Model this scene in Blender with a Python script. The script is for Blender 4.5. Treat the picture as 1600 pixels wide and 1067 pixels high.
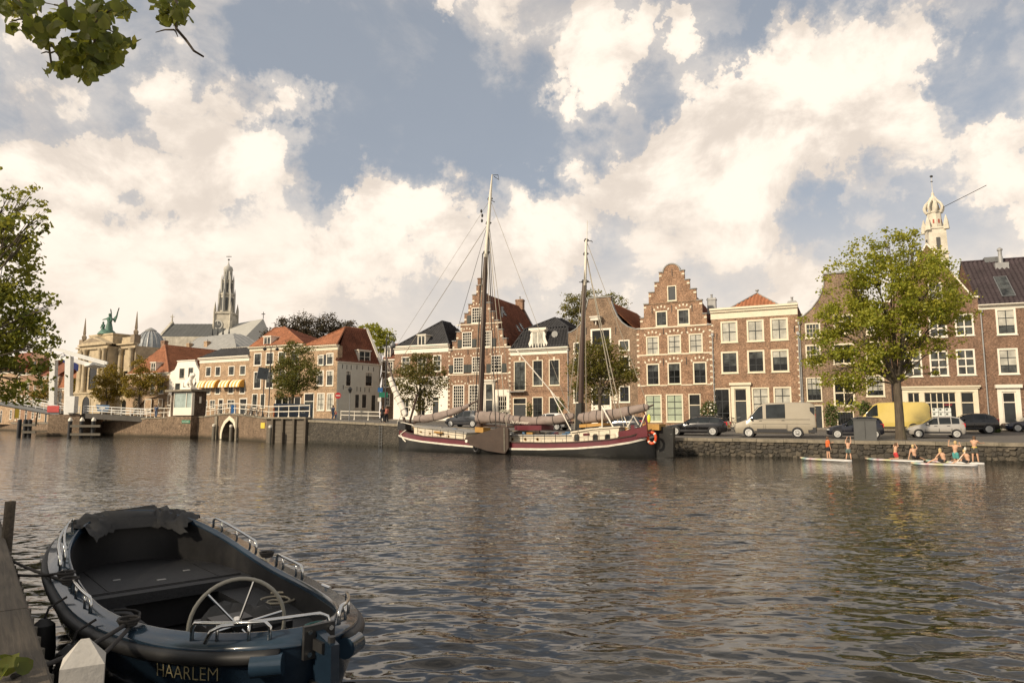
import bpy,bmesh,math,random
import numpy as np
from mathutils import Vector,Matrix
from mathutils.geometry import tessellate_polygon
random.seed(7)
rng=np.random.default_rng(7)
sc=bpy.context.scene
col=sc.collection
for o in list(bpy.data.objects):
 bpy.data.objects.remove(o)
H=2.55
S=H/2.4
F=1067.0
TH=math.radians(6.5)
cam_d=bpy.data.cameras.new('camera')
cam_d.sensor_width=36.0
cam_d.lens=36.0*F/1600.0
cam_d.clip_start=0.05
cam_d.clip_end=8000
cam=bpy.data.objects.new('camera',cam_d)
cam.location=(0,0,H)
cam.rotation_euler=(math.pi/2+TH,0,0)
col.objects.link(cam)
sc.camera=cam
def ray(px,py):
 a=(px-800)/F
 b=(533.5-py)/F
 return Vector((a,math.cos(TH)-b*math.sin(TH),math.sin(TH)+b*math.cos(TH)))
def at_z(px,py,z):
 d=ray(px,py)
 t=(z-H)/d.z
 return Vector((0,0,H))+d*t
def at_y(px,py,Y):
 d=ray(px,py)
 return Vector((0,0,H))+d*(Y/d.y)
SUN_TO=Vector((-0.68,-0.54,0.50)).normalized()
sun_el=math.asin(SUN_TO.z)
sun_d=bpy.data.lights.new('sun','SUN')
sun_d.energy=3.6
sun_d.angle=math.radians(3.0)
sun_d.color=(1.0,0.84,0.64)
sun=bpy.data.objects.new('sun',sun_d)
sun.rotation_euler=SUN_TO.to_track_quat('Z','Y').to_euler()
sun.location=(-30,-15,40)
col.objects.link(sun)
world=bpy.data.worlds.new('World')
sc.world=world
world.use_nodes=True
nt=world.node_tree
nt.nodes.clear()
N=nt.nodes.new
LK=nt.links.new
def wmath(op,a,b=None,c=None,clamp=False):
 n=N('ShaderNodeMath'); n.operation=op; n.use_clamp=clamp
 for i,v in enumerate((a,b,c)):
  if v is None:continue
  if isinstance(v,(int,float)):n.inputs[i].default_value=v
  else:LK(v,n.inputs[i])
 return n.outputs[0]
def wrange(v,f0,f1,t0,t1,mode='SMOOTHSTEP'):
 n=N('ShaderNodeMapRange'); n.interpolation_type=mode; n.clamp=True
 LK(v,n.inputs[0])
 for i,q in enumerate((f0,f1,t0,t1)):n.inputs[i+1].default_value=q
 return n.outputs[0]
def wmix(f,a,b):
 n=N('ShaderNodeMix'); n.data_type='RGBA'
 if isinstance(f,(int,float)):n.inputs[0].default_value=f
 else:LK(f,n.inputs[0])
 for i,v in((6,a),(7,b)):
  if isinstance(v,tuple):n.inputs[i].default_value=v+(1,)
  else:LK(v,n.inputs[i])
 return n.outputs[2]
tc=N('ShaderNodeTexCoord')
DIR=tc.outputs['Generated']
sky=N('ShaderNodeTexSky')
sky.sky_type='NISHITA'
sky.sun_disc=False
sky.sun_elevation=sun_el
sky.sun_rotation=math.atan2(SUN_TO.x,SUN_TO.y)
sky.air_density=1.0
sky.dust_density=2.0
sky.ozone_density=1.0
hsv=N('ShaderNodeHueSaturation')
hsv.inputs['Saturation'].default_value=0.55
hsv.inputs['Value'].default_value=1.0
LK(sky.outputs[0],hsv.inputs['Color'])
sep=N('ShaderNodeSeparateXYZ'); LK(DIR,sep.inputs[0])
mp=N('ShaderNodeMapping'); LK(DIR,mp.inputs[0]); mp.inputs['Scale'].default_value=(1,1,1.35)
def wnoise(scale,detail,rough,off=(0,0,0),dist=0.0):
 m2=N('ShaderNodeMapping'); LK(mp.outputs[0],m2.inputs[0]); m2.inputs['Location'].default_value=off
 n=N('ShaderNodeTexNoise'); n.inputs['Scale'].default_value=scale; n.inputs['Detail'].default_value=detail
 n.inputs['Roughness'].default_value=rough; n.inputs['Distortion'].default_value=dist
 LK(m2.outputs[0],n.inputs['Vector'])
 return n.outputs[0]
n1=wnoise(5.6,11,0.60,dist=0.35)
n1b=wnoise(5.6,11,0.60,(-0.045,-0.01,0.06),0.35)
n_big=wnoise(2.2,3,0.5,(3.1,1.7,0.4))
banks=[(345,200,110,.40),(400,245,90,.28),(290,290,120,.36),(160,290,110,.36),(60,300,120,.28),(90,200,90,.22),(60,110,90,.22),(160,140,80,.16),(300,120,60,.22),(455,172,45,.30),(150,420,220,.38),(400,400,180,.38),(610,330,75,.50),(560,390,110,.38),(700,355,80,.40),(800,375,120,.42),(900,335,100,.40),(990,290,85,.42),(1060,230,90,.46),(1130,165,85,.48),(1210,130,95,.48),(1300,90,110,.48),(1395,60,95,.42),(1440,150,90,.38),(1330,200,120,.36),(1200,270,140,.40),(1080,350,140,.36),(1420,240,70,.26),(1350,290,50,.28),(1560,260,80,.46),(1480,290,60,.28),(1600,330,90,.32),(1250,425,70,.28),(915,122,50,.50),(855,160,30,.34),(940,62,60,.30),(985,15,55,.34),(1080,25,48,.46),(705,15,40,.46),(600,110,220,-.42),(760,200,160,-.42),(870,235,80,-.28),(540,255,60,-.26),(440,60,110,-.30),(1005,130,70,-.26),(1160,50,50,-.22),(1560,120,120,-.24),(1500,40,60,-.2),(1300,350,70,-.18),(1480,380,90,-.16),]
wn=N('ShaderNodeTexNoise'); LK(DIR,wn.inputs['Vector']); wn.inputs['Scale'].default_value=11; wn.inputs['Detail'].default_value=6; wn.inputs['Roughness'].default_value=.62
wv=N('ShaderNodeVectorMath'); wv.operation='MULTIPLY_ADD'; LK(wn.outputs['Color'],wv.inputs[0]); wv.inputs[1].default_value=(.26,.26,.26); wv.inputs[2].default_value=(-.13,-.13,-.13)
wa=N('ShaderNodeVectorMath'); wa.operation='ADD'; LK(DIR,wa.inputs[0]); LK(wv.outputs[0],wa.inputs[1])
wq=N('ShaderNodeVectorMath'); wq.operation='NORMALIZE'; LK(wa.outputs[0],wq.inputs[0])
cov=wrange(n_big,.3,.7,-.10,.10)
for(bx,by,br,bw)in banks:
 d0=ray(bx,by).normalized()
 d1=ray(bx+br,by).normalized()
 vm=N('ShaderNodeVectorMath'); vm.operation='DOT_PRODUCT'
 LK(wq.outputs[0],vm.inputs[0]); vm.inputs[1].default_value=d0
 cov=wmath('ADD',cov,wrange(vm.outputs['Value'],d0.dot(d1),1.0,0.0,bw))
low=wrange(sep.outputs['Z'],0.02,0.30,0.16,0.0)
dens=wmath('ADD',wmath('ADD',wmath('MULTIPLY_ADD',n1,1.4,-.24),wmath('MULTIPLY',cov,.95)),low)
crisp=wrange(dens,0.47,0.71,0.0,1.0)
veil=wrange(dens,0.10,0.70,0.04,0.6)
mask=wmath('MAXIMUM',crisp,veil)
shade=wrange(wmath('SUBTRACT',n1b,n1),-.09,.15,0.0,1.0)
thick=wrange(dens,.55,1.0,0.0,1.0)
c_lit=wmix(thick,(7.4,6.55,5.65),(8.8,7.75,6.65))
ccol=wmix(shade,c_lit,(6.1,5.35,4.65))
skyc=wmix(0.6,hsv.outputs[0],(2.55,2.9,3.4))
hz=wrange(sep.outputs['Z'],0.03,0.34,0.9,0.0)
ccol=wmix(wmath('MULTIPLY',hz,.7),ccol,(7.7,6.65,5.6))
skyc=wmix(hz,skyc,(6.8,5.95,5.1))
fin=wmix(mask,skyc,ccol)
bg=N('ShaderNodeBackground'); LK(fin,bg.inputs[0]); bg.inputs[1].default_value=0.095
wo=N('ShaderNodeOutputWorld'); LK(bg.outputs[0],wo.inputs[0])
sc.view_settings.view_transform='Standard'
sc.view_settings.look='None'
sc.view_settings.exposure=0.48
sc.view_settings.gamma=1.0
sc.view_settings.use_curve_mapping=False
sc.render.engine='CYCLES'
sc.cycles.max_bounces=6
sc.cycles.transparent_max_bounces=6
class MB:
 def __init__(self):self.v=[]; self.f=[]; self.m=[]; self.cm=0
 def mat(self,i):self.cm=i; return self
 def add(self,vs,fs):
  n=len(self.v); self.v+=[tuple(p)for p in vs]
  for f in fs:self.f.append(tuple(n+i for i in f)); self.m.append(self.cm)
  return self
 def box(self,x0,x1,y0,y1,z0,z1,M=None):
  vs=[Vector((x,y,z))for z in(z0,z1)for y in(y0,y1)for x in(x0,x1)]
  if M is not None:vs=[M@p for p in vs]
  return self.add(vs,[(0,2,3,1),(4,5,7,6),(0,1,5,4),(2,6,7,3),(0,4,6,2),(1,3,7,5)])
 def quad(self,a,b,c,d):return self.add([a,b,c,d],[(0,1,2,3)])
 def poly(self,pts):return self.add(pts,[tuple(range(len(pts)))])
 def prism(self,pts,vec):
  """closed outline (3d points) pushed along vec"""
  n=len(pts); vec=Vector(vec)
  a=[Vector(p)for p in pts]; b=[p+vec for p in a]
  fs=[tuple(range(n)),tuple(range(2*n-1,n-1,-1))]
  fs+=[(i,n+i,n+(i+1)%n,(i+1)%n)for i in range(n)]
  return self.add(a+b,fs)
 def tube(self,pts,r,n=6,cap=True,r2=None):
  pts=[Vector(p)for p in pts]; k=len(pts)
  if isinstance(r,(list,tuple)):rs=list(r)
  elif r2 is not None:rs=[r+(r2-r)*i/max(1,k-1)for i in range(k)]
  else:rs=[r]*k
  vs=[]; up=Vector((0.013,0.021,1)).normalized(); prev=None
  for i,p in enumerate(pts):
   t=(pts[min(i+1,k-1)]-pts[max(i-1,0)])
   if t.length<1e-9:t=Vector((0,0,1))
   t.normalize()
   if prev is None:
    a=t.cross(up)
    if a.length<.05:a=t.cross(Vector((1,0,0)))
   else:
    a=prev-t*prev.dot(t)
    if a.length<1e-4:a=t.cross(up)
   a.normalize(); b=t.cross(a); prev=a
   for j in range(n):
    q=2*math.pi*j/n
    vs.append(p+(a*math.cos(q)+b*math.sin(q))*rs[i])
  fs=[]
  for i in range(k-1):
   for j in range(n):
    fs.append((i*n+j,i*n+(j+1)%n,(i+1)*n+(j+1)%n,(i+1)*n+j))
  if cap:fs+=[tuple(range(n-1,-1,-1)),tuple((k-1)*n+j for j in range(n))]
  return self.add(vs,fs)
 def lathe(self,prof,c=(0,0,0),n=12,axis='z',M=None):
  vs=[]; c=Vector(c)
  for(r,h)in prof:
   for j in range(n):
    q=2*math.pi*j/n
    if axis=='z':p=Vector((r*math.cos(q),r*math.sin(q),h))
    elif axis=='y':p=Vector((r*math.cos(q),h,r*math.sin(q)))
    else:p=Vector((h,r*math.cos(q),r*math.sin(q)))
    p=p+c
    vs.append(M@p if M is not None else p)
  k=len(prof); fs=[]
  for i in range(k-1):
   for j in range(n):
    fs.append((i*n+j,i*n+(j+1)%n,(i+1)*n+(j+1)%n,(i+1)*n+j))
  fs+=[tuple(range(n-1,-1,-1)),tuple((k-1)*n+j for j in range(n))]
  return self.add(vs,fs)
 def grid(self,rows,close=False):
  """rows: list of equal-length lists of points"""
  n=len(rows[0]); vs=[p for r in rows for p in r]; fs=[]
  for i in range(len(rows)-1):
   for j in range(n if close else n-1):
    fs.append((i*n+j,i*n+(j+1)%n,(i+1)*n+(j+1)%n,(i+1)*n+j))
  return self.add(vs,fs)
 def ball(self,c,rx,ry=None,rz=None,n=10,k=6,M=None):
  ry=rx if ry is None else ry; rz=rx if rz is None else rz
  rows=[]
  for i in range(k+1):
   t=math.pi*i/k
   rows.append([Vector((c[0]+rx*math.sin(t)*math.cos(2*math.pi*j/n),c[1]+ry*math.sin(t)*math.sin(2*math.pi*j/n),c[2]-rz*math.cos(t)))for j in range(n)])
  if M is not None:rows=[[M@p for p in r]for r in rows]
  return self.grid(rows,True)
 def build(self,name,mat,parent=None,smooth=False,fix=True):
  me=bpy.data.meshes.new(name)
  me.from_pydata(self.v,[],self.f)
  mats=mat if isinstance(mat,(list,tuple))else[mat]
  for m in mats:me.materials.append(m)
  if len(mats)>1:me.polygons.foreach_set('material_index',self.m)
  if fix:
   bm=bmesh.new(); bm.from_mesh(me)
   bmesh.ops.remove_doubles(bm,verts=bm.verts,dist=1e-5)
   bmesh.ops.recalc_face_normals(bm,faces=bm.faces)
   bm.to_mesh(me); bm.free()
  if smooth:
   me.polygons.foreach_set('use_smooth',[True]*len(me.polygons))
   if smooth!='all':
    try:me.set_sharp_from_angle(angle=math.radians(40))
    except Exception:pass
  return link(name,me,parent)
def link(name,me,parent=None):
 o=bpy.data.objects.new(name,me); col.objects.link(o)
 if parent is not None:o.parent=parent
 return o
def tag(o,label=None,cat=None,group=None,kind=None):
 if label:o['label']=label
 if cat:o['category']=cat
 if group:o['group']=group
 if kind:o['kind']=kind
 return o
def empty(name,loc,rz=0.0,label=None,cat=None,group=None):
 o=bpy.data.objects.new(name,None); col.objects.link(o)
 o.empty_display_size=.3
 o.location=loc; o.rotation_euler=(0,0,rz)
 return tag(o,label,cat,group)
def copy_tree(o,parent=None):
 c=o.copy(); col.objects.link(c); c.parent=parent
 for ch in list(o.children):copy_tree(ch,c)
 return c
def raw_mesh(name,V,Fq,mat,parent=None,smooth=False):
 """numpy verts (n,3), faces (m,k)"""
 me=bpy.data.meshes.new(name)
 V=np.asarray(V,dtype=np.float32); Fq=np.asarray(Fq,dtype=np.int32)
 me.vertices.add(len(V)); me.vertices.foreach_set('co',V.ravel())
 k=Fq.shape[1]
 me.loops.add(Fq.size); me.loops.foreach_set('vertex_index',Fq.ravel())
 me.polygons.add(len(Fq)); me.polygons.foreach_set('loop_start',np.arange(0,Fq.size,k,dtype=np.int32))
 try:me.polygons.foreach_set('loop_total',np.full(len(Fq),k,dtype=np.int32))
 except Exception:pass
 if smooth:me.polygons.foreach_set('use_smooth',np.ones(len(Fq),dtype=bool))
 me.materials.append(mat)
 me.update(calc_edges=True)
 return link(name,me,parent)
class NM:
 """small node-tree writer"""
 def __init__(self,name):
  self.m=bpy.data.materials.new(name); self.m.use_nodes=True
  self.t=self.m.node_tree; self.t.nodes.clear()
  self.out=self.t.nodes.new('ShaderNodeOutputMaterial')
  self.b=self.t.nodes.new('ShaderNodeBsdfPrincipled')
  self.t.links.new(self.b.outputs[0],self.out.inputs[0])
 def n(self,typ,**kw):
  x=self.t.nodes.new(typ)
  for k,v in kw.items():setattr(x,k,v)
  return x
 def l(self,a,b):self.t.links.new(a,b)
 def set(self,sock,v):
  s=self.b.inputs[sock]
  if hasattr(v,'is_output')or isinstance(v,bpy.types.NodeSocket):self.l(v,s)
  else:s.default_value=(tuple(v)+(1,))if isinstance(v,(tuple,list))and len(v)==3 and s.type=='RGBA' else v
  return self
 def coord(self,which='Object',scale=(1,1,1),rot=(0,0,0)):
  t=self.n('ShaderNodeTexCoord'); m=self.n('ShaderNodeMapping'); self.l(t.outputs[which],m.inputs[0])
  m.inputs['Scale'].default_value=scale; m.inputs['Rotation'].default_value=rot
  return m.outputs[0]
 def noise(self,vec,scale,detail=4,rough=.55,dist=0.0):
  x=self.n('ShaderNodeTexNoise'); self.l(vec,x.inputs['Vector'])
  x.inputs['Scale'].default_value=scale; x.inputs['Detail'].default_value=detail
  x.inputs['Roughness'].default_value=rough; x.inputs['Distortion'].default_value=dist
  return x.outputs[0]
 def rng(self,v,a,b,c,d):
  x=self.n('ShaderNodeMapRange'); self.l(v,x.inputs[0])
  for i,q in enumerate((a,b,c,d)):x.inputs[i+1].default_value=q
  return x.outputs[0]
 def mix(self,f,a,b,typ='MIX'):
  x=self.n('ShaderNodeMix',data_type='RGBA',blend_type=typ)
  if isinstance(f,(int,float)):x.inputs[0].default_value=f
  else:self.l(f,x.inputs[0])
  for i,v in((6,a),(7,b)):
   if isinstance(v,(tuple,list)):x.inputs[i].default_value=tuple(v)[:3]+(1,)
   else:self.l(v,x.inputs[i])
  return x.outputs[2]
 def math(self,op,a,b=0.0):
  x=self.n('ShaderNodeMath',operation=op)
  for i,v in enumerate((a,b)):
   if isinstance(v,(int,float)):x.inputs[i].default_value=v
   else:self.l(v,x.inputs[i])
  return x.outputs[0]
 def bump(self,h,strength=.3,dist=.02,prev=None):
  x=self.n('ShaderNodeBump'); self.l(h,x.inputs['Height'])
  x.inputs['Strength'].default_value=strength; x.inputs['Distance'].default_value=dist
  if prev is not None:self.l(prev,x.inputs['Normal'])
  return x.outputs[0]
def vary(name,c,amt=.25,scale=3.0,rough=.7,metal=0.0,bump=.0,spec=.4,stretch=(1,1,1),dirt=None,coat=0.0):
 """plain material with colour wear"""
 k=NM(name); co=k.coord('Object',stretch)
 a=k.noise(co,scale,5,.6); b=k.noise(co,scale*7,3,.6)
 f=k.math('ADD',k.math('MULTIPLY',a,.65),k.math('MULTIPLY',b,.35))
 lo=tuple(x*(1-amt)for x in c); hi=tuple(min(1,x*(1+amt))for x in c)
 cc=k.mix(k.rng(f,.3,.7,0,1),lo,hi)
 if dirt:
  cc=k.mix(k.rng(k.noise(co,scale*.6,6,.7),.5,.72,0,dirt[1]),cc,dirt[0])
 k.set('Base Color',cc); k.set('Roughness',rough); k.set('Metallic',metal)
 k.set('Specular IOR Level',spec); k.set('Coat Weight',coat)
 if bump:k.set('Normal',k.bump(f,bump,.02))
 return k.m
def brick(name,c1,c2,mortar=(.42,.37,.30),amt=.35,streak=.25,size=1.0,wet=False):
 k=NM(name)
 t=k.n('ShaderNodeTexCoord'); s=k.n('ShaderNodeSeparateXYZ'); k.l(t.outputs['Object'],s.inputs[0])
 cb=k.n('ShaderNodeCombineXYZ'); k.l(k.math('ADD',s.outputs[0],s.outputs[1]),cb.inputs[0]); k.l(s.outputs[2],cb.inputs[1])
 bt=k.n('ShaderNodeTexBrick'); k.l(cb.outputs[0],bt.inputs['Vector'])
 bt.inputs['Color1'].default_value=c1+(1,); bt.inputs['Color2'].default_value=c2+(1,); bt.inputs['Mortar'].default_value=mortar+(1,)
 bt.inputs['Scale'].default_value=1.0; bt.inputs['Brick Width'].default_value=.22*size; bt.inputs['Row Height'].default_value=.066*size
 bt.inputs['Mortar Size'].default_value=.007*size; bt.inputs['Mortar Smooth'].default_value=.3; bt.inputs['Bias'].default_value=0.0
 ob=t.outputs['Object']
 big=k.noise(ob,.5,6,.65); mid=k.noise(ob,3.5,5,.65)
 m1=k.n('ShaderNodeMapping'); k.l(ob,m1.inputs[0]); m1.inputs['Scale'].default_value=(1.6,1.6,.12)
 st=k.noise(m1.outputs[0],1.3,5,.65)
 cc=k.mix(k.rng(big,.3,.7,0,amt),bt.outputs[0],tuple(x*.55 for x in c1))
 cc=k.mix(k.rng(mid,.42,.75,0,amt),cc,tuple(min(1,x*1.45+.03)for x in c2))
 fine=k.noise(ob,7,4,.75); cc=k.mix(1.0,cc,k.mix(k.rng(fine,.36,.64,0,1),(.55,.53,.52),(1.42,1.40,1.36)),'MULTIPLY')
 blot=k.noise(ob,1.1,5,.7); cc=k.mix(1.0,cc,k.mix(k.rng(blot,.38,.66,0,1),(.72,.71,.70),(1.2,1.18,1.15)),'MULTIPLY')
 cc=k.mix(k.rng(st,.55,.8,0,streak),cc,tuple(x*.35 for x in c1))
 if wet:cc=k.mix(k.rng(k.math('ADD',s.outputs[2],k.math('MULTIPLY',mid,-.7)),-.25,.25,.85,0),cc,(.028,.026,.016))
 k.set('Base Color',cc); k.set('Roughness',.88); k.set('Specular IOR Level',.25)
 hh=k.math('ADD',k.math('MULTIPLY',bt.outputs['Fac'],-1.0),k.math('MULTIPLY',mid,.6))
 k.set('Normal',k.bump(hh,.5,.012))
 return k.m
def leafmat(name,cols,trans=.35):
 k=NM(name)
 g=k.n('ShaderNodeNewGeometry')
 cr=k.n('ShaderNodeValToRGB'); k.l(g.outputs['Random Per Island'],cr.inputs[0])
 el=cr.color_ramp.elements
 while len(el)<len(cols):el.new(.5)
 for i,c in enumerate(cols):
  el[i].position=i/max(1,len(cols)-1); el[i].color=tuple(c)+(1,)
 co=k.coord('Object'); nz=k.noise(co,.9,3,.6)
 cc=k.mix(k.rng(nz,.35,.7,0,.5),cr.outputs[0],tuple(x*1.25 for x in cols[-1]))
 k.set('Base Color',cc); k.set('Roughness',.55); k.set('Specular IOR Level',.35)
 tr=k.n('ShaderNodeBsdfTranslucent'); k.l(k.mix(.5,cc,(cols[-1][0]*1.3,cols[-1][1]*1.3,cols[-1][2]*.6)),tr.inputs[0])
 mx=k.n('ShaderNodeMixShader'); mx.inputs[0].default_value=trans
 k.l(k.b.outputs[0],mx.inputs[1]); k.l(tr.outputs[0],mx.inputs[2]); k.l(mx.outputs[0],k.out.inputs[0])
 return k.m
def glassmat(name,c,rough=.06,wob=.12,var=.5):
 k=NM(name); co=k.coord('Object')
 nz=k.noise(co,1.1,3,.6)
 k.set('Base Color',k.mix(k.rng(nz,.35,.65,0,1),tuple(x*(1-var)for x in c),tuple(x*(1+var)for x in c)))
 k.set('Roughness',rough); k.set('Specular IOR Level',.42)
 k.set('Normal',k.bump(k.noise(co,1.7,2,.5),wob,.05))
 return k.m
M={}
M['white']=vary('white_paint',(.72,.67,.56),.10,2,.45)
M['cream']=vary('cream_paint',(.66,.59,.44),.10,2,.5)
M['offwhite']=vary('weathered_white',(.62,.58,.49),.16,3,.6,dirt=((.25,.22,.16),.5))
M['stone']=vary('light_stone',(.66,.59,.45),.18,5,.8)
M['plaster']=vary('grey_plaster',(.60,.59,.50),.08,1.2,.85,bump=.1,dirt=((.36,.34,.27),.35))
M['whitewall']=vary('whitewashed_wall',(.78,.73,.64),.06,1.5,.85,bump=.1,dirt=((.45,.40,.32),.25))
M['darkwood']=vary('dark_door_paint',(.030,.034,.036),.3,3,.4)
M['greenblack']=vary('black_green_shutter',(.022,.028,.024),.3,3,.45)
M['black']=vary('black_iron',(.020,.020,.020),.3,5,.5)
M['grey']=vary('grey_metal',(.16,.165,.165),.2,3,.45,metal=.3)
M['zinc']=vary('zinc',(.30,.30,.29),.2,2,.5,metal=.2)
M['lead']=vary('lead_roof',(.25,.25,.235),.22,1.0,.65)
M['glass']=glassmat('dark_window_glass',(.010,.011,.011))
M['curtain']=glassmat('glass_over_net_curtain',(.40,.39,.33),.10,.08,.25)
M['blind']=glassmat('glass_over_green_blind',(.33,.38,.28),.10,.06,.12)
M['halfglass']=glassmat('grey_window_glass',(.055,.060,.056),.07,.12,.75)
M['cabglass']=glassmat('pale_cabin_glass',(.30,.37,.34),.08,.05,.2)
M['brick_red']=brick('red_brick',(.212,.115,.070),(.272,.156,.098))
M['brick_brown']=brick('brown_brick',(.165,.107,.067),(.225,.15,.096))
M['brick_dark']=brick('dark_red_brick',(.152,.079,.048),(.195,.106,.066))
M['brick_orange']=brick('orange_brick',(.245,.136,.08),(.30,.18,.112))
M['brick_mix']=brick('old_mixed_brick',(.235,.128,.074),(.32,.193,.12),amt=.5)
M['brick_tan']=brick('tan_painted_brick',(.365,.25,.152),(.42,.295,.185),amt=.2)
M['brick_pier']=brick('pier_brick',(.15,.105,.068),(.215,.155,.105),(.22,.19,.15),amt=.5,streak=.5,wet=True)
def tilemat(name,c,amt=.4,moss=.25):
 k=NM(name); co=k.coord('Object')
 a=k.noise(co,.8,5,.6); b=k.noise(co,5,4,.75)
 cc=k.mix(k.rng(a,.3,.7,0,1),tuple(x*(1-amt)for x in c),tuple(min(1,x*(1+amt*.6))for x in c))
 cc=k.mix(k.rng(b,.42,.66,0,.75),cc,tuple(x*.38 for x in c))
 cc=k.mix(k.rng(k.noise(co,1.6,6,.7),.55,.75,0,moss),cc,(.10,.095,.06))
 k.set('Base Color',cc); k.set('Roughness',.75); k.set('Specular IOR Level',.3)
 return k.m
M['tile_red']=tilemat('red_roof_tiles',(.235,.088,.05),.4)
M['tile_orange']=tilemat('orange_roof_tiles',(.36,.145,.07),.35,.15)
M['tile_black']=tilemat('black_glazed_tiles',(.045,.045,.048),.4,.15)
M['tile_plum']=tilemat('dark_plum_tiles',(.055,.040,.044),.35,.08)
M['slate']=tilemat('grey_slates',(.105,.105,.10),.3,.2)
Q0=[(-150,186,1.6),(-116,155,1.6),(-85,127,1.75),(-66,108,2.0),(-50.6,94.8,2.6),(-39.6,88.4,2.8),(-35.5,84.1,2.95),(-31.6,79.3,3.05),(-26.2,73.5,2.5),(-20.7,69.6,2.35),(-8.8,59.3,1.95),(1.5,52.5,1.45),(11.2,46.7,1.17),(19.8,42.8,1.12),(28.9,39.0,1.06),(46,31.8,1.03),(85,16,1.0)]
Q=[Vector(p)*S for p in Q0]
BL=[(1760,21),(1533,22),(1387,25),(1248,26),(1112,28),(995,28),(888,27),(798,25),(701,25),(617,0)]
def kx(px):return(px-800)/F/math.cos(TH)
FB={}
_p=Vector((39.9,58.2))*S
_p=Vector((kx(1533)*_p.y,_p.y))
FB[1533]=_p.copy()
for i in range(1,len(BL)-1):
 a=math.radians(BL[i][1]); k2=kx(BL[i+1][0]); p=FB[BL[i][0]]
 t=(p.x-k2*p.y)/(math.cos(a)+k2*math.sin(a))
 FB[BL[i+1][0]]=Vector((p.x-t*math.cos(a),p.y+t*math.sin(a)))
a=math.radians(21); p=FB[1533]
FB[1760]=Vector((p.x+14*math.cos(a),p.y-14*math.sin(a)))
def chain(px0,Y0,lst):
 """walk leftwards: lst of (px, angle)"""
 out=[Vector((kx(px0)*Y0,Y0))]
 for px,ang in lst:
  a=math.radians(ang); k2=kx(px); p=out[-1]
  t=(p.x-k2*p.y)/(math.cos(a)+k2*math.sin(a))
  out.append(Vector((p.x-t*math.cos(a),p.y+t*math.sin(a))))
 return out
_c=chain(528,88*S,[(476,27),(391,27),(314,27),(268,27),(203,27)])
for px,p in zip((528,476,391,314,268,203),_c):FB[px]=p
_c=chain(213,116*S,[(127,30)])
FB[213],FB[127]=_c
_c=chain(124,131*S,[(96,34),(66,34),(34,34),(-10,34)])
for px,p in zip((124,96,66,34,-10),_c):FB[px]=p
FL0=[(Q[0].x+6,Q[0].y+16,1.8),(FB[-10].x,FB[-10].y,1.9),(FB[96].x,FB[96].y,2.0),(FB[213].x-5,FB[213].y+3,2.3),(FB[268].x-4,FB[268].y+2,2.75),(FB[314].x,FB[314].y,2.8),(FB[391].x-3,FB[391].y+1,2.85),(FB[391].x,FB[391].y,2.85),(FB[476].x,FB[476].y,2.75),(FB[528].x,FB[528].y,2.65),(FB[617].x,FB[617].y,2.45),(FB[798].x,FB[798].y,2.1),(FB[995].x,FB[995].y,1.85),(FB[1248].x,FB[1248].y,1.62),(FB[1533].x,FB[1533].y,1.5),(FB[1760].x,FB[1760].y,1.45),(110,34,1.45)]
FL=[Vector(p)for p in FL0]
def dens_line(P,n):
 out=[]
 for i in range(len(P)-1):
  for j in range(n):
   out.append(P[i].lerp(P[i+1],j/n))
 out.append(P[-1])
 return out
ND=6
QD=dens_line(Q,ND); FD=dens_line(FL,ND)
samples=[]
rows=[]
for q,f in zip(QD,FD):
 r=[]
 for j in range(13):
  t=j/12
  p=q.lerp(f,t)
  p.z=q.z+(f.z-q.z)*(t*t*(3-2*t))
  r.append(p); samples.append(p)
 rows.append(r)
SX=np.array([[p.x,p.y,p.z]for p in samples])
def ground_z(x,y):
 d=(SX[:,0]-x)**2+(SX[:,1]-y)**2
 i=np.argpartition(d,4)[:4]
 w=1/(d[i]+.05)
 return float((SX[i,2]*w).sum()/w.sum())
def street_mat():
 k=NM('street_paving'); co=k.coord('Object')
 bt=k.n('ShaderNodeTexBrick'); k.l(co,bt.inputs['Vector'])
 bt.inputs['Color1'].default_value=(.105,.095,.082,1); bt.inputs['Color2'].default_value=(.15,.135,.115,1); bt.inputs['Mortar'].default_value=(.05,.046,.04,1)
 bt.inputs['Scale'].default_value=1; bt.inputs['Brick Width'].default_value=.22; bt.inputs['Row Height'].default_value=.11; bt.inputs['Mortar Size'].default_value=.008
 nz=k.noise(co,.35,6,.65)
 cc=k.mix(k.rng(nz,.3,.7,0,.7),bt.outputs[0],(.085,.08,.072))
 k.set('Base Color',cc); k.set('Roughness',.85)
 k.set('Normal',k.bump(k.noise(co,30,3,.6),.2,.01))
 return k.m
M['street']=street_mat()
M['pavement']=vary('pavement_slabs',(.20,.18,.15),.25,1.5,.85,bump=.15)
M['coping']=vary('weathered_coping_stone',(.22,.19,.14),.35,2.5,.85,bump=.35,dirt=((.07,.065,.045),.7))
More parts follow.
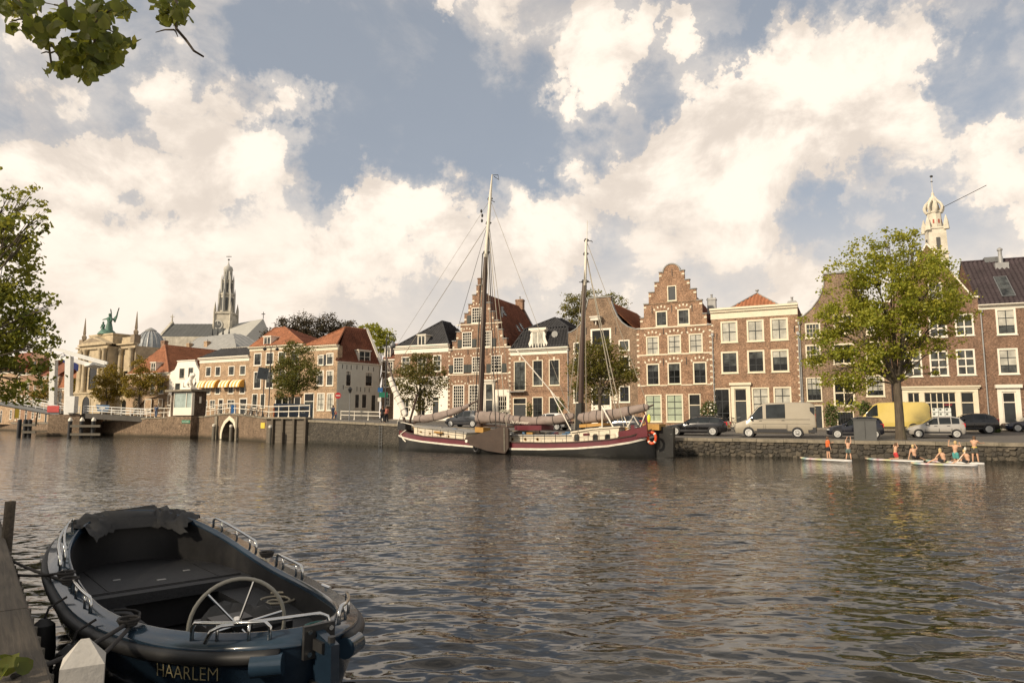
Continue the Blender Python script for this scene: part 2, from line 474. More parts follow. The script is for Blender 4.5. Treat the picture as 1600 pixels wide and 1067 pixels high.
def rubble_mat():
 k=NM('rubble_wall'); t=k.n('ShaderNodeTexCoord')
 g=k.n('ShaderNodeNewGeometry')
 s=k.n('ShaderNodeSeparateXYZ'); k.l(t.outputs['Object'],s.inputs[0])
 cb=k.n('ShaderNodeCombineXYZ'); k.l(k.math('SUBTRACT',k.math('MULTIPLY',s.outputs[0],.9),k.math('MULTIPLY',s.outputs[1],.5)),cb.inputs[0]); k.l(s.outputs[2],cb.inputs[1])
 v=k.n('ShaderNodeTexVoronoi'); v.feature='DISTANCE_TO_EDGE'; k.l(cb.outputs[0],v.inputs['Vector']); v.inputs['Scale'].default_value=3.2
 v2=k.n('ShaderNodeTexVoronoi'); k.l(cb.outputs[0],v2.inputs['Vector']); v2.inputs['Scale'].default_value=3.2
 cr=k.n('ShaderNodeValToRGB'); k.l(v2.outputs['Color'],cr.inputs[0])
 cr.color_ramp.elements[0].color=(.022,.019,.015,1); cr.color_ramp.elements[1].color=(.085,.072,.053,1)
 nz=k.noise(t.outputs['Object'],5,6,.7)
 cc=k.mix(k.rng(v.outputs[0],0,.06,1,0),cr.outputs[0],(.10,.088,.068))
 cc=k.mix(k.rng(nz,.45,.75,0,.7),cc,(.05,.045,.032))
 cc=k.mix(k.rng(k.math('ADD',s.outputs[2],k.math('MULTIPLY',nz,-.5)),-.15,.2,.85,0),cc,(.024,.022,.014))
 k.set('Base Color',cc); k.set('Roughness',.85)
 hh=k.math('ADD',k.rng(v.outputs[0],0,.12,0,1),k.math('MULTIPLY',nz,.4))
 k.set('Normal',k.bump(hh,.9,.06))
 return k.m
M['rubble']=rubble_mat()
def stonepiece_mat():
 k=NM('rubble_stone'); oi=k.n('ShaderNodeObjectInfo'); co=k.coord('Object')
 cr=k.n('ShaderNodeValToRGB'); k.l(oi.outputs['Random'],cr.inputs[0])
 e=cr.color_ramp.elements; e[0].color=(.040,.035,.028,1); e[1].color=(.15,.125,.09,1)
 x=e.new(.5); x.color=(.075,.064,.048,1); x=e.new(.85); x.color=(.11,.09,.062,1)
 nz=k.noise(co,6,6,.7)
 cc=k.mix(k.rng(nz,.35,.7,0,.7),cr.outputs[0],(.045,.04,.03))
 k.set('Base Color',cc); k.set('Roughness',.8); k.set('Normal',k.bump(nz,.7,.04))
 return k.m
M['rubble_stone']=stonepiece_mat()
M['wetdark']=vary('wet_algae_stone',(.028,.027,.017),.4,3,.35)
def water_mat():
 k=NM('canal_water')
 co=k.coord('Object')
 m1=k.n('ShaderNodeMapping'); k.l(co,m1.inputs[0]); m1.inputs['Rotation'].default_value=(0,0,math.radians(-20)); m1.inputs['Scale'].default_value=(.48,1.0,1)
 a=k.noise(m1.outputs[0],3.4,1,.5,.5)
 b=k.noise(m1.outputs[0],8,1,.5,.4)
 gust=k.rng(k.noise(co,.05,3,.6),.35,.65,.55,1.1)
 ln=k.n('ShaderNodeVectorMath',operation='LENGTH'); k.l(co,ln.inputs[0])
 far=k.rng(ln.outputs['Value'],4,20,.15,1.0)
 h=k.math('ADD',k.math('MULTIPLY',a,.62),k.math('MULTIPLY',b,.20))
 bp=k.n('ShaderNodeBump'); k.l(h,bp.inputs['Height']); bp.inputs['Distance'].default_value=.17
 k.l(k.math('MULTIPLY',k.math('MULTIPLY',gust,far),.8),bp.inputs['Strength'])
 k.set('Normal',bp.outputs[0])
 k.set('Base Color',(.016,.0155,.0125)); k.set('Roughness',.03); k.set('IOR',1.333); k.set('Specular IOR Level',.8)
 return k.m
M['water']=water_mat()
rr=list(np.exp(np.arange(math.log(2.0),math.log(36),.0052)))
r=rr[-1]
while r<420:r*=1.05; rr.append(r)
rr=[.2,.8,1.3,1.7]+rr
rr=np.array(rr)
th=np.radians(np.linspace(-72,78,520))
R2,T2=np.meshgrid(rr,th,indexing='ij')
WX=R2*np.sin(T2); WY=R2*np.cos(T2)
WZ=np.zeros_like(WX)
wr=np.random.default_rng(5)
for i in range(80):
 lam=math.exp(wr.uniform(math.log(.2),math.log(1.25)))
 ang=wr.normal(math.radians(-95),.40)
 amp=.0044*lam
 kk=2*math.pi/lam
 ph=wr.uniform(0,6.28)
 arg=kk*(WX*math.cos(ang)+WY*math.sin(ang))+ph
 fade=np.clip((60*lam-R2)/(35*lam),0,1)
 s_=np.sin(arg)
 WZ+=amp*fade*(s_+.22*np.cos(2*arg))
patch=.65+.5*np.sin(WX*.31+1.0+.6*np.sin(WY*.23))*np.sin(WY*.37+.7*np.sin(WX*.19))
WZ*=np.clip(patch,.4,1.15)
WZ*=np.clip((38-R2)/18,0,1)
nr,nc=WX.shape
idx=np.arange(nr*nc).reshape(nr,nc)
quads=np.stack([idx[:-1,:-1],idx[:-1,1:],idx[1:,1:],idx[1:,:-1]],-1).reshape(-1,4)
quads=quads[:,::-1]
water=raw_mesh('water',np.stack([WX,WY,WZ],-1).reshape(-1,3),quads,M['water'],smooth=True)
tag(water,'rippled brown canal water reflecting the cloudy sky','water',kind='structure')
mb=MB(); mb.grid(rows)
st=mb.build('street',M['street'],smooth=True)
tag(st,'paved quayside street between the houses and the water','street',kind='structure')
mb=MB()
far_rows=[]
for f in FD:
 out=Vector((.42,.9,0))
 far_rows.append([f+Vector((0,0,-.02)),f+out*60+Vector((0,0,-.03)),Vector((f.x*3,f.y*1.0,f.z))+out*900,Vector((f.x*20,0,f.z))+out*5000])
mb.grid(far_rows)
g=mb.build('ground',M['pavement'],smooth=True)
tag(g,'town ground behind the houses','ground',kind='structure')
def cum(P):
 L=[0.0]
 for i in range(len(P)-1):L.append(L[-1]+(P[i+1].xy-P[i].xy).length)
 return L
QL=cum(Q)
def q_at(s):
 for i in range(len(Q)-1):
  if s<=QL[i+1]or i==len(Q)-2:
   t=(s-QL[i])/(QL[i+1]-QL[i])
   d=(Q[i+1].xy-Q[i].xy).normalized()
   return Q[i].lerp(Q[i+1],t),Vector((d.x,d.y,0)),Vector((d.y,-d.x,0))*1.0
def wall_strip(i0,i1,name,mat,label,drop=.20,depth=.8):
 mb=MB()
 P=Q[i0:i1+1]
 rows=[]
 for j in range(len(P)*4-3):
  t=j/4; i=min(int(t),len(P)-2); p=P[i].lerp(P[i+1],t-i)
  d=(P[i+1].xy-P[i].xy).normalized(); inn=Vector((-d.y,d.x,0))
  if inn.y<0:inn=-inn
  zt=p.z-drop
  a=Vector((p.x,p.y,-1.2)); b=Vector((p.x,p.y,.12)); c=Vector((p.x,p.y,zt))+inn*.05; e=c+inn*depth; f=Vector((e.x,e.y,-1.2))
  rows.append([a,b,c,e,f])
 mb.grid(rows,close=True)
 o=mb.build(name,mat)
 return tag(o,label,'quay wall')
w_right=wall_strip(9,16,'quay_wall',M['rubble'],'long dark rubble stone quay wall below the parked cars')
w_far=wall_strip(0,4,'quay_wall',M['brick_pier'],'low brick quay wall on the far side of the drawbridge',.22)
def coping(wall,s0,s1,ln=1.55,h=.22,over=.05,wdt=.62):
 s=s0; i=0
 while s<s1-.3:
  l=min(ln*random.uniform(.85,1.15),s1-s)
  p,d,nrm=q_at(s+.012); p2,_,_=q_at(s+l-.012)
  if nrm.y>0:nrm=-nrm
  dz=random.uniform(-.012,.012); jo=random.uniform(-.015,.015)
  a=p+nrm*(over+jo); b=p2+nrm*(over+jo); c=p2-nrm*wdt; e=p-nrm*wdt
  mb=MB()
  pts=[Vector((q.x,q.y,q.z-h+.012+dz))for q in(a,b,c,e)]
  mb.prism(pts,(0,0,h))
  o=mb.build('coping_stone',M['coping'],wall)
  s+=l; i+=1
coping(w_right,QL[9],QL[16])
coping(w_far,QL[0],QL[4],2.4)
def stone_mesh(seed):
 r=random.Random(seed); n=8
 outer=[]; inner=[]
 for j in range(n):
  q=2*math.pi*(j+r.uniform(-.25,.25))/n
  ex=max(abs(math.cos(q)),abs(math.sin(q)))**.7
  x=math.cos(q)/ex*.5*r.uniform(.85,1.05); z=math.sin(q)/ex*.5*r.uniform(.85,1.05)
  outer.append(Vector((x,.03,z))); inner.append(Vector((x*.70,-.055+r.uniform(-.02,.02),z*.70)))
 mid=[Vector((o.x*.96,-.012,o.z*.96))for o in outer]
 mb=MB(); mb.grid([outer,mid,inner],close=True); mb.poly(inner)
 o=mb.build('stone',M['rubble_stone']); me=o.data; bpy.data.objects.remove(o); return me
SM=[stone_mesh(i)for i in range(9)]
s=QL[12]-1.0
cnt=0
wr2=random.Random(3)
while s<QL[15]-2 and cnt<298:
 p,d,nrm=q_at(s)
 z=-.02+wr2.uniform(-.05,.08)
 wcol=wr2.uniform(.30,.46)
 while z<p.z-.36 and cnt<298:
  h=wr2.uniform(.20,.36); h=min(h,p.z-.24-z)
  w=wcol*wr2.uniform(.75,1.25)
  o=link('stone',SM[wr2.randrange(9)],w_right)
  pp,dd,nn=q_at(s+wr2.uniform(-.08,.08))
  o.location=(pp.x,pp.y+.012,z+h/2)
  o.rotation_euler=(0,wr2.uniform(-.25,.25),math.atan2(dd.y,dd.x))
  o.scale=(w*.97,1.0+wr2.uniform(-.3,.5),h*.98)
  z+=h; cnt+=1
 s+=wcol*.95
NQA=at_z(85,1067,.85*S); NQB=at_z(12,850,.85*S)
nd=(NQB-NQA); nd.z=0; nd.normalize()
nl=Vector((-nd.y,nd.x,0))
if nl.x>0:nl=-nl
zq=.85*S
def woodmat(name,c,scale=1.0,dark=.35):
 k=NM(name); co=k.coord('Object',(1,1,1),(0,0,-math.atan2(nd.y,nd.x)))
 m2=k.n('ShaderNodeMapping'); k.l(co,m2.inputs[0]); m2.inputs['Scale'].default_value=(1.2*scale,26*scale,26*scale)
 a=k.noise(m2.outputs[0],1.0,6,.65,.6); b=k.noise(co,2.0*scale,4,.6)
 cc=k.mix(k.rng(a,.3,.68,0,1),tuple(x*dark for x in c),c)
 cc=k.mix(k.rng(b,.4,.8,0,.5),cc,tuple(x*.5 for x in c))
 k.set('Base Color',cc); k.set('Roughness',.85); k.set('Normal',k.bump(a,.8,.012))
 return k.m
M['oldwood']=woodmat('weathered_timber',(.13,.105,.075))
M['greywood']=woodmat('grey_piling_timber',(.17,.15,.115),.6)
pA=NQA-nd*9; pB=NQB+nd*70
mb=MB()
e0=pA+nl*.55; e1=pB+nl*.55
e0.z=e1.z=zq-.10
mb.grid([[e0.lerp(e1,t/10)+nl*k_ for k_ in(0,3,12,200)]for t in range(11)])
nb=mb.build('near_quay',M['pavement']); tag(nb,'paved near bank behind the timber edge','quay',kind='structure')
root=empty('timber_quay_edge',NQA,0,'long weathered timber beam edging the near quay beside the moored sloop','quay edge')
L0=-9.0
for i in range(14):
 ln=5.6
 a=nd*(L0+.01); b=nd*(L0+ln-.01)
 mb=MB()
 up=Vector((0,0,1))
 prof=[nl*.02+up*-.16,nl*0+up*-.02,nl*.02+up*0,nl*.53+up*0,nl*.55+up*-.02,nl*.55+up*-.16]
 rws=[[a.lerp(b,t/6)+p+up*(.006*math.sin(t*2.1+i))for p in prof]for t in range(7)]
 mb.grid(rws,close=True); mb.poly(rws[0]); mb.poly(rws[-1])
 mb.build('beam',M['oldwood'],root)
 L0+=ln
mb=MB()
for t in np.arange(-9,70,.36):
 a=nd*float(t)+nl*.10
 mb.tube([a+Vector((0,0,-2.4)),a+Vector((0,0,-.16))],.17,7)
sp=mb.build('sheet_piling',M['greywood'],root,smooth=True); sp['kind']='stuff'
def pile(px,pyt,Yd,r,name,label,mat,zt,group=None,cap=None):
 p=at_y(px,pyt,Yd)
 mb=MB(); mb.lathe([(r*1.05,-1.5),(r,zt-.05),(r*.85,zt)],n=10)
 if cap is None:
  o=mb.build(name,mat,smooth=True); o.location=(p.x,p.y,0)
  return tag(o,label,'post',group)
 e=empty(name,(p.x,p.y,0),0,label,'post',group)
 mb.build('shaft',mat,e,smooth=True)
 mb=MB(); mb.lathe([(r*1.12,zt-.02),(r*1.12,zt+.04),(r*.4,zt+.14),(.01,zt+.15)],n=10); mb.build('cap',cap,e,smooth=True)
 return e
mb=MB(); zt=at_y(12,783,9.9).z; mb.tube([(0,0,-1.6),(0.01,0,.7),(.01,.01,zt)],[.075,.07,.066],8)
o=mb.build('mooring_post',M['oldwood'],smooth=True); o.location=(at_y(12,815,9.9).x,9.9,0)
tag(o,'dark timber mooring post at the far end of the near quay edge','post')
def Z(x0,y0,s):
 return lambda x,y:(x0+x/s,y0+y/s)
class House:
 """local frame: x along the facade (right), y into the house, z up; openings are read off in photo pixels"""
 def __init__(self,name,label,p0,p1,zoom=None,base=None,cat='house'):
  d=(p1-p0); self.W=d.length; d.normalize()
  self.ang=math.atan2(d.y,d.x)
  zb=base if base is not None else min(ground_z(p0.x,p0.y),ground_z(p1.x,p1.y))-.02
  self.root=empty(name,(p0.x,p0.y,zb),self.ang,label,cat)
  self.M=Matrix.Translation((p0.x,p0.y,zb))@Matrix.Rotation(self.ang,4,'Z')
  self.I=self.M.inverted(); self.zm=zoom or(lambda x,y:(x,y)); self.holes=[]; self.todo=[]
  self.zb=zb
 def uv(self,x,y,depth=0.0):
  px,py=self.zm(x,y)
  o=self.I@Vector((0,0,H)); d=self.I.to_3x3()@ray(px,py)
  t=(depth-o.y)/d.y
  q=o+d*t
  return q.x,q.z
 def rect(self,r,depth=0.0):
  x0,y0,x1,y1=r; xm=(x0+x1)/2; ym=(y0+y1)/2
  u0=self.uv(x0,ym,depth)[0]; u1=self.uv(x1,ym,depth)[0]; v1=self.uv(xm,y0,depth)[1]; v0=self.uv(xm,y1,depth)[1]
  return u0,u1,v0,v1
 def px_size(self,u,v):
  w=self.M@Vector((u,0,v)); return F/max(1,w.y)
 def window(self,r,cols=2,rows=3,frame=.11,mun=.05,fm='white',mm=None,gm='glass',sill=True,uvr=None,name='window',gms=None,bars=None,inset=.10):
  u0,u1,v0,v1=uvr if uvr else self.rect(r)
  v0=max(v0,.03)
  self.holes.append((u0,u1,v0,v1))
  mb=MB(); y0,y1=-.025,.085
  mb.mat(0)
  mb.box(u0,u1,y0,y1,v1-frame,v1); mb.box(u0,u1,y0,y1,v0,v0+frame*.8)
  mb.box(u0,u0+frame,y0,y1,v0+frame*.8,v1-frame); mb.box(u1-frame,u1,y0,y1,v0+frame*.8,v1-frame)
  a0,a1,b0,b1=u0+frame,u1-frame,v0+frame*.8,v1-frame
  mb.mat(1)
  vs=[b0+(b1-b0)*i/rows for i in range(rows+1)]if bars is None else[b0+(b1-b0)*t for t in[0]+bars+[1]]
  us=[a0+(a1-a0)*i/cols for i in range(cols+1)]
  for i in range(1,cols):mb.box(us[i]-mun/2,us[i]+mun/2,.03,.10,b0,b1)
  for i in range(1,len(vs)-1):
   w=mun if bars is None else mun*1.4
   mb.box(a0,a1,.025,.095,vs[i]-w/2,vs[i]+w/2)
  if sill:
   mb.mat(0); mb.box(u0-.06,u1+.06,-.09,.05,v0-.07,v0-.004)
  win=mb.build(name,[M[fm],M[mm or fm]],self.root)
  sz=self.px_size((u0+u1)/2,v0)
  nrow=len(vs)-1
  if(us[1]-us[0])*sz>7 and(vs[1]-vs[0])*sz>6:
   for i in range(cols):
    for j in range(nrow):
     g=gm
     if gms:g=gms[min(j,len(gms)-1)]
     m2=MB(); t=random.uniform(-.006,.006); t2=random.uniform(-.006,.006)
     m2.add([(us[i],inset-.03+t,vs[j]),(us[i+1],inset-.03-t,vs[j]),(us[i+1],inset-.03+t2,vs[j+1]),(us[i],inset-.03-t2,vs[j+1]),(us[i],inset+.02,vs[j]),(us[i+1],inset+.02,vs[j]),(us[i+1],inset+.02,vs[j+1]),(us[i],inset+.02,vs[j+1])],[(0,1,2,3),(7,6,5,4),(0,4,5,1),(1,5,6,2),(2,6,7,3),(3,7,4,0)])
     m2.build('pane',M[g],win,fix=False)
  else:
   m2=MB()
   if gms:
    k=len(gms)
    for j in range(k):
     q0=b0+(b1-b0)*j/k; q1=b0+(b1-b0)*(j+1)/k
     m3=MB(); m3.box(a0-.01,a1+.01,inset-.03,inset+.02,q0,q1); m3.build('pane',M[gms[j]],win,fix=False)
   else:
    m2.box(a0-.01,a1+.01,inset-.03,inset+.02,b0-.01,b1+.01); m2.build('pane',M[gm],win,fix=False)
  return win
 def door(self,r,dm='darkwood',fm='white',frame=.11,transom=.25,uvr=None,panels=2,glass='glass',v_bottom=.04):
  u0,u1,v0,v1=uvr if uvr else self.rect(r)
  if v_bottom is not None:v0=v_bottom
  self.holes.append((u0,u1,v0,v1))
  mb=MB(); y0,y1=-.02,.09
  mb.box(u0,u1,y0,y1,v1-frame,v1); mb.box(u0,u0+frame,y0,y1,v0,v1-frame); mb.box(u1-frame,u1,y0,y1,v0,v1-frame)
  vt=v1-frame-(v1-v0)*transom
  if transom:mb.box(u0+frame,u1-frame,y0,y1,vt-.09,vt)
  else:vt=v1-frame+.09
  fr=mb.build('door_frame',M[fm],self.root)
  if transom:
   m2=MB(); m2.box(u0+frame-.01,u1-frame+.01,.07,.12,vt-.01,v1-frame+.01); m2.build('pane',M[glass],fr,fix=False)
  m2=MB(); a0,a1,b1=u0+frame,u1-frame,vt-.09
  m2.box(a0,a1,.06,.12,v0,b1)
  for j in range(panels):
   q0=v0+(b1-v0)*(j+.10)/panels; q1=v0+(b1-v0)*(j+.90)/panels
   m2.box(a0+(a1-a0)*.15,a1-(a1-a0)*.15,.045,.07,q0,q1)
  d=m2.build('door',M[dm],self.root)
  m2=MB(); m2.ball((a1-.08,.03,v0+1.05),.035); m2.build('handle',M['zinc'],d,smooth=True)
  return d
 def wall(self,outline,mat,thick=.32,name='wall',reveal=.16,extra_holes=()):
  """outline in (u, v); openings cut through the front"""
  holes=[]
  for(a,b,c,d)in list(self.holes)+list(extra_holes):
   holes.append([(a,c),(b,c),(b,d),(a,d)])
  polys=[[Vector((u,v,0))for u,v in outline]]+[[Vector((u,v,0))for u,v in h]for h in holes]
  tris=tessellate_polygon(polys)
  flat=[p for q in polys for p in q]
  mb=MB()
  mb.add([(p.x,0,p.y)for p in flat],[t for t in tris])
  n=len(outline)
  for i in range(n):
   a=outline[i]; b=outline[(i+1)%n]
   mb.quad((a[0],0,a[1]),(b[0],0,b[1]),(b[0],thick,b[1]),(a[0],thick,a[1]))
  for h in holes:
   for i in range(4):
    a=h[i]; b=h[(i+1)%4]
    mb.quad((a[0],0,a[1]),(b[0],0,b[1]),(b[0],reveal,b[1]),(a[0],reveal,a[1]))
  mb.add([(p.x,thick,p.y)for p in flat[:n]],[tuple(range(n))])
  return mb.build(name,mat,self.root)
 def body(self,depth,h,mat,u0=None,u1=None,y0=.3):
  u0=.03 if u0 is None else u0; u1=self.W-.03 if u1 is None else u1
  mb=MB(); mb.box(u0,u1,y0,depth,-.3,h)
  return mb.build('side_walls',mat,self.root)
 def part(self,name,mb,mat,smooth=False,parent=None):
  o=mb.build(name,M[mat]if isinstance(mat,str)else mat,parent or self.root,smooth=smooth)
  if name in('quoin_blocks','arch_blocks','step_caps','keystones'):o['kind']='stuff'
  return o
 def band(self,u0,u1,v0,v1,y0=-.06,mat='stone',name='string_course'):
  mb=MB(); mb.box(u0,u1,y0,.02,v0,v1); return mb.build(name,M[mat],self.root)
 def cornice(self,v0,v1,mat='white',proj=.35,u0=None,u1=None,name='cornice'):
  u0=-.02 if u0 is None else u0; u1=self.W+.02 if u1 is None else u1
  mb=MB(); h=v1-v0
  mb.box(u0,u1,-.05,.25,v0,v0+h*.62); mb.box(u0-.03,u1+.03,-proj*.6,.25,v0+h*.62,v0+h*.82); mb.box(u0-.06,u1+.06,-proj,.25,v0+h*.82,v1)
  return mb.build(name,M[mat],self.root)
 def blocks_arch(self,win,rise=.35,n=5,size=(.16,.24),over=.05):
  """pale stone blocks set in the relieving arch over an opening"""
  u0,u1,v0,v1=win; mb=MB(); uc=(u0+u1)/2; hw=(u1-u0)/2+.12
  for i in range(n):
   t=-1+2*i/(n-1)
   x=uc+hw*t; z=v1+over+.12+rise*(1-t*t)
   a=math.atan2(-2*rise*t/hw,1)*.9
   Mx=Matrix.Translation((x,0,z))@Matrix.Rotation(-a,4,'Y')
   mb.box(-size[0]/2,size[0]/2,-.03,.02,-size[1]/2,size[1]/2,Mx)
  return mb
 def pipe(self,u,v0,v1,mat='zinc'):
  mb=MB(); mb.tube([(u,-.10,v0),(u,-.10,v1-.3)],.055,6); mb.box(u-.13,u+.13,-.20,-.01,v1-.3,v1); 
  for t in np.arange(v0+1,v1-.5,2.0):mb.box(u-.075,u+.075,-.17,0.0,t,t+.05)
  return mb.build('drainpipe',M[mat],self.root)
 def anchors(self,pts,h=.7):
  for(u,v)in pts:
   mb=MB(); mb.box(u-.03,u+.03,-.05,.01,v-h/2,v+h/2); mb.build('wall_anchor',M['black'],self.root,fix=False)
def tiles(root,e0,e1,r0,r1,mat,pitch=.26,course=.36,amp=.035,name='roof_tiles'):
 if name=='roof_tiles':pitch*=1.25; amp*=1.9; course*=1.1
 """pantiled roof plane: e0,e1 eave, r0,r1 ridge (r1 == r0 gives a hip)"""
 e0,e1,r0,r1=[Vector(p)for p in(e0,e1,r0,r1)]
 U=(e1-e0); W=U.length; U=U/W
 slope=(r0-e0)-U*(r0-e0).dot(U); V_=slope.length; Vn=slope/V_
 Nn=U.cross(Vn)
 if Nn.z<0:Nn=-Nn
 a=(r0-e0).dot(U); b=(r1-e0).dot(U)
 def lim(u):
  top=V_
  if u<a and a>1e-6:top=min(top,V_*u/a)
  if u>b and W-b>1e-6:top=min(top,V_*(W-u)/(W-b))
  return max(0.0,top)
 lo=min(0,a); hi=max(W,b)
 def bot(u):
  if u<0 and a<-1e-6:return V_*u/a
  if u>W and b>W+1e-6:return V_*(u-W)/(b-W)
  return 0.0
 nu=max(4,int((hi-lo)/pitch*4)); nv=max(2,int(V_/course))
 us=np.linspace(lo,hi,nu+1)
 rows=[]
 for j in range(nv):
  for(tt,off)in((j/nv,.035),((j+.97)/nv,0.0)):
   r=[]
   for u in us:
    mx=lim(u)if u<=W and u>=0 else(V_ if(u>=a-1e-6 and u<=b+1e-6)else 0)
    mn=bot(u)
    v=min(max(tt*V_,mn),max(mx,mn))
    rib=amp*(math.sin(2*math.pi*u/pitch))**1
    r.append(e0+U*float(u)+Vn*v+Nn*(rib+off+.03))
   rows.append(r)
 mb=MB(); mb.grid(rows)
 o=mb.build(name,mat,root,smooth='all',fix=False)
 o['kind']='stuff'
 return o
def ridge(root,pts,mat,r=.11,name='ridge_tiles'):
 mb=MB(); mb.tube([Vector(p)+Vector((0,0,.06))for p in pts],r,6); return mb.build(name,mat,root,smooth=True)
def chimney(root,x,y,z,w,d,h,mat='brick_red',pots=1):
 mb=MB(); mb.box(x-w/2,x+w/2,y-d/2,y+d/2,z-.6,z+h); mb.box(x-w/2-.06,x+w/2+.06,y-d/2-.06,y+d/2+.06,z+h-.25,z+h-.10)
 c=mb.build('chimney',M[mat],root)
 for i in range(pots):
  q=MB(); px_=x+(i-(pots-1)/2)*w/max(1,pots)
  q.lathe([(.13,z+h),(.10,z+h+.35),(.15,z+h+.36),(.15,z+h+.42)],c=(px_,y,0),n=8); q.build('chimney_pot',M['zinc'],c,smooth=True)
 return c
def skylight(root,c,U,Vn,w,h,fm='grey',gm='halfglass'):
 c=Vector(c); U=Vector(U).normalized(); Vn=Vector(Vn).normalized(); Nn=U.cross(Vn)
 if Nn.z<0:Nn=-Nn
 R=Matrix((U,Vn,Nn)).transposed().to_4x4(); Mx=Matrix.Translation(c)@R
 mb=MB(); t=.07
 for(a,b,cc,d)in((-w/2,w/2,-h/2,-h/2+t),(-w/2,w/2,h/2-t,h/2),(-w/2,-w/2+t,-h/2+t,h/2-t),(w/2-t,w/2,-h/2+t,h/2-t),(-w/2+t,w/2-t,-h*.12,-h*.12+t*.6)):
  mb.box(a,b,cc,d,.02,.16,Mx)
 o=mb.build('roof_window',M[fm],root)
 m2=MB(); m2.box(-w/2+t*.9,w/2-t*.9,-h/2+t*.9,h/2-t*.9,.05,.12,Mx); m2.build('pane',M[gm],o,fix=False)
 return o
def dormer(root,x0,x1,y0,z0,z1,depth,wm='white',cols=2,rows=2,roofm='zinc',gm='halfglass',mun=.05):
 """boxy dormer, front at y0 in the house frame"""
 mb=MB(); mb.box(x0,x1,y0+.05,y0+depth,z0,z1)
 c=mb.build('dormer',M[wm],root)
 q=MB(); q.box(x0-.14,x1+.14,y0-.14,y0+depth,z1,z1+.13); q.build('dormer_roof',M[roofm],c)
 f=.12; fr=MB(); fr.box(x0,x1,y0-.03,y0+.05,z1-f,z1); fr.box(x0,x1,y0-.03,y0+.05,z0,z0+f); fr.box(x0,x0+f,y0-.03,y0+.05,z0+f,z1-f); fr.box(x1-f,x1,y0-.03,y0+.05,z0+f,z1-f)
 a0,a1,b0,b1=x0+f,x1-f,z0+f,z1-f
 for i in range(1,cols):u=a0+(a1-a0)*i/cols; fr.box(u-mun,u+mun,y0-.02,y0+.05,b0,b1)
 for i in range(1,rows):v=b0+(b1-b0)*i/rows; fr.box(a0,a1,y0-.015,y0+.05,v-mun/2,v+mun/2)
 fr.build('window_frame',M['white'],c)
 g=MB(); g.box(a0-.01,a1+.01,y0+.012,y0+.06,b0-.01,b1+.01); g.build('pane',M[gm],c,fix=False)
 return c
def place_dormer(h,q,vE,m,depth=2.4,y00=-.2,**kw):
 xc=(q[0]+q[2])/2; y=.1
 while y<5 and h.uv(xc,q[3],y)[1]>vE+m*(y-y00):y+=.04
 r=h.rect(q,y); return dormer(h.root,r[0],r[1],y,r[2]-.12,r[3],depth,**kw),r,y
z7=Z(1320,380,3.811); z6=Z(1100,400,4.104); z5=Z(860,400,4.104); z4=Z(680,400,4.446); z3=Z(480,470,4.446)
h=House('brick_house','dark red brick house with plum tiled roof and roof window at right edge',FB[1533],FB[1760],z7)
vE=h.uv(900,365)[1]
du=h.uv(1015,388)[0]-h.uv(905,388)[0]
gA=dict(cols=2,rows=3,fm='white',mm='darkwood',gm='halfglass',frame=.16,mun=.05,gms=['halfglass','curtain','curtain'])
h.window((900,388,1022,545),**gA); h.window((912,625,1035,780),**gA)
u0,u1,v0,v1=h.rect((900,388,1022,545)); w0=h.rect((912,625,1035,780))
for k_ in(1,2):
 dx=3.6*k_
 h.window(None,uvr=(u0+dx,u1+dx,v0,v1),**gA); h.window(None,uvr=(w0[0]+dx,w0[1]+dx,w0[2],w0[3]),**gA)
a0,a1,b0,b1=h.rect((940,885,1024,1067))
h.door(None,uvr=(a0,a1,.04,b1),transom=.22,frame=.10,panels=1)
ent=MB()
pl=h.uv(912,960)[0]; pr=a1+(a0-pl); ct=h.uv(950,862)[1]; cb=h.uv(950,884)[1]; ctt=h.uv(950,842)[1]
ent.box(pl,a0-.003,-.09,.02,.04,cb); ent.box(a1+.003,pr,-.09,.02,.04,cb); ent.box(pl,pr,-.09,.02,cb+.002,ct); ent.box(pl-.15,pr+.15,-.30,.02,ct+.002,ctt)
h.part('door_surround',ent,'white')
wd=h.rect((1060,890,1120,1060)); h.window(None,uvr=(pr+.35,pr+1.6,1.0,b1),**gA)
h.wall([(0,-.3),(h.W,-.3),(h.W,vE-.02),(0,vE-.02)],M['brick_dark'])
D=9.5
h.body(D,vE-.1,M['brick_dark'])
h.cornice(vE-.42,vE+.02,'white',.4)
rid=vE+5.0
tiles(h.root,(-.05,-.3,vE),(h.W,-.3,vE),(-.05,D/2,rid),(h.W,D/2,rid),M['tile_plum'],.30,.38,.04)
tiles(h.root,(h.W,D+.3,vE),(-.05,D+.3,vE),(h.W,D/2,rid),(-.05,D/2,rid),M['tile_plum'],.30,.38,.04)
mb=MB(); mb.prism([(0.02,-.2,vE),(0.02,D+.2,vE),(0.02,D/2,rid-.05)],(.25,0,0)); h.part('gable_end',mb,'brick_dark')
ridge(h.root,[(-.05,D/2,rid),(h.W,D/2,rid)],M['tile_plum'])
Vn=Vector((0,D/2+.3,rid-vE)).normalized()
def on_slope(hh,x,y,vE,rid,D):
 px,py=hh.zm(x,y); o=hh.I@Vector((0,0,H)); d=hh.I.to_3x3()@ray(px,py)
 n=Vector((0,-(rid-vE),D/2+.3)); p0=Vector((0,-.3,vE)); t=(p0-o).dot(n)/d.dot(n); return o+d*t
c=on_slope(h,948,262,vE,rid,D); e1=on_slope(h,990,262,vE,rid,D); e2=on_slope(h,948,205,vE,rid,D)
skylight(h.root,c,(1,0,0),Vn,(e1-c).length*2,(e2-c).length*2)
c=on_slope(h,932,140,vE,rid,D)
mb=MB(); mb.box(c.x-.55,c.x+.55,c.y-.3,c.y+.5,c.z-.5,c.z+.35); vb=h.part('vent_base',mb,'zinc')
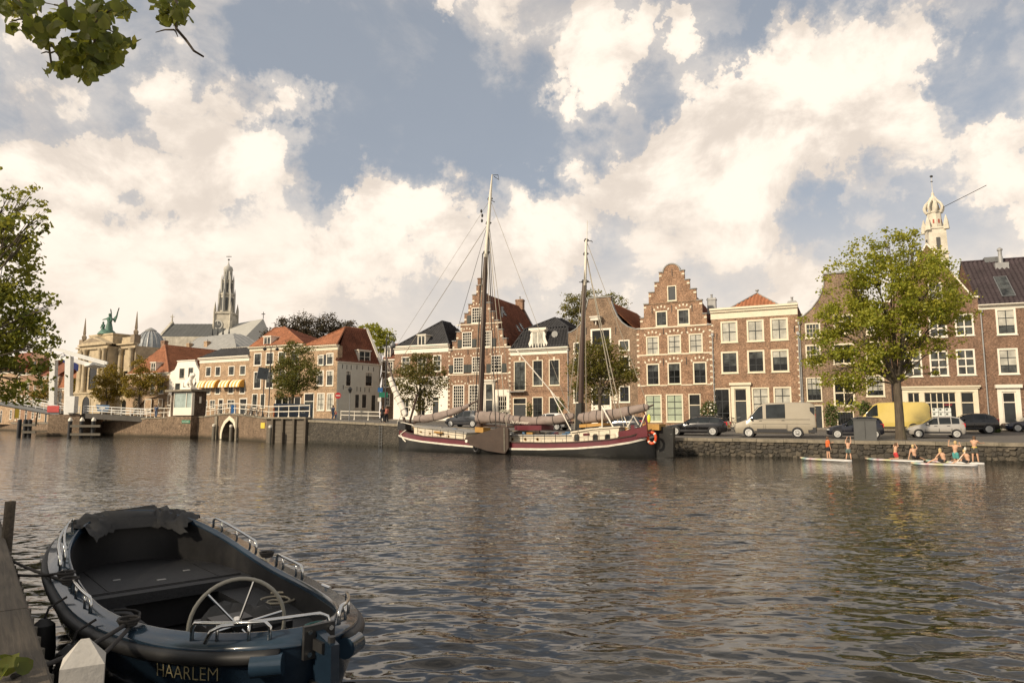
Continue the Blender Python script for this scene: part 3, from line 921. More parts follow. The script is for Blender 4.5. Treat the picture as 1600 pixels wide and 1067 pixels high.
mb=MB(); mb.lathe([(.22,c.z+.3),(.20,c.z+1.0),(.17,c.z+1.0),(.17,c.z+1.55),(.24,c.z+1.6),(.24,c.z+1.75),(.05,c.z+1.9)],c=(c.x,c.y+.1,0),n=12); h.part('flue_pipe',mb,'zinc',True,vb)
mb=MB(); mb.box(1.9,3.0,D/2-.3,D/2+.3,rid-.2,rid+.32); h.part('ridge_vent',mb,'grey')
h.pipe(.12,0,vE-.4)
HA=h
h=House('gabled_shop_house','red brick house with pointed gable and cream shopfront behind the silver car',FB[1387],FB[1533],z7)
vS=h.uv(812,322)[1]; vApex=h.uv(522,8)[1]; uc=h.W/2
gB=dict(cols=2,rows=3,fm='white',frame=.14,mun=.09,gm='halfglass')
wb=[]
for r in((350,645,460,795),(505,640,617,790),(665,630,778,785)):wb.append(h.rect(r)); h.window(r,bars=[.33,.66],**{k_:v for k_,v in gB.items()if k_!='rows'})
for r in((340,440,452,572),(500,432,608,560),(655,420,768,550)):h.window(r,bars=[.4],**{k_:v for k_,v in gB.items()if k_!='rows'})
h.window((497,235,582,335),cols=2,rows=2,fm='white',frame=.12,mun=.08,gm='halfglass')
cT=h.uv(560,850)[1]; cM=h.uv(560,868)[1]; cB=h.uv(560,888)[1]; tb=h.uv(560,940)[1]
sfm='cream'
x_l=h.uv(345,950)[0]; x_r=h.uv(797,950)[0]
op=[(375,447),(473,662),(690,770)]
opu=[(h.uv(a,930)[0],h.uv(b,930)[0])for a,b in op]
mb=MB()
xs=[x_l]+[q for ab in opu for q in ab]+[x_r]
for i in range(0,len(xs),2):mb.box(xs[i],xs[i+1],-.10,.02,.03,cB-.003)
mb.box(x_l,x_r,-.11,.02,cB,cM-.003); mb.box(x_l-.12,x_r+.12,-.22,.02,cM,cM+(cT-cM)*.5-.002); mb.box(x_l-.2,x_r+.2,-.32,.02,cM+(cT-cM)*.5,cT)
h.part('shopfront',mb,sfm)
h.window(None,uvr=(opu[0][0],opu[0][1],.35,cB),cols=2,bars=[.72],fm=sfm,frame=.06,mun=.08,sill=False,gm='glass',name='shop_window')
sw=h.window(None,uvr=(opu[1][0],opu[1][1],.35,cB),cols=5,bars=[.72],fm=sfm,frame=.06,mun=.07,sill=False,gm='glass',name='shop_window')
h.door(None,uvr=(opu[2][0],opu[2][1],.04,cB),dm='darkwood',fm=sfm,frame=.07,transom=.24,panels=2)
u0,u1=h.uv(518,1000)[0],h.uv(634,1000)[0]
va,vb_,vc=h.uv(575,980)[1],h.uv(575,1007)[1],h.uv(575,1034)[1]
M['card']=vary('white_cards',(.62,.64,.60),.08,6,.5); M['redsign']=vary('red_letters',(.34,.035,.05),.1,4,.5)
M['photo']=vary('small_printed_photos',(.10,.12,.10),.6,9,.5)
for i in range(3):
 for(q1,q0)in((va,vb_),(vb_,vc)):
  a=u0+(u1-u0)*i/3+.02; b=u0+(u1-u0)*(i+1)/3-.02
  mb=MB(); mb.mat(0); mb.box(a,b,-.03,-.005,q0+.03,q1-.02); mb.mat(1); mb.box(a+.06,a+(b-a)*.5,-.035,-.028,q0+(q1-q0)*.42,q1-.07)
  mb.build('property_card',[M['card'],M['photo']],sw)
def text_mesh(txt,size,extrude=.004,font_shear=0.0,bold=0.0):
 cu=bpy.data.curves.new('txt','FONT'); cu.body=txt; cu.size=size; cu.extrude=extrude; cu.shear=font_shear; cu.offset=bold; cu.resolution_u=3
 o=bpy.data.objects.new('txt',cu); col.objects.link(o)
 bpy.context.view_layer.update()
 dg=bpy.context.evaluated_depsgraph_get(); me=bpy.data.meshes.new_from_object(o.evaluated_get(dg))
 bpy.data.objects.remove(o); return me
def put_text(name,txt,parent,mat,p,U,V_,width,**kw):
 me=text_mesh(txt,1.0,**kw); xs_=[v.co.x for v in me.vertices]; wd_=max(xs_)-min(xs_); x0_=min(xs_); sc_=width/wd_
 U=Vector(U).normalized(); V_=Vector(V_).normalized(); Nn=U.cross(V_)
 for v in me.vertices:v.co=Vector(p)+U*((v.co.x-x0_)*sc_)+V_*(v.co.y*sc_)+Nn*(v.co.z)
 me.materials.clear(); me.materials.append(mat)
 return link(name,me,parent)
tx=h.uv(590,966); put_text('lettering','Lieder',sw,M['redsign'],(tx[0],.03,tx[1]),(1,0,0),(0,0,1),h.uv(642,966)[0]-tx[0],bold=.01)
h.wall([(0,-.3),(h.W,-.3),(h.W,vS),(h.W-.35,vS),(uc,vApex),(.35,vS),(0,vS)],M['brick_dark'])
for sg in(0,1):
 f=(lambda x:x)if sg==0 else(lambda x:h.W-x)
 mb=MB(); mb.prism([(f(-.05),-.07,vS),(f(.42),-.07,vS),(f(uc+.0),-.07,vApex),(f(uc),-.07,vApex+.22),(f(.36),-.07,vS+.16),(f(-.05),-.07,vS+.16)],(0,.45,0))
 h.part('gable_coping',mb,'white')
D=11
h.body(D,vS-.1,M['brick_dark'])
tiles(h.root,(.1,.4,vS),(.1,D,vS),(uc,.4,vApex-.25),(uc,D,vApex-.25),M['tile_plum']); tiles(h.root,(h.W-.1,D,vS),(h.W-.1,.4,vS),(uc,D,vApex-.25),(uc,.4,vApex-.25),M['tile_plum'])
mb=MB(); mb.prism([(.1,D-.3,vS-.1),(h.W-.1,D-.3,vS-.1),(uc,D-.3,vApex-.3)],(0,.25,0)); h.part('rear_gable',mb,'brick_dark')
h.pipe(.10,.2,vS-.2,'black')
h=House('neck_gable_house','brown brick house with tall curved neck gable behind the big tree',FB[1248],FB[1387],z6)
def half(pts):return[h.uv(x,y)for x,y in pts]
crv=half([(598,402),(640,385),(690,340),(735,280),(760,225),(770,190),(770,120)])
crv[0]=(0,crv[0][1])
top=crv[-1][1]
g_=[(h.W-u,v)for u,v in reversed(crv)]
gC=dict(cols=4,rows=3,fm='cream',mm='cream',frame=.13,mun=.035,gm='halfglass')
h.window((648,430,747,528),cols=4,rows=3,fm='cream',frame=.14,mun=.035,gm='halfglass'); h.window((652,568,751,698),cols=4,rows=4,fm='cream',frame=.14,mun=.035,gm='halfglass')
h.window((657,778,756,930),cols=3,rows=4,fm='cream',frame=.10,mun=.05,mm='darkwood',gms=['glass','halfglass','curtain','curtain'])
r=h.rect((657,778,756,948)); h.door(None,uvr=(r[0],r[1],.04,r[2]-.1),transom=0,fm='cream',panels=2)
z8=Z(1260,420,4.6375); h.zm=z8
h.window((430,770,567,925),cols=3,rows=4,fm='cream',frame=.14,mun=.05,mm='darkwood',gms=['glass','curtain','curtain','curtain'])
h.window((428,525,545,680),cols=4,rows=4,fm='cream',frame=.14,mun=.035,gm='halfglass'); h.window((430,385,545,480),cols=4,rows=3,fm='cream',frame=.14,mun=.035,gm='halfglass')
h.window((195,780,350,995),cols=2,bars=[.45],fm='cream',frame=.16,mun=.08,gm='glass',name='loading_door')
h.window((192,540,345,690),cols=2,rows=3,fm='cream',frame=.16,mun=.06,gm='glass',name='loading_door'); h.window((195,330,340,470),cols=2,rows=3,fm='cream',frame=.16,mun=.06,gm='glass',name='loading_door')
bw=h.rect((222,1032,345,1100)); h.window(None,uvr=(bw[0],bw[1],.15,bw[3]),cols=6,rows=1,fm='cream',mm='black',frame=.08,mun=.05,gm='glass',sill=False,name='basement_window')
h.wall([(0,-.3),(h.W,-.3)]+[(h.W-u,v)for u,v in crv]+list(reversed(crv)),M['brick_brown'])
for sg in(0,1):
 f=(lambda x:x)if sg==0 else(lambda x:h.W-x)
 mb=MB()
 inner=[(f(u),v)for u,v in crv]
 rowsc=[]
 for i,(u,v)in enumerate(inner):
  a=inner[max(0,i-1)]; b=inner[min(len(inner)-1,i+1)]
  d=Vector((b[0]-a[0],b[1]-a[1])).normalized(); n=Vector((-d.y,d.x))*.09*(1 if sg==0 else-1)
  rowsc.append([Vector((u,-.07,v)),Vector((u+n.x,-.07,v+n.y)),Vector((u+n.x,.36,v+n.y)),Vector((u,.36,v))])
 mb.grid(rowsc,close=True); mb.poly(rowsc[0]); mb.poly(rowsc[-1]); h.part('gable_edging',mb,'lead')
mb=MB(); mb.box(crv[-1][0]-.12,h.W-crv[-1][0]+.12,-.12,.4,top,top+.16); h.part('gable_cap',mb,'lead')
D=12; vS=crv[0][1]; uc=h.W/2
h.body(D,vS-.2,M['brick_brown'])
tiles(h.root,(.1,.4,vS-.1),(.1,D,vS-.1),(uc,.4,top-1.2),(uc,D,top-1.2),M['tile_red']); tiles(h.root,(h.W-.1,D,vS-.1),(h.W-.1,.4,vS-.1),(uc,D,top-1.2),(uc,.4,top-1.2),M['tile_red'])
h.pipe(.12,0,vS-.3)
h=House('cornice_house','orange brick house with wide cream cornice and red hipped roof behind the van',FB[1112],FB[1248],z6)
vT=h.uv(320,328)[1]; vB=h.uv(320,392)[1]
kw=dict(cols=2,rows=2,fm='cream',mm='darkwood',frame=.17,mun=.07)
for i,r in enumerate(((107,418,216,555),(274,408,385,548),(425,397,540,540))):h.window(r,gm='curtain',**kw)
for i,r in enumerate(((110,612,220,752),(278,603,390,748),(430,598,545,743))):h.window(r,cols=2,rows=3,fm='cream',mm='darkwood',frame=.17,mun=.06,gms=['glass',('halfglass','glass','halfglass')[i],('halfglass','halfglass','curtain')[i]])
h.window((308,842,420,1005),cols=2,rows=3,fm='cream',mm='darkwood',frame=.14,mun=.07,gm='curtain'); h.window((447,838,562,1000),cols=2,rows=3,fm='cream',mm='darkwood',frame=.14,mun=.07,gm='curtain')
r=h.rect((65,847,170,1060)); h.window(None,uvr=(r[0],r[1],.25,r[3]),cols=2,rows=3,fm='cream',mm='darkwood',frame=.13,mun=.07,gm='glass',name='shop_window')
r=h.rect((198,850,277,1060)); h.door(None,uvr=(r[0],r[1],.04,r[3]),transom=.28,fm='cream',frame=.08)
a0,a1=h.uv(175,930)[0],h.uv(300,930)[0]; ct=h.uv(237,828)[1]; ctt=h.uv(237,812)[1]
mb=MB(); mb.box(a0,r[0]-.003,-.10,.02,.03,r[3]); mb.box(r[1]+.003,a1,-.10,.02,.03,r[3]); mb.box(a0,a1,-.10,.02,r[3]+.003,ct); mb.box(a0-.12,a1+.12,-.3,.02,ct+.002,ctt); h.part('door_surround',mb,'cream')
h.wall([(0,-.3),(h.W,-.3),(h.W,vT-.05),(0,vT-.05)],M['brick_orange'])
h.cornice(vB,vT+.1,'cream',.38)
D=10; h.body(D,vT-.15,M['brick_orange'])
mb=MB(); mb.box(-.02,h.W+.02,.26,D,vT-.1,vT+.0); h.part('flat_gutter',mb,'zinc')
za,zb_=vT+.02,vT+.02+(h.uv(360,245,4.5)[1]-vT)*1.0
xa,xb=h.uv(155,338,.9)[0],h.uv(493,315,.9)[0]; xc=(xa+xb)/2
tiles(h.root,(xa,.8,za),(xb,.8,za),(xc,4.2,zb_),(xc,4.2,zb_),M['tile_orange'],.3,.35,.045)
tiles(h.root,(xb,.8,za),(xb,8.5,za),(xc,4.2,zb_),(xc,5.5,zb_),M['tile_orange']); tiles(h.root,(xa,8.5,za),(xa,.8,za),(xc,5.5,zb_),(xc,4.2,zb_),M['tile_orange'])
ridge(h.root,[(xa,.8,za),(xc,4.2,zb_),(xb,.8,za)],M['lead'],.10); 
mb=MB(); mb.lathe([(.12,zb_),(.10,zb_+.3),(.2,zb_+.32),(.2,zb_+.45)],c=(xc,4.3,0),n=8); h.part('flue_pipe',mb,'zinc',True)
chimney(h.root,h.W*.93,2.5,vT+.3,.8,.5,.45,'zinc',1)
for s_ in(0,1):
 mb=MB(); z_=.8; n_=0
 while z_<vB-.3:
  if s_==1 or z_>0:mb.box(*((0.0,.22)if s_==0 else(h.W-.22,h.W)),-.02,.02,z_,z_+.16)
  z_+=.62; n_+=1
 h.part('quoin_blocks',mb,'stone')
h.pipe(.10,0,h.uv(60,495)[1]); h.pipe(h.W-.02,0,h.uv(600,485)[1]); h.anchors([(h.W-.35,h.uv(560,470)[1]),(.55,h.uv(85,515)[1])])
h=House('step_gable_house','brick step gable house with round topped gable and pale arch blocks',FB[995],FB[1112],z5)
L=[(553,472),(577,472),(577,400),(600,400),(600,312),(632,312),(632,237),(670,237),(670,172),(700,172),(700,108),(728,108)]
Lu=[h.uv(x,y)for x,y in L]; Lu[0]=(0,Lu[0][1])
uc=h.W/2; Lu=[(u*uc/(h.uv(781,100)[0]),v)for u,v in Lu]; Lu[0]=(0,Lu[0][1])
vt=h.uv(781,52)[1]; rr_=uc-Lu[-1][0]; vb0=Lu[-1][1]
arc=[(uc-rr_*math.cos(math.pi*i/12),vb0+(vt-vb0)*math.sin(math.pi*i/12))for i in range(1,12)]
out=[(0,-.3),(h.W,-.3)]+[(h.W-u,v)for u,v in Lu]+list(reversed(arc))+[(u,v)for u,v in reversed(Lu)]
kw=dict(fm='cream',mm='darkwood',frame=.13,mun=.06)
ws=[]
for r in((615,515,697,635),(752,505,838,625),(888,497,977,620)):ws.append(h.rect(r)); h.window(r,cols=2,rows=3,gm='curtain',**kw)
for r in((617,690,700,828),(752,683,838,822),(915,678,1003,820)):ws.append(h.rect(r)); h.window(r,cols=2,rows=3,gms=['glass','glass','halfglass'],**kw)
for r in((675,352,750,450),(815,340,893,440)):ws.append(h.rect(r)); h.window(r,cols=2,rows=2,fm='cream',mm='darkwood',frame=.13,mun=.08,gm='halfglass')
r=h.rect((608,888,715,1067)); h.window(None,uvr=(r[0],r[1],.55,r[3]),cols=2,rows=4,gm='blind',**kw)
r=h.rect((742,885,852,1067)); h.window(None,uvr=(r[0],r[1],.55,r[3]),cols=2,rows=4,gm='blind',**kw)
r=h.rect((887,883,965,1040)); h.door(None,uvr=(r[0],r[1],.04,r[3]),transom=.30,fm='cream',frame=.1)
r=h.rect((750,190,808,288)); h.window(None,uvr=r,cols=1,rows=1,gm='darkwood',fm='cream',frame=.10,name='attic_hatch')
h.wall(out,M['brick_mix'],.35)
mb=MB()
for w in ws:mb.cm=0; q=h.blocks_arch(w,.32,5); mb.add(q.v,q.f)
h.part('arch_blocks',mb,'stone')
for(y,x0,x1)in((462,553,1038),(637,553,1038)):
 v=h.uv(781,y-8)[1]; h.band(0,h.W,v-.07,v+.07)
v=h.uv(781,828)[1]
for(a,b)in((560,612),(700,750),(838,912),(1003,1038)):h.band(max(0,h.uv(a,828)[0]),min(h.W,h.uv(b,828)[0]),v-.06,v+.06)
h.band(h.uv(600,310)[0],h.W-h.uv(600,310)[0],h.uv(781,300)[1]-.05,h.uv(781,300)[1]+.05,-.05,'brick_brown')
mb=MB()
for i in range(0,len(Lu)-1,2):
 a,b=Lu[i],Lu[i+1]
 for f in(lambda x:x,lambda x:h.W-x):
  x0,x1=sorted((f(a[0]-.06),f(b[0]+.02))); mb.box(x0,x1,-.08,.43,a[1]+.002,a[1]+.10)
h.part('step_caps',mb,'lead')
mb=MB(); arc2=[(uc-(rr_+.0)*math.cos(math.pi*i/12),vb0+(vt-vb0)*math.sin(math.pi*i/12))for i in range(13)]; arc3=[(uc-(rr_+.12)*math.cos(math.pi*i/12),vb0+(vt-vb0+.12)*math.sin(math.pi*i/12))for i in range(13)]
mb.grid([[Vector((a[0],-.06,a[1])),Vector((b[0],-.06,b[1])),Vector((b[0],.41,b[1])),Vector((a[0],.41,a[1]))]for a,b in zip(arc2,arc3)],close=True); h.part('round_cap',mb,'lead')
mb=MB()
for i in range(1,len(Lu)-2,2):
 for f in(lambda x:x,lambda x:h.W-x):
  x0,x1=sorted((f(Lu[i][0]+.0),f(Lu[i][0]+.3))); mb.box(x0,x1,-.02,.02,Lu[i+1][1]-.45,Lu[i+1][1]-.27)
z_=h.uv(560,830)[1]
while z_<Lu[0][1]-.3:
 mb.box(0,.26,-.02,.02,z_,z_+.17); mb.box(h.W-.26,h.W,-.02,.02,z_,z_+.17); z_+=.62
h.part('quoin_blocks',mb,'stone')
h.anchors([h.uv(725,480),h.uv(870,470),h.uv(725,680),h.uv(872,672),h.uv(780,105),h.uv(652,345),h.uv(778,340),h.uv(908,330)],.8)
D=12; vS=Lu[0][1]; vr=Lu[-1][1]-1.0
h.body(D,vS-.2,M['brick_mix'])
tiles(h.root,(.1,.4,vS-.1),(.1,D,vS-.1),(uc,.4,vr),(uc,D,vr),M['tile_red']); tiles(h.root,(h.W-.1,D,vS-.1),(h.W-.1,.4,vS-.1),(uc,D,vr),(uc,.4,vr),M['tile_red'])
chimney(h.root,h.W-.5,3.2,vS+2.2,.9,.6,1.2,'zinc',1)
HE=h
h=House('warehouse','brown brick warehouse with flat topped curved gable and red roof',FB[888],FB[995],z5)
Lp=[(95,495),(130,490),(165,470),(195,435),(217,385),(235,320),(245,275)]
Lu=[h.uv(x,y)for x,y in Lp]; Lu[0]=(0,Lu[0][1]); uR=h.uv(385,262)[0]
vtop=h.uv(315,268)[1]; Lu[-1]=(Lu[-1][0],vtop)
Rp=[(388,290),(402,335),(425,385),(455,425),(495,455),(553,472)]; Ru=[h.uv(x,y)for x,y in Rp]; Ru[-1]=(h.W,Ru[-1][1])
out=[(0,-.3),(h.W,-.3)]+list(reversed(Ru))+[(uR,vtop)]+list(reversed(Lu))
kw=dict(fm='white',mm='darkwood',frame=.13,mun=.06)
h.window((258,465,390,600),cols=2,rows=1,fm='white',mm='darkwood',frame=.2,mun=.08,gm='glass',name='loading_door')
h.window((148,553,205,625),cols=2,rows=1,gm='glass',**kw); h.window((438,538,508,608),cols=1,rows=1,gm='halfglass',**kw)
h.window((440,640,510,730),cols=2,rows=2,gm='glass',**kw); h.window((148,650,205,740),cols=2,rows=2,gm='glass',**kw)
h.window((258,660,390,790),cols=2,rows=2,fm='white',mm='darkwood',frame=.2,mun=.08,gm='glass',name='loading_door')
h.window((148,840,203,942),cols=2,rows=2,gm='glass',**kw); h.window((440,832,510,938),cols=2,rows=2,gm='glass',**kw)
r=h.rect((262,835,392,985)); shop=h.window(None,uvr=(r[0],r[1],.2,r[3]),cols=1,bars=[.40,.47],fm='white',frame=.2,mun=.2,gm='glass',sill=False,name='shop_window')
M['goldtext']=vary('pale_gold_lettering',(.55,.50,.33),.1,5,.5)
t0=h.uv(281,878); t1=h.uv(384,878)
put_text('lettering','HET HOLZBOOM',shop,M['goldtext'],(t0[0],.035,t0[1]),(1,0,0),(0,0,1),t1[0]-t0[0],bold=.02)
t0=h.uv(283,893); t1=h.uv(382,893); put_text('lettering','Antiek en Brocante',shop,M['offwhite'],(t0[0],.035,t0[1]),(1,0,0),(0,0,1),t1[0]-t0[0],bold=.02)
mb=MB(); a=h.rect((400,888,432,925)); mb.box(a[0],a[1],-.06,.01,a[2],a[3]); h.part('notice_board',mb,'cream')
for(x0,x1)in((403,412),(416,427)):
 a=h.rect((x0,931,x1,944)); mb=MB(); mb.box(a[0],a[1],-.04,.01,a[2],a[3]); h.part('notice_plate',mb,'white')
h.wall(out,M['brick_brown'],.35)
for P_ in(Lu,Ru):
 mb=MB(); rowsc=[]
 for i,(u,v)in enumerate(P_):
  a=P_[max(0,i-1)]; b=P_[min(len(P_)-1,i+1)]
  d=Vector((b[0]-a[0],b[1]-a[1])).normalized(); n=Vector((-d.y,d.x))*.10
  if n.y<0:n=-n
  rowsc.append([Vector((u,-.07,v)),Vector((u+n.x,-.07,v+n.y)),Vector((u+n.x,.42,v+n.y)),Vector((u,.42,v))])
 mb.grid(rowsc,close=True); mb.poly(rowsc[0]); mb.poly(rowsc[-1]); h.part('gable_edging',mb,'lead')
mb=MB(); mb.box(Lu[-1][0]-.1,uR+.1,-.09,.44,vtop,vtop+.13); h.part('gable_cap',mb,'lead')
a=h.uv(300,412); mb=MB(); mb.box(a[0]-.55,a[0]+.55,-.75,.01,a[1]-.1,a[1]+.25); mb.box(a[0]-.65,a[0]+.65,-.85,.01,a[1]+.25,a[1]+.38); mb.box(a[0]-.06,a[0]+.06,-.5,-.35,a[1]-.6,a[1]-.1); h.part('hoist_beam',mb,'offwhite')
h.anchors([h.uv(418,480),h.uv(230,480)],.8)
D=13; uc=h.W/2; vS=min(Lu[0][1],Ru[-1][1]); vr=h.uv(425,345,1)[1]+1.3
h.body(D,vS-.15,M['brick_brown'])
tiles(h.root,(.1,.45,vS-.1),(.1,D,vS-.1),(uc,.45,vr),(uc,D,vr),M['tile_orange']); tiles(h.root,(h.W-.1,D,vS-.1),(h.W-.1,.45,vS-.1),(uc,D,vr),(uc,.45,vr),M['tile_orange'])
mb=MB(); mb.prism([(.1,D-.3,vS-.1),(h.W-.1,D-.3,vS-.1),(uc,D-.3,vr-.05)],(0,.25,0)); h.part('rear_gable',mb,'brick_brown')
h=House('mansard_house','red brick house with black glazed mansard roof and ornate white dormer',FB[798],FB[888],z4)
vE=h.uv(710,640)[1]; vB=h.uv(710,684)[1]
kw=dict(fm='cream',mm='greenblack',frame=.10,mun=.05)
h.window((547,730,630,935),cols=2,bars=[.32,.68],gm='halfglass',sill=False,name='french_window',**kw)
h.window((677,722,748,902),cols=2,bars=[.33,.66],gms=['halfglass','glass','glass'],**kw); h.window((790,717,865,898),cols=2,bars=[.33,.66],gms=['halfglass','glass','glass'],**kw)
r=h.rect((540,983,635,1067)); h.door(None,uvr=(r[0],r[1],.04,r[3]),transom=.2,fm='cream',panels=1)
for q in((675,978,748,1067),(790,978,862,1067)):r=h.rect(q); h.window(None,uvr=(r[0],r[1],.7,r[3]),cols=2,rows=3,gm='glass',**kw)
h.wall([(0,-.3),(h.W,-.3),(h.W,vE-.02),(0,vE-.02)],M['brick_orange'])
h.cornice(vB,vE,'white',.45); h.band(0,h.W,h.uv(710,938)[1]-.05,h.uv(710,938)[1]+.05,-.05,'brick_red')
mb=MB()
for x in(588,712,826):a=h.uv(x,713); mb.box(a[0]-.12,a[0]+.12,-.04,.02,a[1]-.22,a[1]+.22)
h.part('keystones',mb,'stone')
r=h.rect((522,880,632,940))
mb=MB(); mb.box(r[0]-.1,r[1]+.1,-.75,.0,r[2]-.08,r[2]); bal=h.part('balcony',mb,'zinc')
mb=MB(); mb.tube([(r[0]-.05,0,r[3]),(r[0]-.05,-.7,r[3]),(r[1]+.05,-.7,r[3]),(r[1]+.05,0,r[3])],.03,5)
for i in range(15):x=r[0]+(r[1]-r[0])*i/14; mb.tube([(x,-.7,r[2]),(x,-.7,r[3])],.014,4)
h.part('balcony_railing',mb,'black',False,bal)
D=9; vm=h.uv(610,515,1.4)[1]; vr=h.uv(800,430,3.5)[1]; W=h.W
h.body(D,vE-.1,M['brick_orange'])
tl=dict(pitch=.3,course=.4,amp=.06)
A=[(0,0,vE),(W,0,vE),(W,D,vE),(0,D,vE)]; Bm=[(1.3,1.3,vm),(W-.6,1.3,vm),(W-.6,D-1.3,vm),(1.3,D-1.3,vm)]; R0,R1=(W*.55,4.0,vr),(W*.6,D-4.0,vr)
for i in range(4):
 j=(i+1)%4
 tiles(h.root,A[i],A[j],Bm[i],Bm[j],M['tile_black'],**tl)
tiles(h.root,Bm[0],Bm[1],R0,R0,M['tile_black'],**tl); tiles(h.root,Bm[1],Bm[2],R0,R1,M['tile_black'],**tl); tiles(h.root,Bm[2],Bm[3],R1,R1,M['tile_black'],**tl); tiles(h.root,Bm[3],Bm[0],R1,R0,M['tile_black'],**tl)
for i in range(4):ridge(h.root,[A[i],Bm[i],R0 if i<2 else R1],M['tile_black'],.13)
dm,r,yd=place_dormer(h,(672,522,755,628),vE,(vm-vE)/1.3,y00=0,cols=2,rows=1,gm='curtain',roofm='white')
mb=MB()
for sg in(-1,1):
 x0=r[0]if sg<0 else r[1]
 pr_=[(0,0),(.45,0),(.62,.35),(.38,.7),(.22,1.1),(.30,1.35),(.12,1.6),(0,1.7)]
 sc_=(r[3]-r[2])/1.75
 mb.prism([(x0+sg*a*.75,yd-.03,r[2]+b*sc_)for a,b in pr_],(0,.16,0))
mb.box(r[0]-.35,r[1]+.35,yd-.2,yd+.35,r[3]+.135,r[3]+.38); h.part('dormer_scrolls',mb,'white',False,dm)
a=h.uv(835,545,.8); mb=MB(); mb.lathe([(.32,-.2),(.40,-.2),(.40,.3),(.32,.3)],c=(a[0],.75,a[1]),n=16,axis='y'); h.part('round_dormer',mb,'lead',True)
h.pipe(h.W-.05,.2,h.uv(905,640)[1])
h=House('shuttered_step_gable_house','tall brick step gable house with black shutters and long red tiled roof',FB[701],FB[798],z4)
uc=h.W/2; vS=h.uv(300,648)[1]; vP=h.uv(285,208)[1]; ns=8
st_=[]
hw0=uc; hw1=.42
for i in range(ns):
 w0=hw0+(hw1-hw0)*i/(ns-1)
 st_.append((uc-w0,vS+(vP-vS)*i/(ns-1)))
left=[]
for i,(u,v)in enumerate(st_):
 if i>0:left.append((u,left[-1][1])); left.append((u,v))
 else:left.append((u,v))
out=[(0,-.3),(h.W,-.3)]+[(h.W-u,v)for u,v in left]+list(reversed(left))
o2=[]
for p in out:
 if not o2 or(abs(p[0]-o2[-1][0])+abs(p[1]-o2[-1][1]))>1e-4:o2.append(p)
out=o2
ws=[]; sh=MB()
def xwin(r,shut=True,cols=2):
 u0,u1,v0,v1=h.rect(r); ws.append((u0,u1,v0,v1))
 h.window(r,cols=cols*2,bars=[.22,.44,.62,.80],fm='white',frame=.10,mun=.04,gm='glass')
 um=(u0+u1)/2
 if shut:
  for(a,b)in((u0-.62,u0-.03),(u1+.03,u1+.62)):
   if a<.05 or b>h.W-.05:continue
   m_=MB(); m_.box(a,b,-.08,-.01,v0,v0+(v1-v0)*.52)
   m_.box(a+.06,b-.06,-.10,-.075,v0+.08,v0+(v1-v0)*.44); h.part('shutter',m_,'greenblack')
xwin((253,358,322,465)); xwin((187,528,255,635)); xwin((342,520,392,630))
xwin((127,705,197,812)); xwin((255,700,313,808)); xwin((388,690,463,810))
for q in((122,895,202,1067),(232,893,302,1067)):
 r=h.rect(q); ws.append((r[0],r[1],r[2],r[3])); h.window(None,uvr=(r[0],r[1],.7,r[3]),cols=5,rows=10,fm='white',frame=.13,mun=.045,gm='glass')
r=h.rect((338,872,412,1067)); h.door(None,uvr=(r[0]+.15,r[1]-.15,.04,r[3]-.2),transom=.38,fm='white',frame=.14,glass='halfglass')
mb=MB(); mb.box(r[0]-.1,r[0]+.145,-.10,.02,.03,r[3]-.2); mb.box(r[1]-.145,r[1]+.1,-.10,.02,.03,r[3]-.2); mb.box(r[0]-.1,r[1]+.1,-.12,.02,r[3]-.197,r[3]+.05); mb.box(r[0]-.25,r[1]+.25,-.3,.02,r[3]+.052,r[3]+.22); h.part('door_surround',mb,'white')
r=h.rect((415,927,518,1067)); mb=MB(); u0_,u1_=r[0]+.35,r[1]-.35
h.window(None,uvr=(u0_,u1_,.8,r[3]-.75),cols=4,rows=4,fm='white',frame=.1,mun=.045,gm='glass')
mb.box(r[0]+.02,u0_-.003,-.08,.02,.03,r[3]-.75); mb.box(u1_+.003,r[1]-.02,-.08,.02,.03,r[3]-.75); mb.box(r[0]+.02,r[1]-.02,-.08,.02,r[3]-.747,r[3]); h.part('shop_surround',mb,'white')
h.wall(out,M['brick_red'],.35)
mb=MB()
for i,w in enumerate(ws):q=h.blocks_arch(w,.30,5,(.15,.20)); mb.add(q.v,q.f)
for(x,y)in((383,850),(465,855)):
 a=h.uv(x,y); q=h.blocks_arch((a[0]-.75,a[0]+.75,0,a[1]-.3),.3,5,(.16,.22)); mb.add(q.v,q.f)
h.part('arch_blocks',mb,'stone')
for y in(820,640,472):v=h.uv(300,y)[1]; wl=0 if y>600 else h.uv(150,472)[0]; h.band(wl,h.W-wl,v-.06,v+.06)
mb=MB(); m2=MB()
for i in range(ns):
 u,v=st_[i]
 un=st_[i+1][0]if i<ns-1 else uc+.42
 vn=v
 for f in(lambda x:x,lambda x:h.W-x):
  if i<ns-1:
   x0,x1=sorted((f(u-.05),f(un+.03))); mb.box(x0,x1,-.09,.44,v+.002,v+.11)
   x0,x1=sorted((f(un),f(un+.3))); m2.box(x0,x1,-.02,.02,v+.3,v+.5)
  z_=0
mb.box(uc-.46,uc+.46,-.09,.44,vP+.002,vP+.11)
h.part('step_caps',mb,'lead')
z_=.6
while z_<vS-.2:m2.box(0,.26,-.02,.02,z_,z_+.17); m2.box(h.W-.26,h.W,-.02,.02,z_,z_+.17); z_+=.55
h.part('quoin_blocks',m2,'stone')
a=h.uv(287,162); mb=MB(); mb.box(uc-.22,uc+.22,-.05,.38,vP+.11,a[1]); mb.box(uc-.28,uc+.28,-.1,.43,a[1]+.002,a[1]+.12); mb.box(uc-.10,uc+.10,-.16,-.002,h.uv(287,330)[1],vP); h.part('gable_finial',mb,'brick_dark')
h.anchors([h.uv(228,660),h.uv(360,660),h.uv(228,860),h.uv(300,500)],.9)
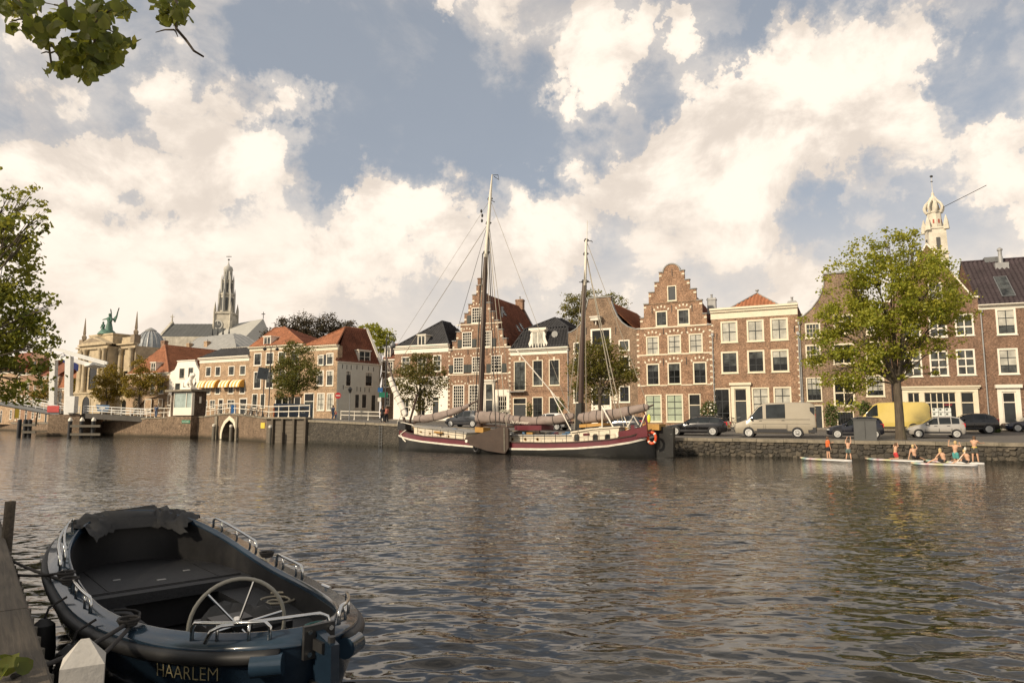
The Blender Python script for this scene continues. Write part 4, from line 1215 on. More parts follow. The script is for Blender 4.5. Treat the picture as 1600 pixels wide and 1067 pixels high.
D=13; vr=h.uv(365,258,.5)[1]
h.body(D,vS-.1,M['brick_red'])
tiles(h.root,(.1,.45,vS),(.1,D,vS),(uc,.45,vr),(uc,D,vr),M['tile_red']); tiles(h.root,(h.W-.1,D,vS),(h.W-.1,.45,vS),(uc,D,vr),(uc,.45,vr),M['tile_red'])
ridge(h.root,[(uc,.4,vr),(uc,D,vr)],M['tile_red'])
mb=MB(); mb.prism([(.05,D-.1,vS-.1),(h.W-.05,D-.1,vS-.1),(uc+.2,D-.1,vr+.15),(uc-.2,D-.1,vr+.15)],(0,.3,0)); h.part('rear_gable',mb,'brick_red')
mb=MB(); mb.box(h.W-.12,h.W+.02,D-.15,D+.25,vS-.1,vS); mb.prism([(h.W,D-.15,vS),(h.W,D+.22,vS),(uc,D+.22,vr+.25),(uc,D-.15,vr+.25)],(0,0,.12)); h.part('rear_coping',mb,'zinc')
chimney(h.root,uc+.1,D-.8,vr+.2,1.1,.7,.9,'brick_red',1)
Vn=Vector((-(uc),0,vr-vS)).normalized(); 
for(t,y_)in((.72,4.5),(.45,6.5),(.52,8.2),(.35,9.5)):
 c=Vector((h.W-.1,y_,vS)).lerp(Vector((uc,y_,vr)),t); skylight(h.root,c,(0,1,0),Vn,.7,1.0)
c=Vector((h.W-.1,3.2,vS)).lerp(Vector((uc,3.2,vr)),.62); mb=MB(); mb.lathe([(.16,-.5),(.16,1.1),(.2,1.1),(.2,1.3)],c=c,n=8); h.part('flue_pipe',mb,'zinc',True)
h=House('black_hip_roof_house','brick house with white ground floor and black hipped roof behind the dark tree',FB[617],FB[701],z3)
vE=h.uv(800,312)[1]; vB=h.uv(800,362)[1]
kw=dict(fm='white',mm='white',frame=.13,mun=.05,gm='halfglass')
wq=[h.rect(q)for q in((655,388,715,500),(765,382,828,495),(872,376,932,490))]
for r in wq:h.window(None,uvr=r,cols=2,rows=3,**kw)
for r in wq[:2]:h.window(None,uvr=(r[0],r[1],.7,3.1),cols=2,rows=2,fm='white',frame=.13,mun=.06,gm='glass')
r=h.rect((868,650,918,770)); h.door(None,uvr=(r[0],r[1],.04,r[3]),transom=.2,fm='white')
h.wall([(0,-.3),(h.W,-.3),(h.W,vE-.05),(0,vE-.05)],M['brick_red'])
gf=h.uv(900,535)[1]
mb=MB(); xs_=[0.0,wq[0][0],wq[0][1],wq[1][0],wq[1][1],r[0],r[1],h.W]
for i in range(0,8,2):mb.box(xs_[i]+.003,xs_[i+1]-.003,-.05,.01,.0,3.1)
mb.box(.003,h.W-.003,-.05,.01,3.103,gf); mb.box(-.0,h.W,-.22,.01,gf+.003,gf+.2); mb.box(wq[0][0],wq[0][1],-.05,.01,0,.62); mb.box(wq[1][0],wq[1][1],-.05,.01,0,.62)
h.part('plastered_base',mb,'whitewall')
h.cornice(vB,vE+.08,'white',.4)
D=10; W=h.W; h.body(D,vE-.1,M['brick_red'])
vr=h.uv(905,150,4.5)[1]; R0,R1=(W*.5+.6,4.2,vr),(W*.5+.6,D-3.5,vr)
A=[(0,0,vE),(W,0,vE),(W,D,vE),(0,D,vE)]
tl=dict(pitch=.3,course=.4,amp=.05)
tiles(h.root,A[0],A[1],R0,R0,M['tile_black'],**tl); tiles(h.root,A[1],A[2],R0,R1,M['tile_black'],**tl); tiles(h.root,A[2],A[3],R1,R1,M['tile_black'],**tl); tiles(h.root,A[3],A[0],R1,R0,M['tile_black'],**tl)
ridge(h.root,[A[0],R0,A[1]],M['tile_black'],.14); ridge(h.root,[R0,R1],M['tile_black'],.14)
place_dormer(h,(768,240,822,308),vE,(vr-vE)/4.2,y00=0,cols=2,rows=1,roofm='white')
z2=Z(240,470,4.447); z1=Z(0,470,4.447); zT=Z(100,480,5.925)
M['awning_y']=vary('yellow_awning_cloth',(.62,.34,.07),.1,4,.8); M['awning_w']=vary('white_awning_cloth',(.75,.68,.52),.08,4,.8)
M['shopwood']=vary('brown_shop_fascia',(.20,.10,.045),.2,3,.6)
h=House('corner_house','tan brick corner house with red tiled roof and tall white framed windows',FB[476],FB[528],z2)
vT=h.uv(1180,310)[1]; vB=h.uv(1180,345)[1]
kw=dict(cols=2,rows=3,fm='white',mm='darkwood',frame=.14,mun=.05,gms=['halfglass','halfglass','curtain'])
h.window((1140,375,1182,448),**kw); h.window((1200,362,1250,445),**kw)
h.window((1133,483,1182,590),**kw); h.window((1200,482,1250,590),**kw)
h.window((1135,640,1188,762),cols=2,rows=3,fm='white',mm='darkwood',frame=.14,mun=.05,gm='curtain'); h.window((1203,640,1252,762),cols=2,rows=3,fm='white',mm='darkwood',frame=.14,mun=.05,gm='curtain')
r=h.rect((1045,640,1115,790)); r=(max(r[0],.15),r[1],.04,r[3]); h.door(None,uvr=r,transom=.28,fm='white',dm='greenblack',frame=.12)
a=h.rect((1182,375,1199,450)); mb=MB(); mb.box(a[0]+.01,a[1]-.01,-.07,-.01,a[2],a[3]); h.part('shutter',mb,'darkwood')
h.wall([(0,-.3),(h.W,-.3),(h.W,vT-.05),(0,vT-.05)],M['brick_tan'])
h.cornice(vB,vT,'cream',.4)
HL=h
p528=FB[528]
kR=kx(594); a_=math.radians(50); tt=(kR*p528.y-p528.x)/(math.cos(a_)-kR*math.sin(a_))
pM=Vector((p528.x+math.cos(a_)*tt,p528.y+math.sin(a_)*tt))
h.body(1.0,vT-.1,M['brick_tan'],y0=.3,u1=h.W-.02)
m=House('white_side_house','pale grey plastered house side with red tiled roof and white dormer',p528+Vector((.06,.02)),pM,z3,base=HL.zb)
vE=(m.uv(215,422)[1]+m.uv(500,440)[1])/2
kw=dict(cols=2,rows=4,fm='white',mm='darkwood',frame=.07,mun=.05,gms=['glass','halfglass','halfglass','curtain'])
m.window((268,487,305,592),**kw); m.window((403,497,452,592),**kw)
for q in((330,648,362,745),(378,648,413,745),(443,652,476,768)):m.window(q,cols=2,rows=3,fm='white',mm='darkwood',frame=.06,mun=.05,gm='halfglass')
m.wall([(0,-.3),(m.W,-.3),(m.W,vE),(0,vE)],M['plaster'])
m.body(7,vE-.1,M['plaster'],u0=.3)
m.band(0,m.W,vE-.12,vE+.03,-.12,'white','gutter')
m.anchors([m.uv(x,y)for x,y in((245,455),(275,460),(305,462),(345,462),(385,465),(425,470),(460,475),(250,600),(345,612),(370,615),(400,618),(430,620))],.6)
ap=HL.uv(1215,195,4.2); pk=m.I@(HL.M@Vector((HL.W*.62,4.2,ap[1]))); vr=pk.z; W=m.W; dR=pk.y
e0=(-.5,-.1,vE); e1=(W+.05,-.1,vE); r0=pk; r1=(W+.05,dR,vr)
tiles(m.root,e0,e1,r0,r1,M['tile_red'],.28,.36,.04); tiles(m.root,(W+.05,2*dR,vE),(pk.x,2*dR,vE),r1,r0,M['tile_red'])
ridge(m.root,[r0,r1],M['tile_orange'],.13)
mb=MB(); mb.prism([(W,-.1,vE-.1),(W,2*dR,vE-.1),(W,dR,vr+.05)],(.28,0,0)); m.part('gable_end',mb,'plaster')
mb=MB(); mb.prism([(W-.1,-.2,vE-.1),(W-.1,-.2,vE+.2),(W-.1,dR,vr+.28),(W-.1,dR,vr-.02)],(.45,0,0)); m.part('gable_coping',mb,'white')
place_dormer(m,(358,348,438,425),vE,(vr-vE)/dR,2.6,-.1,cols=2,rows=2,roofm='white')
W=HL.W
vv=vT+.02; ap=HL.uv(1215,195,4.2)
tiles(HL.root,(0,-.2,vv),(W,-.2,vv),(W*.62,4.2,ap[1]),(W*.62,4.2,ap[1]),M['tile_orange'],.28,.36,.04)
tiles(HL.root,(0,8,vv),(0,-.2,vv),(W*.62,5.5,ap[1]),(W*.62,4.2,ap[1]),M['tile_orange'])
ridge(HL.root,[(0,-.2,vv),(W*.62,4.2,ap[1]),(W,-.2,vv)],M['tile_orange'],.13)
pN0=pM+Vector((.35,.3)); kN=kx(618); pN1=Vector((pN0.x+2.9,pN0.y-.6))
n=House('narrow_brick_house','narrow brick house with grey dormer beside the pale grey side wall',pN0,pN1,z3,base=HL.zb)
vE=n.uv(560,412)[1]
n.window((518,418,550,492),cols=2,rows=3,fm='white',frame=.12,mun=.05,gm='halfglass'); n.window((558,420,598,497),cols=2,rows=3,fm='white',frame=.12,mun=.05,gm='halfglass')
n.window((538,645,574,728),cols=2,rows=3,fm='white',frame=.12,mun=.05,gm='halfglass'); n.window((530,540,570,600),cols=2,rows=2,fm='white',frame=.12,mun=.05,gm='halfglass')
n.wall([(0,-.3),(n.W,-.3),(n.W,vE),(0,vE)],M['brick_brown']); n.body(8,vE-.1,M['brick_brown'])
n.band(0,n.W,vE-.05,vE+.14,-.2,'white','gutter')
vr=n.uv(530,295,3)[1]
tiles(n.root,(0,-.1,vE+.1),(n.W,-.1,vE+.1),(0,4,vr),(n.W,4,vr),M['tile_red']); mb=MB(); mb.prism([(n.W-.2,-.1,vE-.1),(n.W-.2,8,vE-.1),(n.W-.2,4,vr)],(.15,0,0)); n.part('gable_end',mb,'brick_brown')
place_dormer(n,(538,328,580,398),vE,(vr-vE)/4,2.2,-.1,cols=2,rows=2,wm='zinc')
h=House('tan_town_house','tan brick house with orange hipped roof and white dormer behind the solar panel',FB[391],FB[476],z2)
vT=h.uv(760,318)[1]; vB=h.uv(760,345)[1]
kw=dict(cols=2,rows=3,fm='white',mm='darkwood',frame=.14,mun=.05,gms=['glass','halfglass','halfglass'])
wl=[h.rect((697,362,750,450)),h.rect((780,357,828,447))]; w2=[h.rect((695,490,748,610)),h.rect((780,488,830,605))]
stp=wl[1][0]-wl[0][0]
for i in range(4):
 for(w,q)in((wl,0),(w2,0)):
  u0,u1,v0,v1=w[0]; 
  if u1+stp*i<h.W-.2:h.window(None,uvr=(u0+stp*i,u1+stp*i,v0,v1),**kw)
for q in((683,645,722,745),(740,645,775,745)):h.window(q,cols=2,rows=2,fm='white',mm='darkwood',frame=.12,mun=.05,gm='halfglass')
r=h.rect((845,668,1030,760)); u1_=min(r[1],h.W-.3); h.window(None,uvr=(r[0],u1_,.4,r[3]),cols=4,rows=1,fm='white',frame=.12,mun=.08,gm='glass',name='shop_window')
mb=MB(); mb.box(r[0]-.1,u1_+.1,-.25,.01,r[3]+.02,r[3]+.42); h.part('shop_fascia',mb,'shopwood')
h.wall([(0,-.3),(h.W,-.3),(h.W,vT-.05),(0,vT-.05)],M['brick_tan']); h.cornice(vB,vT,'cream',.4); D=10; h.body(D,vT-.1,M['brick_tan'])
xa,xb=h.uv(710,312)[0],h.W; ap=h.uv(845,190,4.5)[1]; xc=h.uv(845,190,4.5)[0]; xd=xc+2.0; vv=vT+.02
tiles(h.root,(xa-1,-.2,vv),(xb,-.2,vv),(xc,4.5,ap),(xd,4.5,ap),M['tile_orange'],.28,.36,.04); tiles(h.root,(xa-1,9,vv),(xa-1,-.2,vv),(xc,4.6,ap),(xc,4.5,ap),M['tile_orange']); tiles(h.root,(xb,-.2,vv),(xb,9,vv),(xd,4.5,ap),(xd,4.6,ap),M['tile_red'])
ridge(h.root,[(xa-1,-.2,vv),(xc,4.5,ap),(xd,4.5,ap),(xb,-.2,vv)],M['tile_orange'],.12)
place_dormer(h,(765,250,815,308),vv,(ap-vv)/4.7,2.0,cols=2,rows=1,roofm='white')
mb=MB(); mb.lathe([(.12,-.3),(.12,.5),(.17,.5),(.17,.65)],c=(xc,4.5,ap),n=8); h.part('flue_pipe',mb,'zinc',True)
h=House('awning_house','tan brick house with four yellow and white awnings and slate roof',FB[314],FB[391],z2)
vT=h.uv(500,388)[1]; vB=h.uv(500,425)[1]
kw=dict(cols=2,rows=2,fm='white',mm='darkwood',frame=.12,mun=.05,gm='halfglass')
for q in((362,458,400,525),(428,455,466,522),(520,452,562,518),(598,448,640,515)):h.window(q,**kw)
for q in((358,560,397,650),(428,560,464,648),(518,558,558,645),(598,556,638,645)):
 h.window(q,**kw); r=h.rect(q)
for q in((328,553,395,605),(390,550,467,605),(483,550,560,602),(560,547,640,600)):
 r=h.rect(q); u0,u1=max(r[0]+.1,.02),r[1]-.25; v0,v1=r[2],r[3]
 mb=MB(); nseg=8
 for k_ in range(6):
  a=u0+(u1-u0)*k_/6; b=u0+(u1-u0)*(k_+1)/6; mb.mat(k_%2)
  pts=[(-.02-1.0*math.sin(math.pi/2*j/nseg),v1-(v1-v0)*(1-math.cos(math.pi/2*j/nseg)))for j in range(nseg+1)]
  mb.grid([[Vector((x,y,z))for y,z in pts]for x in(a,b)])
 mb.mat(1)
 for x in(u0,u1):
  pts=[Vector((x,-.02-1.0*math.sin(math.pi/2*j/nseg),v1-(v1-v0)*(1-math.cos(math.pi/2*j/nseg))))for j in range(nseg+1)]
  mb.poly(pts+[Vector((x,-.02,v0))])
 mb.build('awning',[M['awning_w'],M['awning_y']],h.root,fix=False)
for q in((345,690,375,745),(390,688,428,745),(512,685,562,745)):h.window(q,cols=2,rows=2,fm='white',mm='white',frame=.1,mun=.05,gm='halfglass')
for q in((448,680,485,760),(595,675,650,755)):r=h.rect(q); h.door(None,uvr=(r[0],r[1],.04,r[3]),transom=.3,fm='white',frame=.16)
h.wall([(0,-.3),(h.W,-.3),(h.W,vT-.05),(0,vT-.05)],M['brick_tan']); h.cornice(vB,vT,'white',.4); D=10; h.body(D,vT-.1,M['brick_tan'])
vr=h.uv(520,332,3.0)[1]; W=h.W
tiles(h.root,(0,-.2,vT),(W,-.2,vT),(1.2,3.0,vr),(W,3.0,vr),M['tile_black'],.3,.4,.05); tiles(h.root,(0,6.2,vT),(0,-.2,vT),(1.2,3.2,vr),(1.2,3.0,vr),M['tile_black'])
mb=MB(); mb.box(1.2,W,2.95,8,vr-.1,vr+.12); h.part('flat_roof',mb,'offwhite')
mb=MB(); mb.prism([(W-.25,-.1,vT),(W-.25,8,vT),(W-.25,8,vr),(W-.25,3,vr)],(.22,0,0)); h.part('gable_end',mb,'brick_tan')
h=House('white_bell_gable_house','small whitewashed house with bell shaped gable behind the lion statue',FB[268],FB[314],z2)
P=[(125,498),(145,480),(160,450),(168,422),(288,418),(296,445),(312,475),(332,490)]
Pu=[h.uv(x,y)for x,y in P]; Pu[0]=(0,Pu[0][1]); Pu[-1]=(h.W,Pu[-1][1])
for q in((178,467,216,540),(240,462,277,535),(148,570,186,622),(205,566,240,620),(262,562,300,618)):h.window(q,cols=2,rows=3,fm='white',mm='darkwood',frame=.08,mun=.05,gm='halfglass')
h.window(None,uvr=(.6,2.4,.8,2.6),cols=3,rows=2,fm='white',frame=.1,gm='halfglass'); h.door(None,uvr=(3.2,4.3,.04,2.6))
h.wall([(0,-.3),(h.W,-.3)]+list(reversed(Pu)),M['whitewall'])
D=10; vS=Pu[0][1]; vr=Pu[3][1]+.4; h.body(D,vS-.1,M['whitewall'])
tiles(h.root,(.05,.4,vS),(.05,D,vS),(h.W/2,.4,vr),(h.W/2,D,vr),M['tile_red']); tiles(h.root,(h.W-.05,D,vS),(h.W-.05,.4,vS),(h.W/2,D,vr),(h.W/2,.4,vr),M['tile_red'])
mb=MB(); mb.box(Pu[3][0]-.1,Pu[4][0]+.1,-.1,.4,max(Pu[3][1],Pu[4][1]),max(Pu[3][1],Pu[4][1])+.15); h.part('gable_cap',mb,'white')
h=House('orange_roof_house','low house with large orange tiled hipped roof left of the white gable',FB[203],FB[268],z1)
vE=h.uv(1150,500)[1]
for q in((1045,560,1075,645),(1105,558,1138,645),(1165,648,1188,725)):h.window(q,cols=2,rows=3,fm='white',mm='darkwood',frame=.1,mun=.05,gm='halfglass')
h.window((1005,682,1052,760),cols=3,rows=4,fm='white',frame=.1,mun=.05,gm='halfglass'); h.window((1100,680,1130,740),cols=2,rows=3,fm='white',frame=.1,mun=.05,gm='halfglass')
h.wall([(0,-.3),(h.W,-.3),(h.W,vE),(0,vE)],M['brick_tan']); D=16; h.body(D,vE-.1,M['brick_tan']); h.cornice(vE-.4,vE+.05,'white',.35)
W=h.W; ap=h.uv(1145,310,5)[1]; xc=h.uv(1145,310,5)[0]
tiles(h.root,(0,-.2,vE),(W,-.2,vE),(xc-.1,5,ap),(xc,5,ap),M['tile_orange'],.3,.4,.04); tiles(h.root,(W,-.2,vE),(W,D,vE),(xc,5,ap),(xc,D,ap),M['tile_orange'],.3,.4,.04); tiles(h.root,(0,D,vE),(0,-.2,vE),(xc-.1,D,ap),(xc-.1,5,ap),M['tile_red'],.3,.4,.04)
ridge(h.root,[(W,-.2,vE),(xc,5,ap),(xc,D,ap)],M['tile_orange'],.13)
place_dormer(h,(1048,430,1082,495),vE,(ap-vE)/5.2,2.2,cols=2,rows=2,roofm='white')
chimney(h.root,xc-1.5,6,ap,1.0,.7,1.0,'brick_red',1); 
h=House('museum','ornate sandstone museum front with pediment and corner obelisks',FB[127],FB[213],zT,cat='museum')
M['sandstone']=vary('weathered_sandstone',(.44,.36,.235),.3,1.2,.85,bump=.2,dirt=((.14,.115,.08),.55))
M['sanddark']=vary('sooty_sandstone',(.24,.19,.13),.35,1.2,.85,bump=.2)
M['bronze']=vary('green_bronze',(.085,.17,.125),.4,2,.6,dirt=((.02,.03,.025),.6))
W=h.W; vC=h.uv(560,340)[1]; vc0=h.uv(560,385)[1]
h.wall([(0,-.3),(W,-.3),(W,vC-.3),(0,vC-.3)],M['sandstone'])
h.body(14,vC-.5,M['sandstone'])
bay0,bay1=W*.27,W*.73; pj=-2.2
mb=MB(); mb.box(bay0,bay1,pj,-.003,-.3,vC-.5); h.part('central_bay',mb,'sandstone')
mb=MB()
for(a,b,y)in((-.3,bay0-.003,0),(bay1+.003,W+.3,0),(bay0-.35,bay1+.35,pj)):
 mb.box(a,b,y-.35,y-.005,vc0,vC-.25); mb.box(a-.15,b+.15,y-.75,y+.3,vC-.248,vC)
h.part('cornice',mb,'sandstone')
mb=MB(); hp=h.uv(350,272)[1]-h.uv(350,345)[1]; uc=W/2
mb.prism([(bay0-.4,pj-.7,vC+.003),(bay1+.4,pj-.7,vC+.003),(uc,pj-.7,vC+hp)],(0,1.6,0)); ped=h.part('pediment',mb,'sandstone')
mb=MB(); mb.prism([(bay0+.9,pj-.73,vC+.35),(bay1-.9,pj-.73,vC+.35),(uc,pj-.73,vC+hp-.4)],(0,.02,0)); h.part('tympanum',mb,'sanddark',False,ped)
va=vC+h.uv(560,235)[1]-h.uv(560,335)[1]
mb=MB(); mb.box(bay0+.4,bay1-.4,pj+.95,3.2,vC+.003,va-.3); mb.box(bay0+.2,bay1-.2,pj+.8,3.4,va-.3,va); h.part('attic',mb,'sandstone')
mb=MB(); vl=vC+(va-vC)*.62
mb.box(.2,bay0-.2,.1,.7,vC+.003,vl); mb.box(bay1+.2,W-.2,.1,.7,vC+.003,vl); h.part('parapet',mb,'sandstone')
for u in(.6,W-.6):
 mb=MB(); mb.box(u-.6,u+.6,-.4,.8,vC+.003,vl+.3); mb.lathe([(.4,vl+.3),(.5,vl+.9),(.22,vl+1.3),(.3,vl+1.5),(.08,vl+4.2),(.03,vl+4.6)],c=(u,.2,0),n=4); h.part('obelisk',mb,'sanddark')
mb=MB()
for(u,y)in((bay0+.5,pj),(bay0+1.7,pj),(bay1-1.7,pj),(bay1-.5,pj),(W-.7,0),(.7,0),(bay1+.9,0),(bay0-.9,0)):
 mb.lathe([(.55,5.4),(.55,5.7),(.42,5.9),(.36,vc0-.6),(.52,vc0-.3),(.55,vc0)],c=(u,y-.35,0),n=12)
h.part('columns',mb,'sandstone',True)
mb=MB(); mb.box(bay0-.3,bay1+.3,pj-.9,pj-.005,-.3,5.35); mb.box(bay0-.5,bay1+.5,pj-1.1,pj-.004,5.1,5.38); h.part('rusticated_base',mb,'sandstone')
def niche(u0,u1,v0,v1,y,arch=True):
 n_=10; uc_=(u0+u1)/2; r_=(u1-u0)/2
 pts=[(u0,v0),(u1,v0)]+([(uc_+r_*math.cos(math.pi*i/n_),v1-r_+r_*math.sin(math.pi*i/n_))for i in range(n_+1)]if arch else[(u1,v1),(u0,v1)])
 mb=MB(); mb.prism([(u,y-.03,v)for u,v in pts],(0,.05,0)); o=mb.build('arched_window',M['glass'],h.root)
 mb=MB(); pt2=[(uc_+(u-uc_)*1.18,v0+(v-v0)*1.06)for u,v in pts]
 rws=[[Vector((a[0],y-.10,a[1])),Vector((b[0],y-.10,b[1])),Vector((b[0],y+.01,b[1])),Vector((a[0],y+.01,a[1]))]for a,b in zip(pts+pts[:1],pt2+pt2[:1])]
 mb.grid(rws,close=True); mb.build('surround',M['sandstone'],o)
niche(uc-1.3,uc+1.3,6.0,10.6,pj); niche(uc-1.2,uc+1.2,.3,4.6,pj-.9)
for q in(W*.865,W*.135):niche(q-.65,q+.65,5.9,9.2,0,False); niche(q-.7,q+.7,.6,4.0,0)
fl=empty('flag',h.M@Vector((bay0+.3,pj-.3,10.4)),h.ang,'blue flag on a slanting pole on the museum front','flag')
mb=MB(); mb.tube([(0,.5,-.4),(-1.6,-2.4,2.2)],.05,6); mb.build('flag_pole',M['white'],fl)
M['flagblue']=vary('blue_flag_cloth',(.06,.08,.26),.2,3,.8)
mb=MB(); rws=[[Vector((-1.6+1.5*t+.12*math.sin(s_*5),-2.35+2.6*t,2.1-2.3*t-s_*(1.5-t*.3)))for s_ in(0,.25,.5,.75,1)]for t in(0,.3,.6,.85)]
mb.grid(rws); mb.build('cloth',M['flagblue'],fl,smooth='all',fix=False)
sr=empty('bronze_statue_group',h.M@Vector((uc,pj+2.0,va)),h.ang,'green bronze winged statue group on top of the museum','statue')
def fig(mb,x,y,z,s,wing=False,seat=False,arm=None):
 def T(p):return Vector((x+p[0]*s,y+p[1]*s,z+p[2]*s))
 mb.lathe([(.48*s,0),(.42*s,.5*s),(.30*s,1.05*s),(.26*s,1.2*s),(.34*s,1.5*s),(.36*s,1.75*s),(.14*s,1.92*s),(.10*s,2.0*s)],c=(x,y,z),n=10)
 mb.ball(T((0,-.02,2.17)),.16*s,.18*s,.21*s)
 mb.tube([T((.34,0,1.72)),T((.5,-.1,1.4)),T((.42,-.35,1.15))],[.12*s,.09*s,.06*s],6)
 if arm:mb.tube([T((-.34,0,1.72)),T(((-.34+arm[0])/2-.05,arm[1]/2,(1.72+arm[2])/2)),T(arm)],[.12*s,.09*s,.06*s],6)
 else:mb.tube([T((-.34,0,1.72)),T((-.5,-.1,1.4)),T((-.4,-.3,1.1))],[.12*s,.09*s,.06*s],6)
 if wing:
  for sg in(-1,1):
   pts=[T((sg*.15,.25,1.6)),T((sg*.55,.45,2.1)),T((sg*.95,.5,3.1)),T((sg*.75,.5,2.6)),T((sg*.62,.5,2.0)),T((sg*.4,.4,1.2))]
   mb.prism(pts,Vector((0,.14*s,0)))
mb=MB(); mb.lathe([(1.7,0),(1.5,.35),(1.2,.7),(.9,.9)],n=9); mb.build('plinth_rock',M['bronze'],sr,smooth=True)
mb=MB(); fig(mb,.5,0,.6,1.45,wing=True,arm=(-1.25,-.2,1.6)); mb.build('winged_figure',M['bronze'],sr,smooth=True)
mb=MB(); fig(mb,-1.15,-.2,.2,1.0); mb.build('standing_figure',M['bronze'],sr,smooth=True)
mb=MB(); fig(mb,-.35,-.7,.3,.85); mb.build('standing_figure',M['bronze'],sr,smooth=True)
p=at_y(234,545,150*S)
dm=empty('glass_dome',(p.x,p.y,0),0,'grey ribbed glass dome behind the museum','dome')
rD=23/F*150*S; zD=p.z-1.2; hD=(at_y(234,513,150*S).z-zD)
M['domeglass']=glassmat('dome_glass',(.26,.28,.28),.12,.05,.2)
mb=MB(); mb.lathe([(rD,1.2),(rD,zD)],n=20); mb.build('drum',M['lead'],dm,smooth=True)
prof=[(rD*math.cos(t),zD+hD*.92*math.sin(t))for t in np.linspace(0,1.25,7)]
mb=MB(); mb.lathe(prof,n=20); mb.build('glazing',M['domeglass'],dm,smooth=False)
for j in range(20):
 q=2*math.pi*j/20; mb=MB(); mb.tube([(r_*1.005*math.cos(q),r_*1.005*math.sin(q),z_)for r_,z_ in prof],.13,4); mb.build('rib',M['zinc'],dm)
mb=MB(); r_,z_=prof[-1]; mb.lathe([(r_*1.15,z_-.1),(r_*1.15,z_+.25),(.2,z_+.9)],n=20); mb.build('cap',M['lead'],dm,smooth=True)
hp0=at_y(262,560,135*S); hp1=at_y(372,560,122*S)
h=House('metal_roof_hall','large hall with pale standing seam metal roof behind the awning house',hp0.xy,hp1.xy,base=2.5,cat='hall')
vE=h.uv(300,560)[1]; vr=h.uv(310,527,6)[1]; W=h.W; D=14
mb=MB(); mb.box(0,W,0,D,-.3,vE); h.part('walls',mb,'brick_tan')
for(e0,e1,r0,r1)in(((0,0,vE),(W,0,vE),(1,6,vr),(W*.55,6,vr)),((W,0,vE),(W,D,vE),(W*.55,6,vr),(W*.55,8,vr)),((0,D,vE),(0,0,vE),(1,8,vr),(1,6,vr))):
 tiles(h.root,e0,e1,r0,r1,M['lead'],1.2,20,.06,'metal_roof')
for u in(2.5,9.0):
 chimney(h.root,u,3.2,vE+2.0,1.1,.8,1.8,'brick_tan',1)
fl_specs=[(96,124,'gabled_brick_house','small brick house with red roof right of the drawbridge posts','brick_tan','tile_orange',606,572),(66,96,'cream_trim_house','brick house with red roof seen between the drawbridge posts','brick_tan','tile_red',588,566),(34,66,'turreted_house','cream and brick house with striped corner turret left of the drawbridge','brick_orange','tile_orange',582,562),(-10,34,'leaf_hidden_house','brick house mostly hidden by the lime tree at far left','brick_tan','tile_red',580,555)]
for(a,b,nm,lab,bm,tm,ye,yr)in fl_specs:
 h=House(nm,lab,FB[a],FB[b])
 vE=h.uv((a+b)/2,ye)[1]; W=h.W; nw=3
 hts=[(.8,3.0),(4.0,6.2)]+([(7.0,8.8)]if vE>9.3 else[])
 for(v0,v1)in hts:
  for i in range(nw):
   uu=W*(i+.5)/nw
   if v0<1 and i==1:h.door(None,uvr=(uu-.55,uu+.55,.04,2.9)); continue
   h.window(None,uvr=(uu-.6,uu+.6,v0,min(v1,vE-.6)),cols=2,rows=3,fm='white',frame=.14,mun=.06,gm='halfglass')
 h.wall([(0,-.3),(W,-.3),(W,vE),(0,vE)],M[bm]); h.body(10,vE-.1,M[bm]); h.cornice(vE-.5,vE+.05,'white',.4)
 vr=h.uv((a+b)/2,yr,5)[1]
 tiles(h.root,(0,-.2,vE),(W,-.2,vE),(.8,5,vr),(W-.8,5,vr),M[tm],.3,.4,.04); tiles(h.root,(W,-.2,vE),(W,10,vE),(W-.8,5,vr),(W-.8,5.1,vr),M[tm]); tiles(h.root,(0,10,vE),(0,-.2,vE),(.8,5.1,vr),(.8,5,vr),M[tm])
 mb=MB(); z_=.5
 while z_<vE-.8:mb.box(0,.4,-.03,.02,z_,z_+.3); mb.box(W-.4,W,-.03,.02,z_,z_+.3); z_+=.75
 h.part('quoin_blocks',mb,'stone')
 if nm=='turreted_house':
  mb=MB(); u=W-1.4; mb.box(u-1.3,u+1.3,-.5,1.5,vE-.02,vE+2.9); mb.lathe([(1.9,vE+2.9),(.1,vE+6)],c=(u,.5,0),n=4); t_=h.part('turret',mb,'brick_orange')
  h.window(None,uvr=(u-.55,u+.55,vE+.7,vE+2.4),cols=2,rows=2,fm='white',gm='halfglass')if False else None
  m2=MB(); m2.box(u-.5,u+.5,-.56,-.49,vE+.7,vE+2.3); m2.build('pane',M['halfglass'],t_)
 if nm=='gabled_brick_house':
  mb=MB(); uc=W*.35; mb.prism([(uc-2.2,-.05,vE),(uc+2.2,-.05,vE),(uc,-.05,vE+3.4)],(0,.4,0)); g_=h.part('front_gable',mb,'tile_orange')
M['churchlead']=vary('church_lead',(.17,.165,.15),.3,.25,.7); M['churchstone']=vary('church_grey_stone',(.40,.37,.30),.45,.4,.8); M['churchpale']=vary('pale_lead_sheet',(.40,.39,.345),.10,.2,.6)
M['slatedark']=vary('dark_church_slate',(.075,.078,.075),.25,.2,.7)
YC=316*S
def cp(px,py,Y=YC):return at_y(px,py,Y)
c0=cp(356,560); ch=empty('great_church',(c0.x,c0.y,2.0),0,'great grey church with tall openwork spire beyond the roofs','church')
o_=Vector(ch.location)
def L_(px,py,Y=YC):return cp(px,py,Y)-o_
k_=YC/F
a,b=L_(268,530),L_(345,530); rt=L_(300,506).z; hw=11.0
mb=MB(); mb.box(a.x,b.x+4,-hw,hw,-2,a.z); mb.build('nave_walls',M['churchstone'],ch)
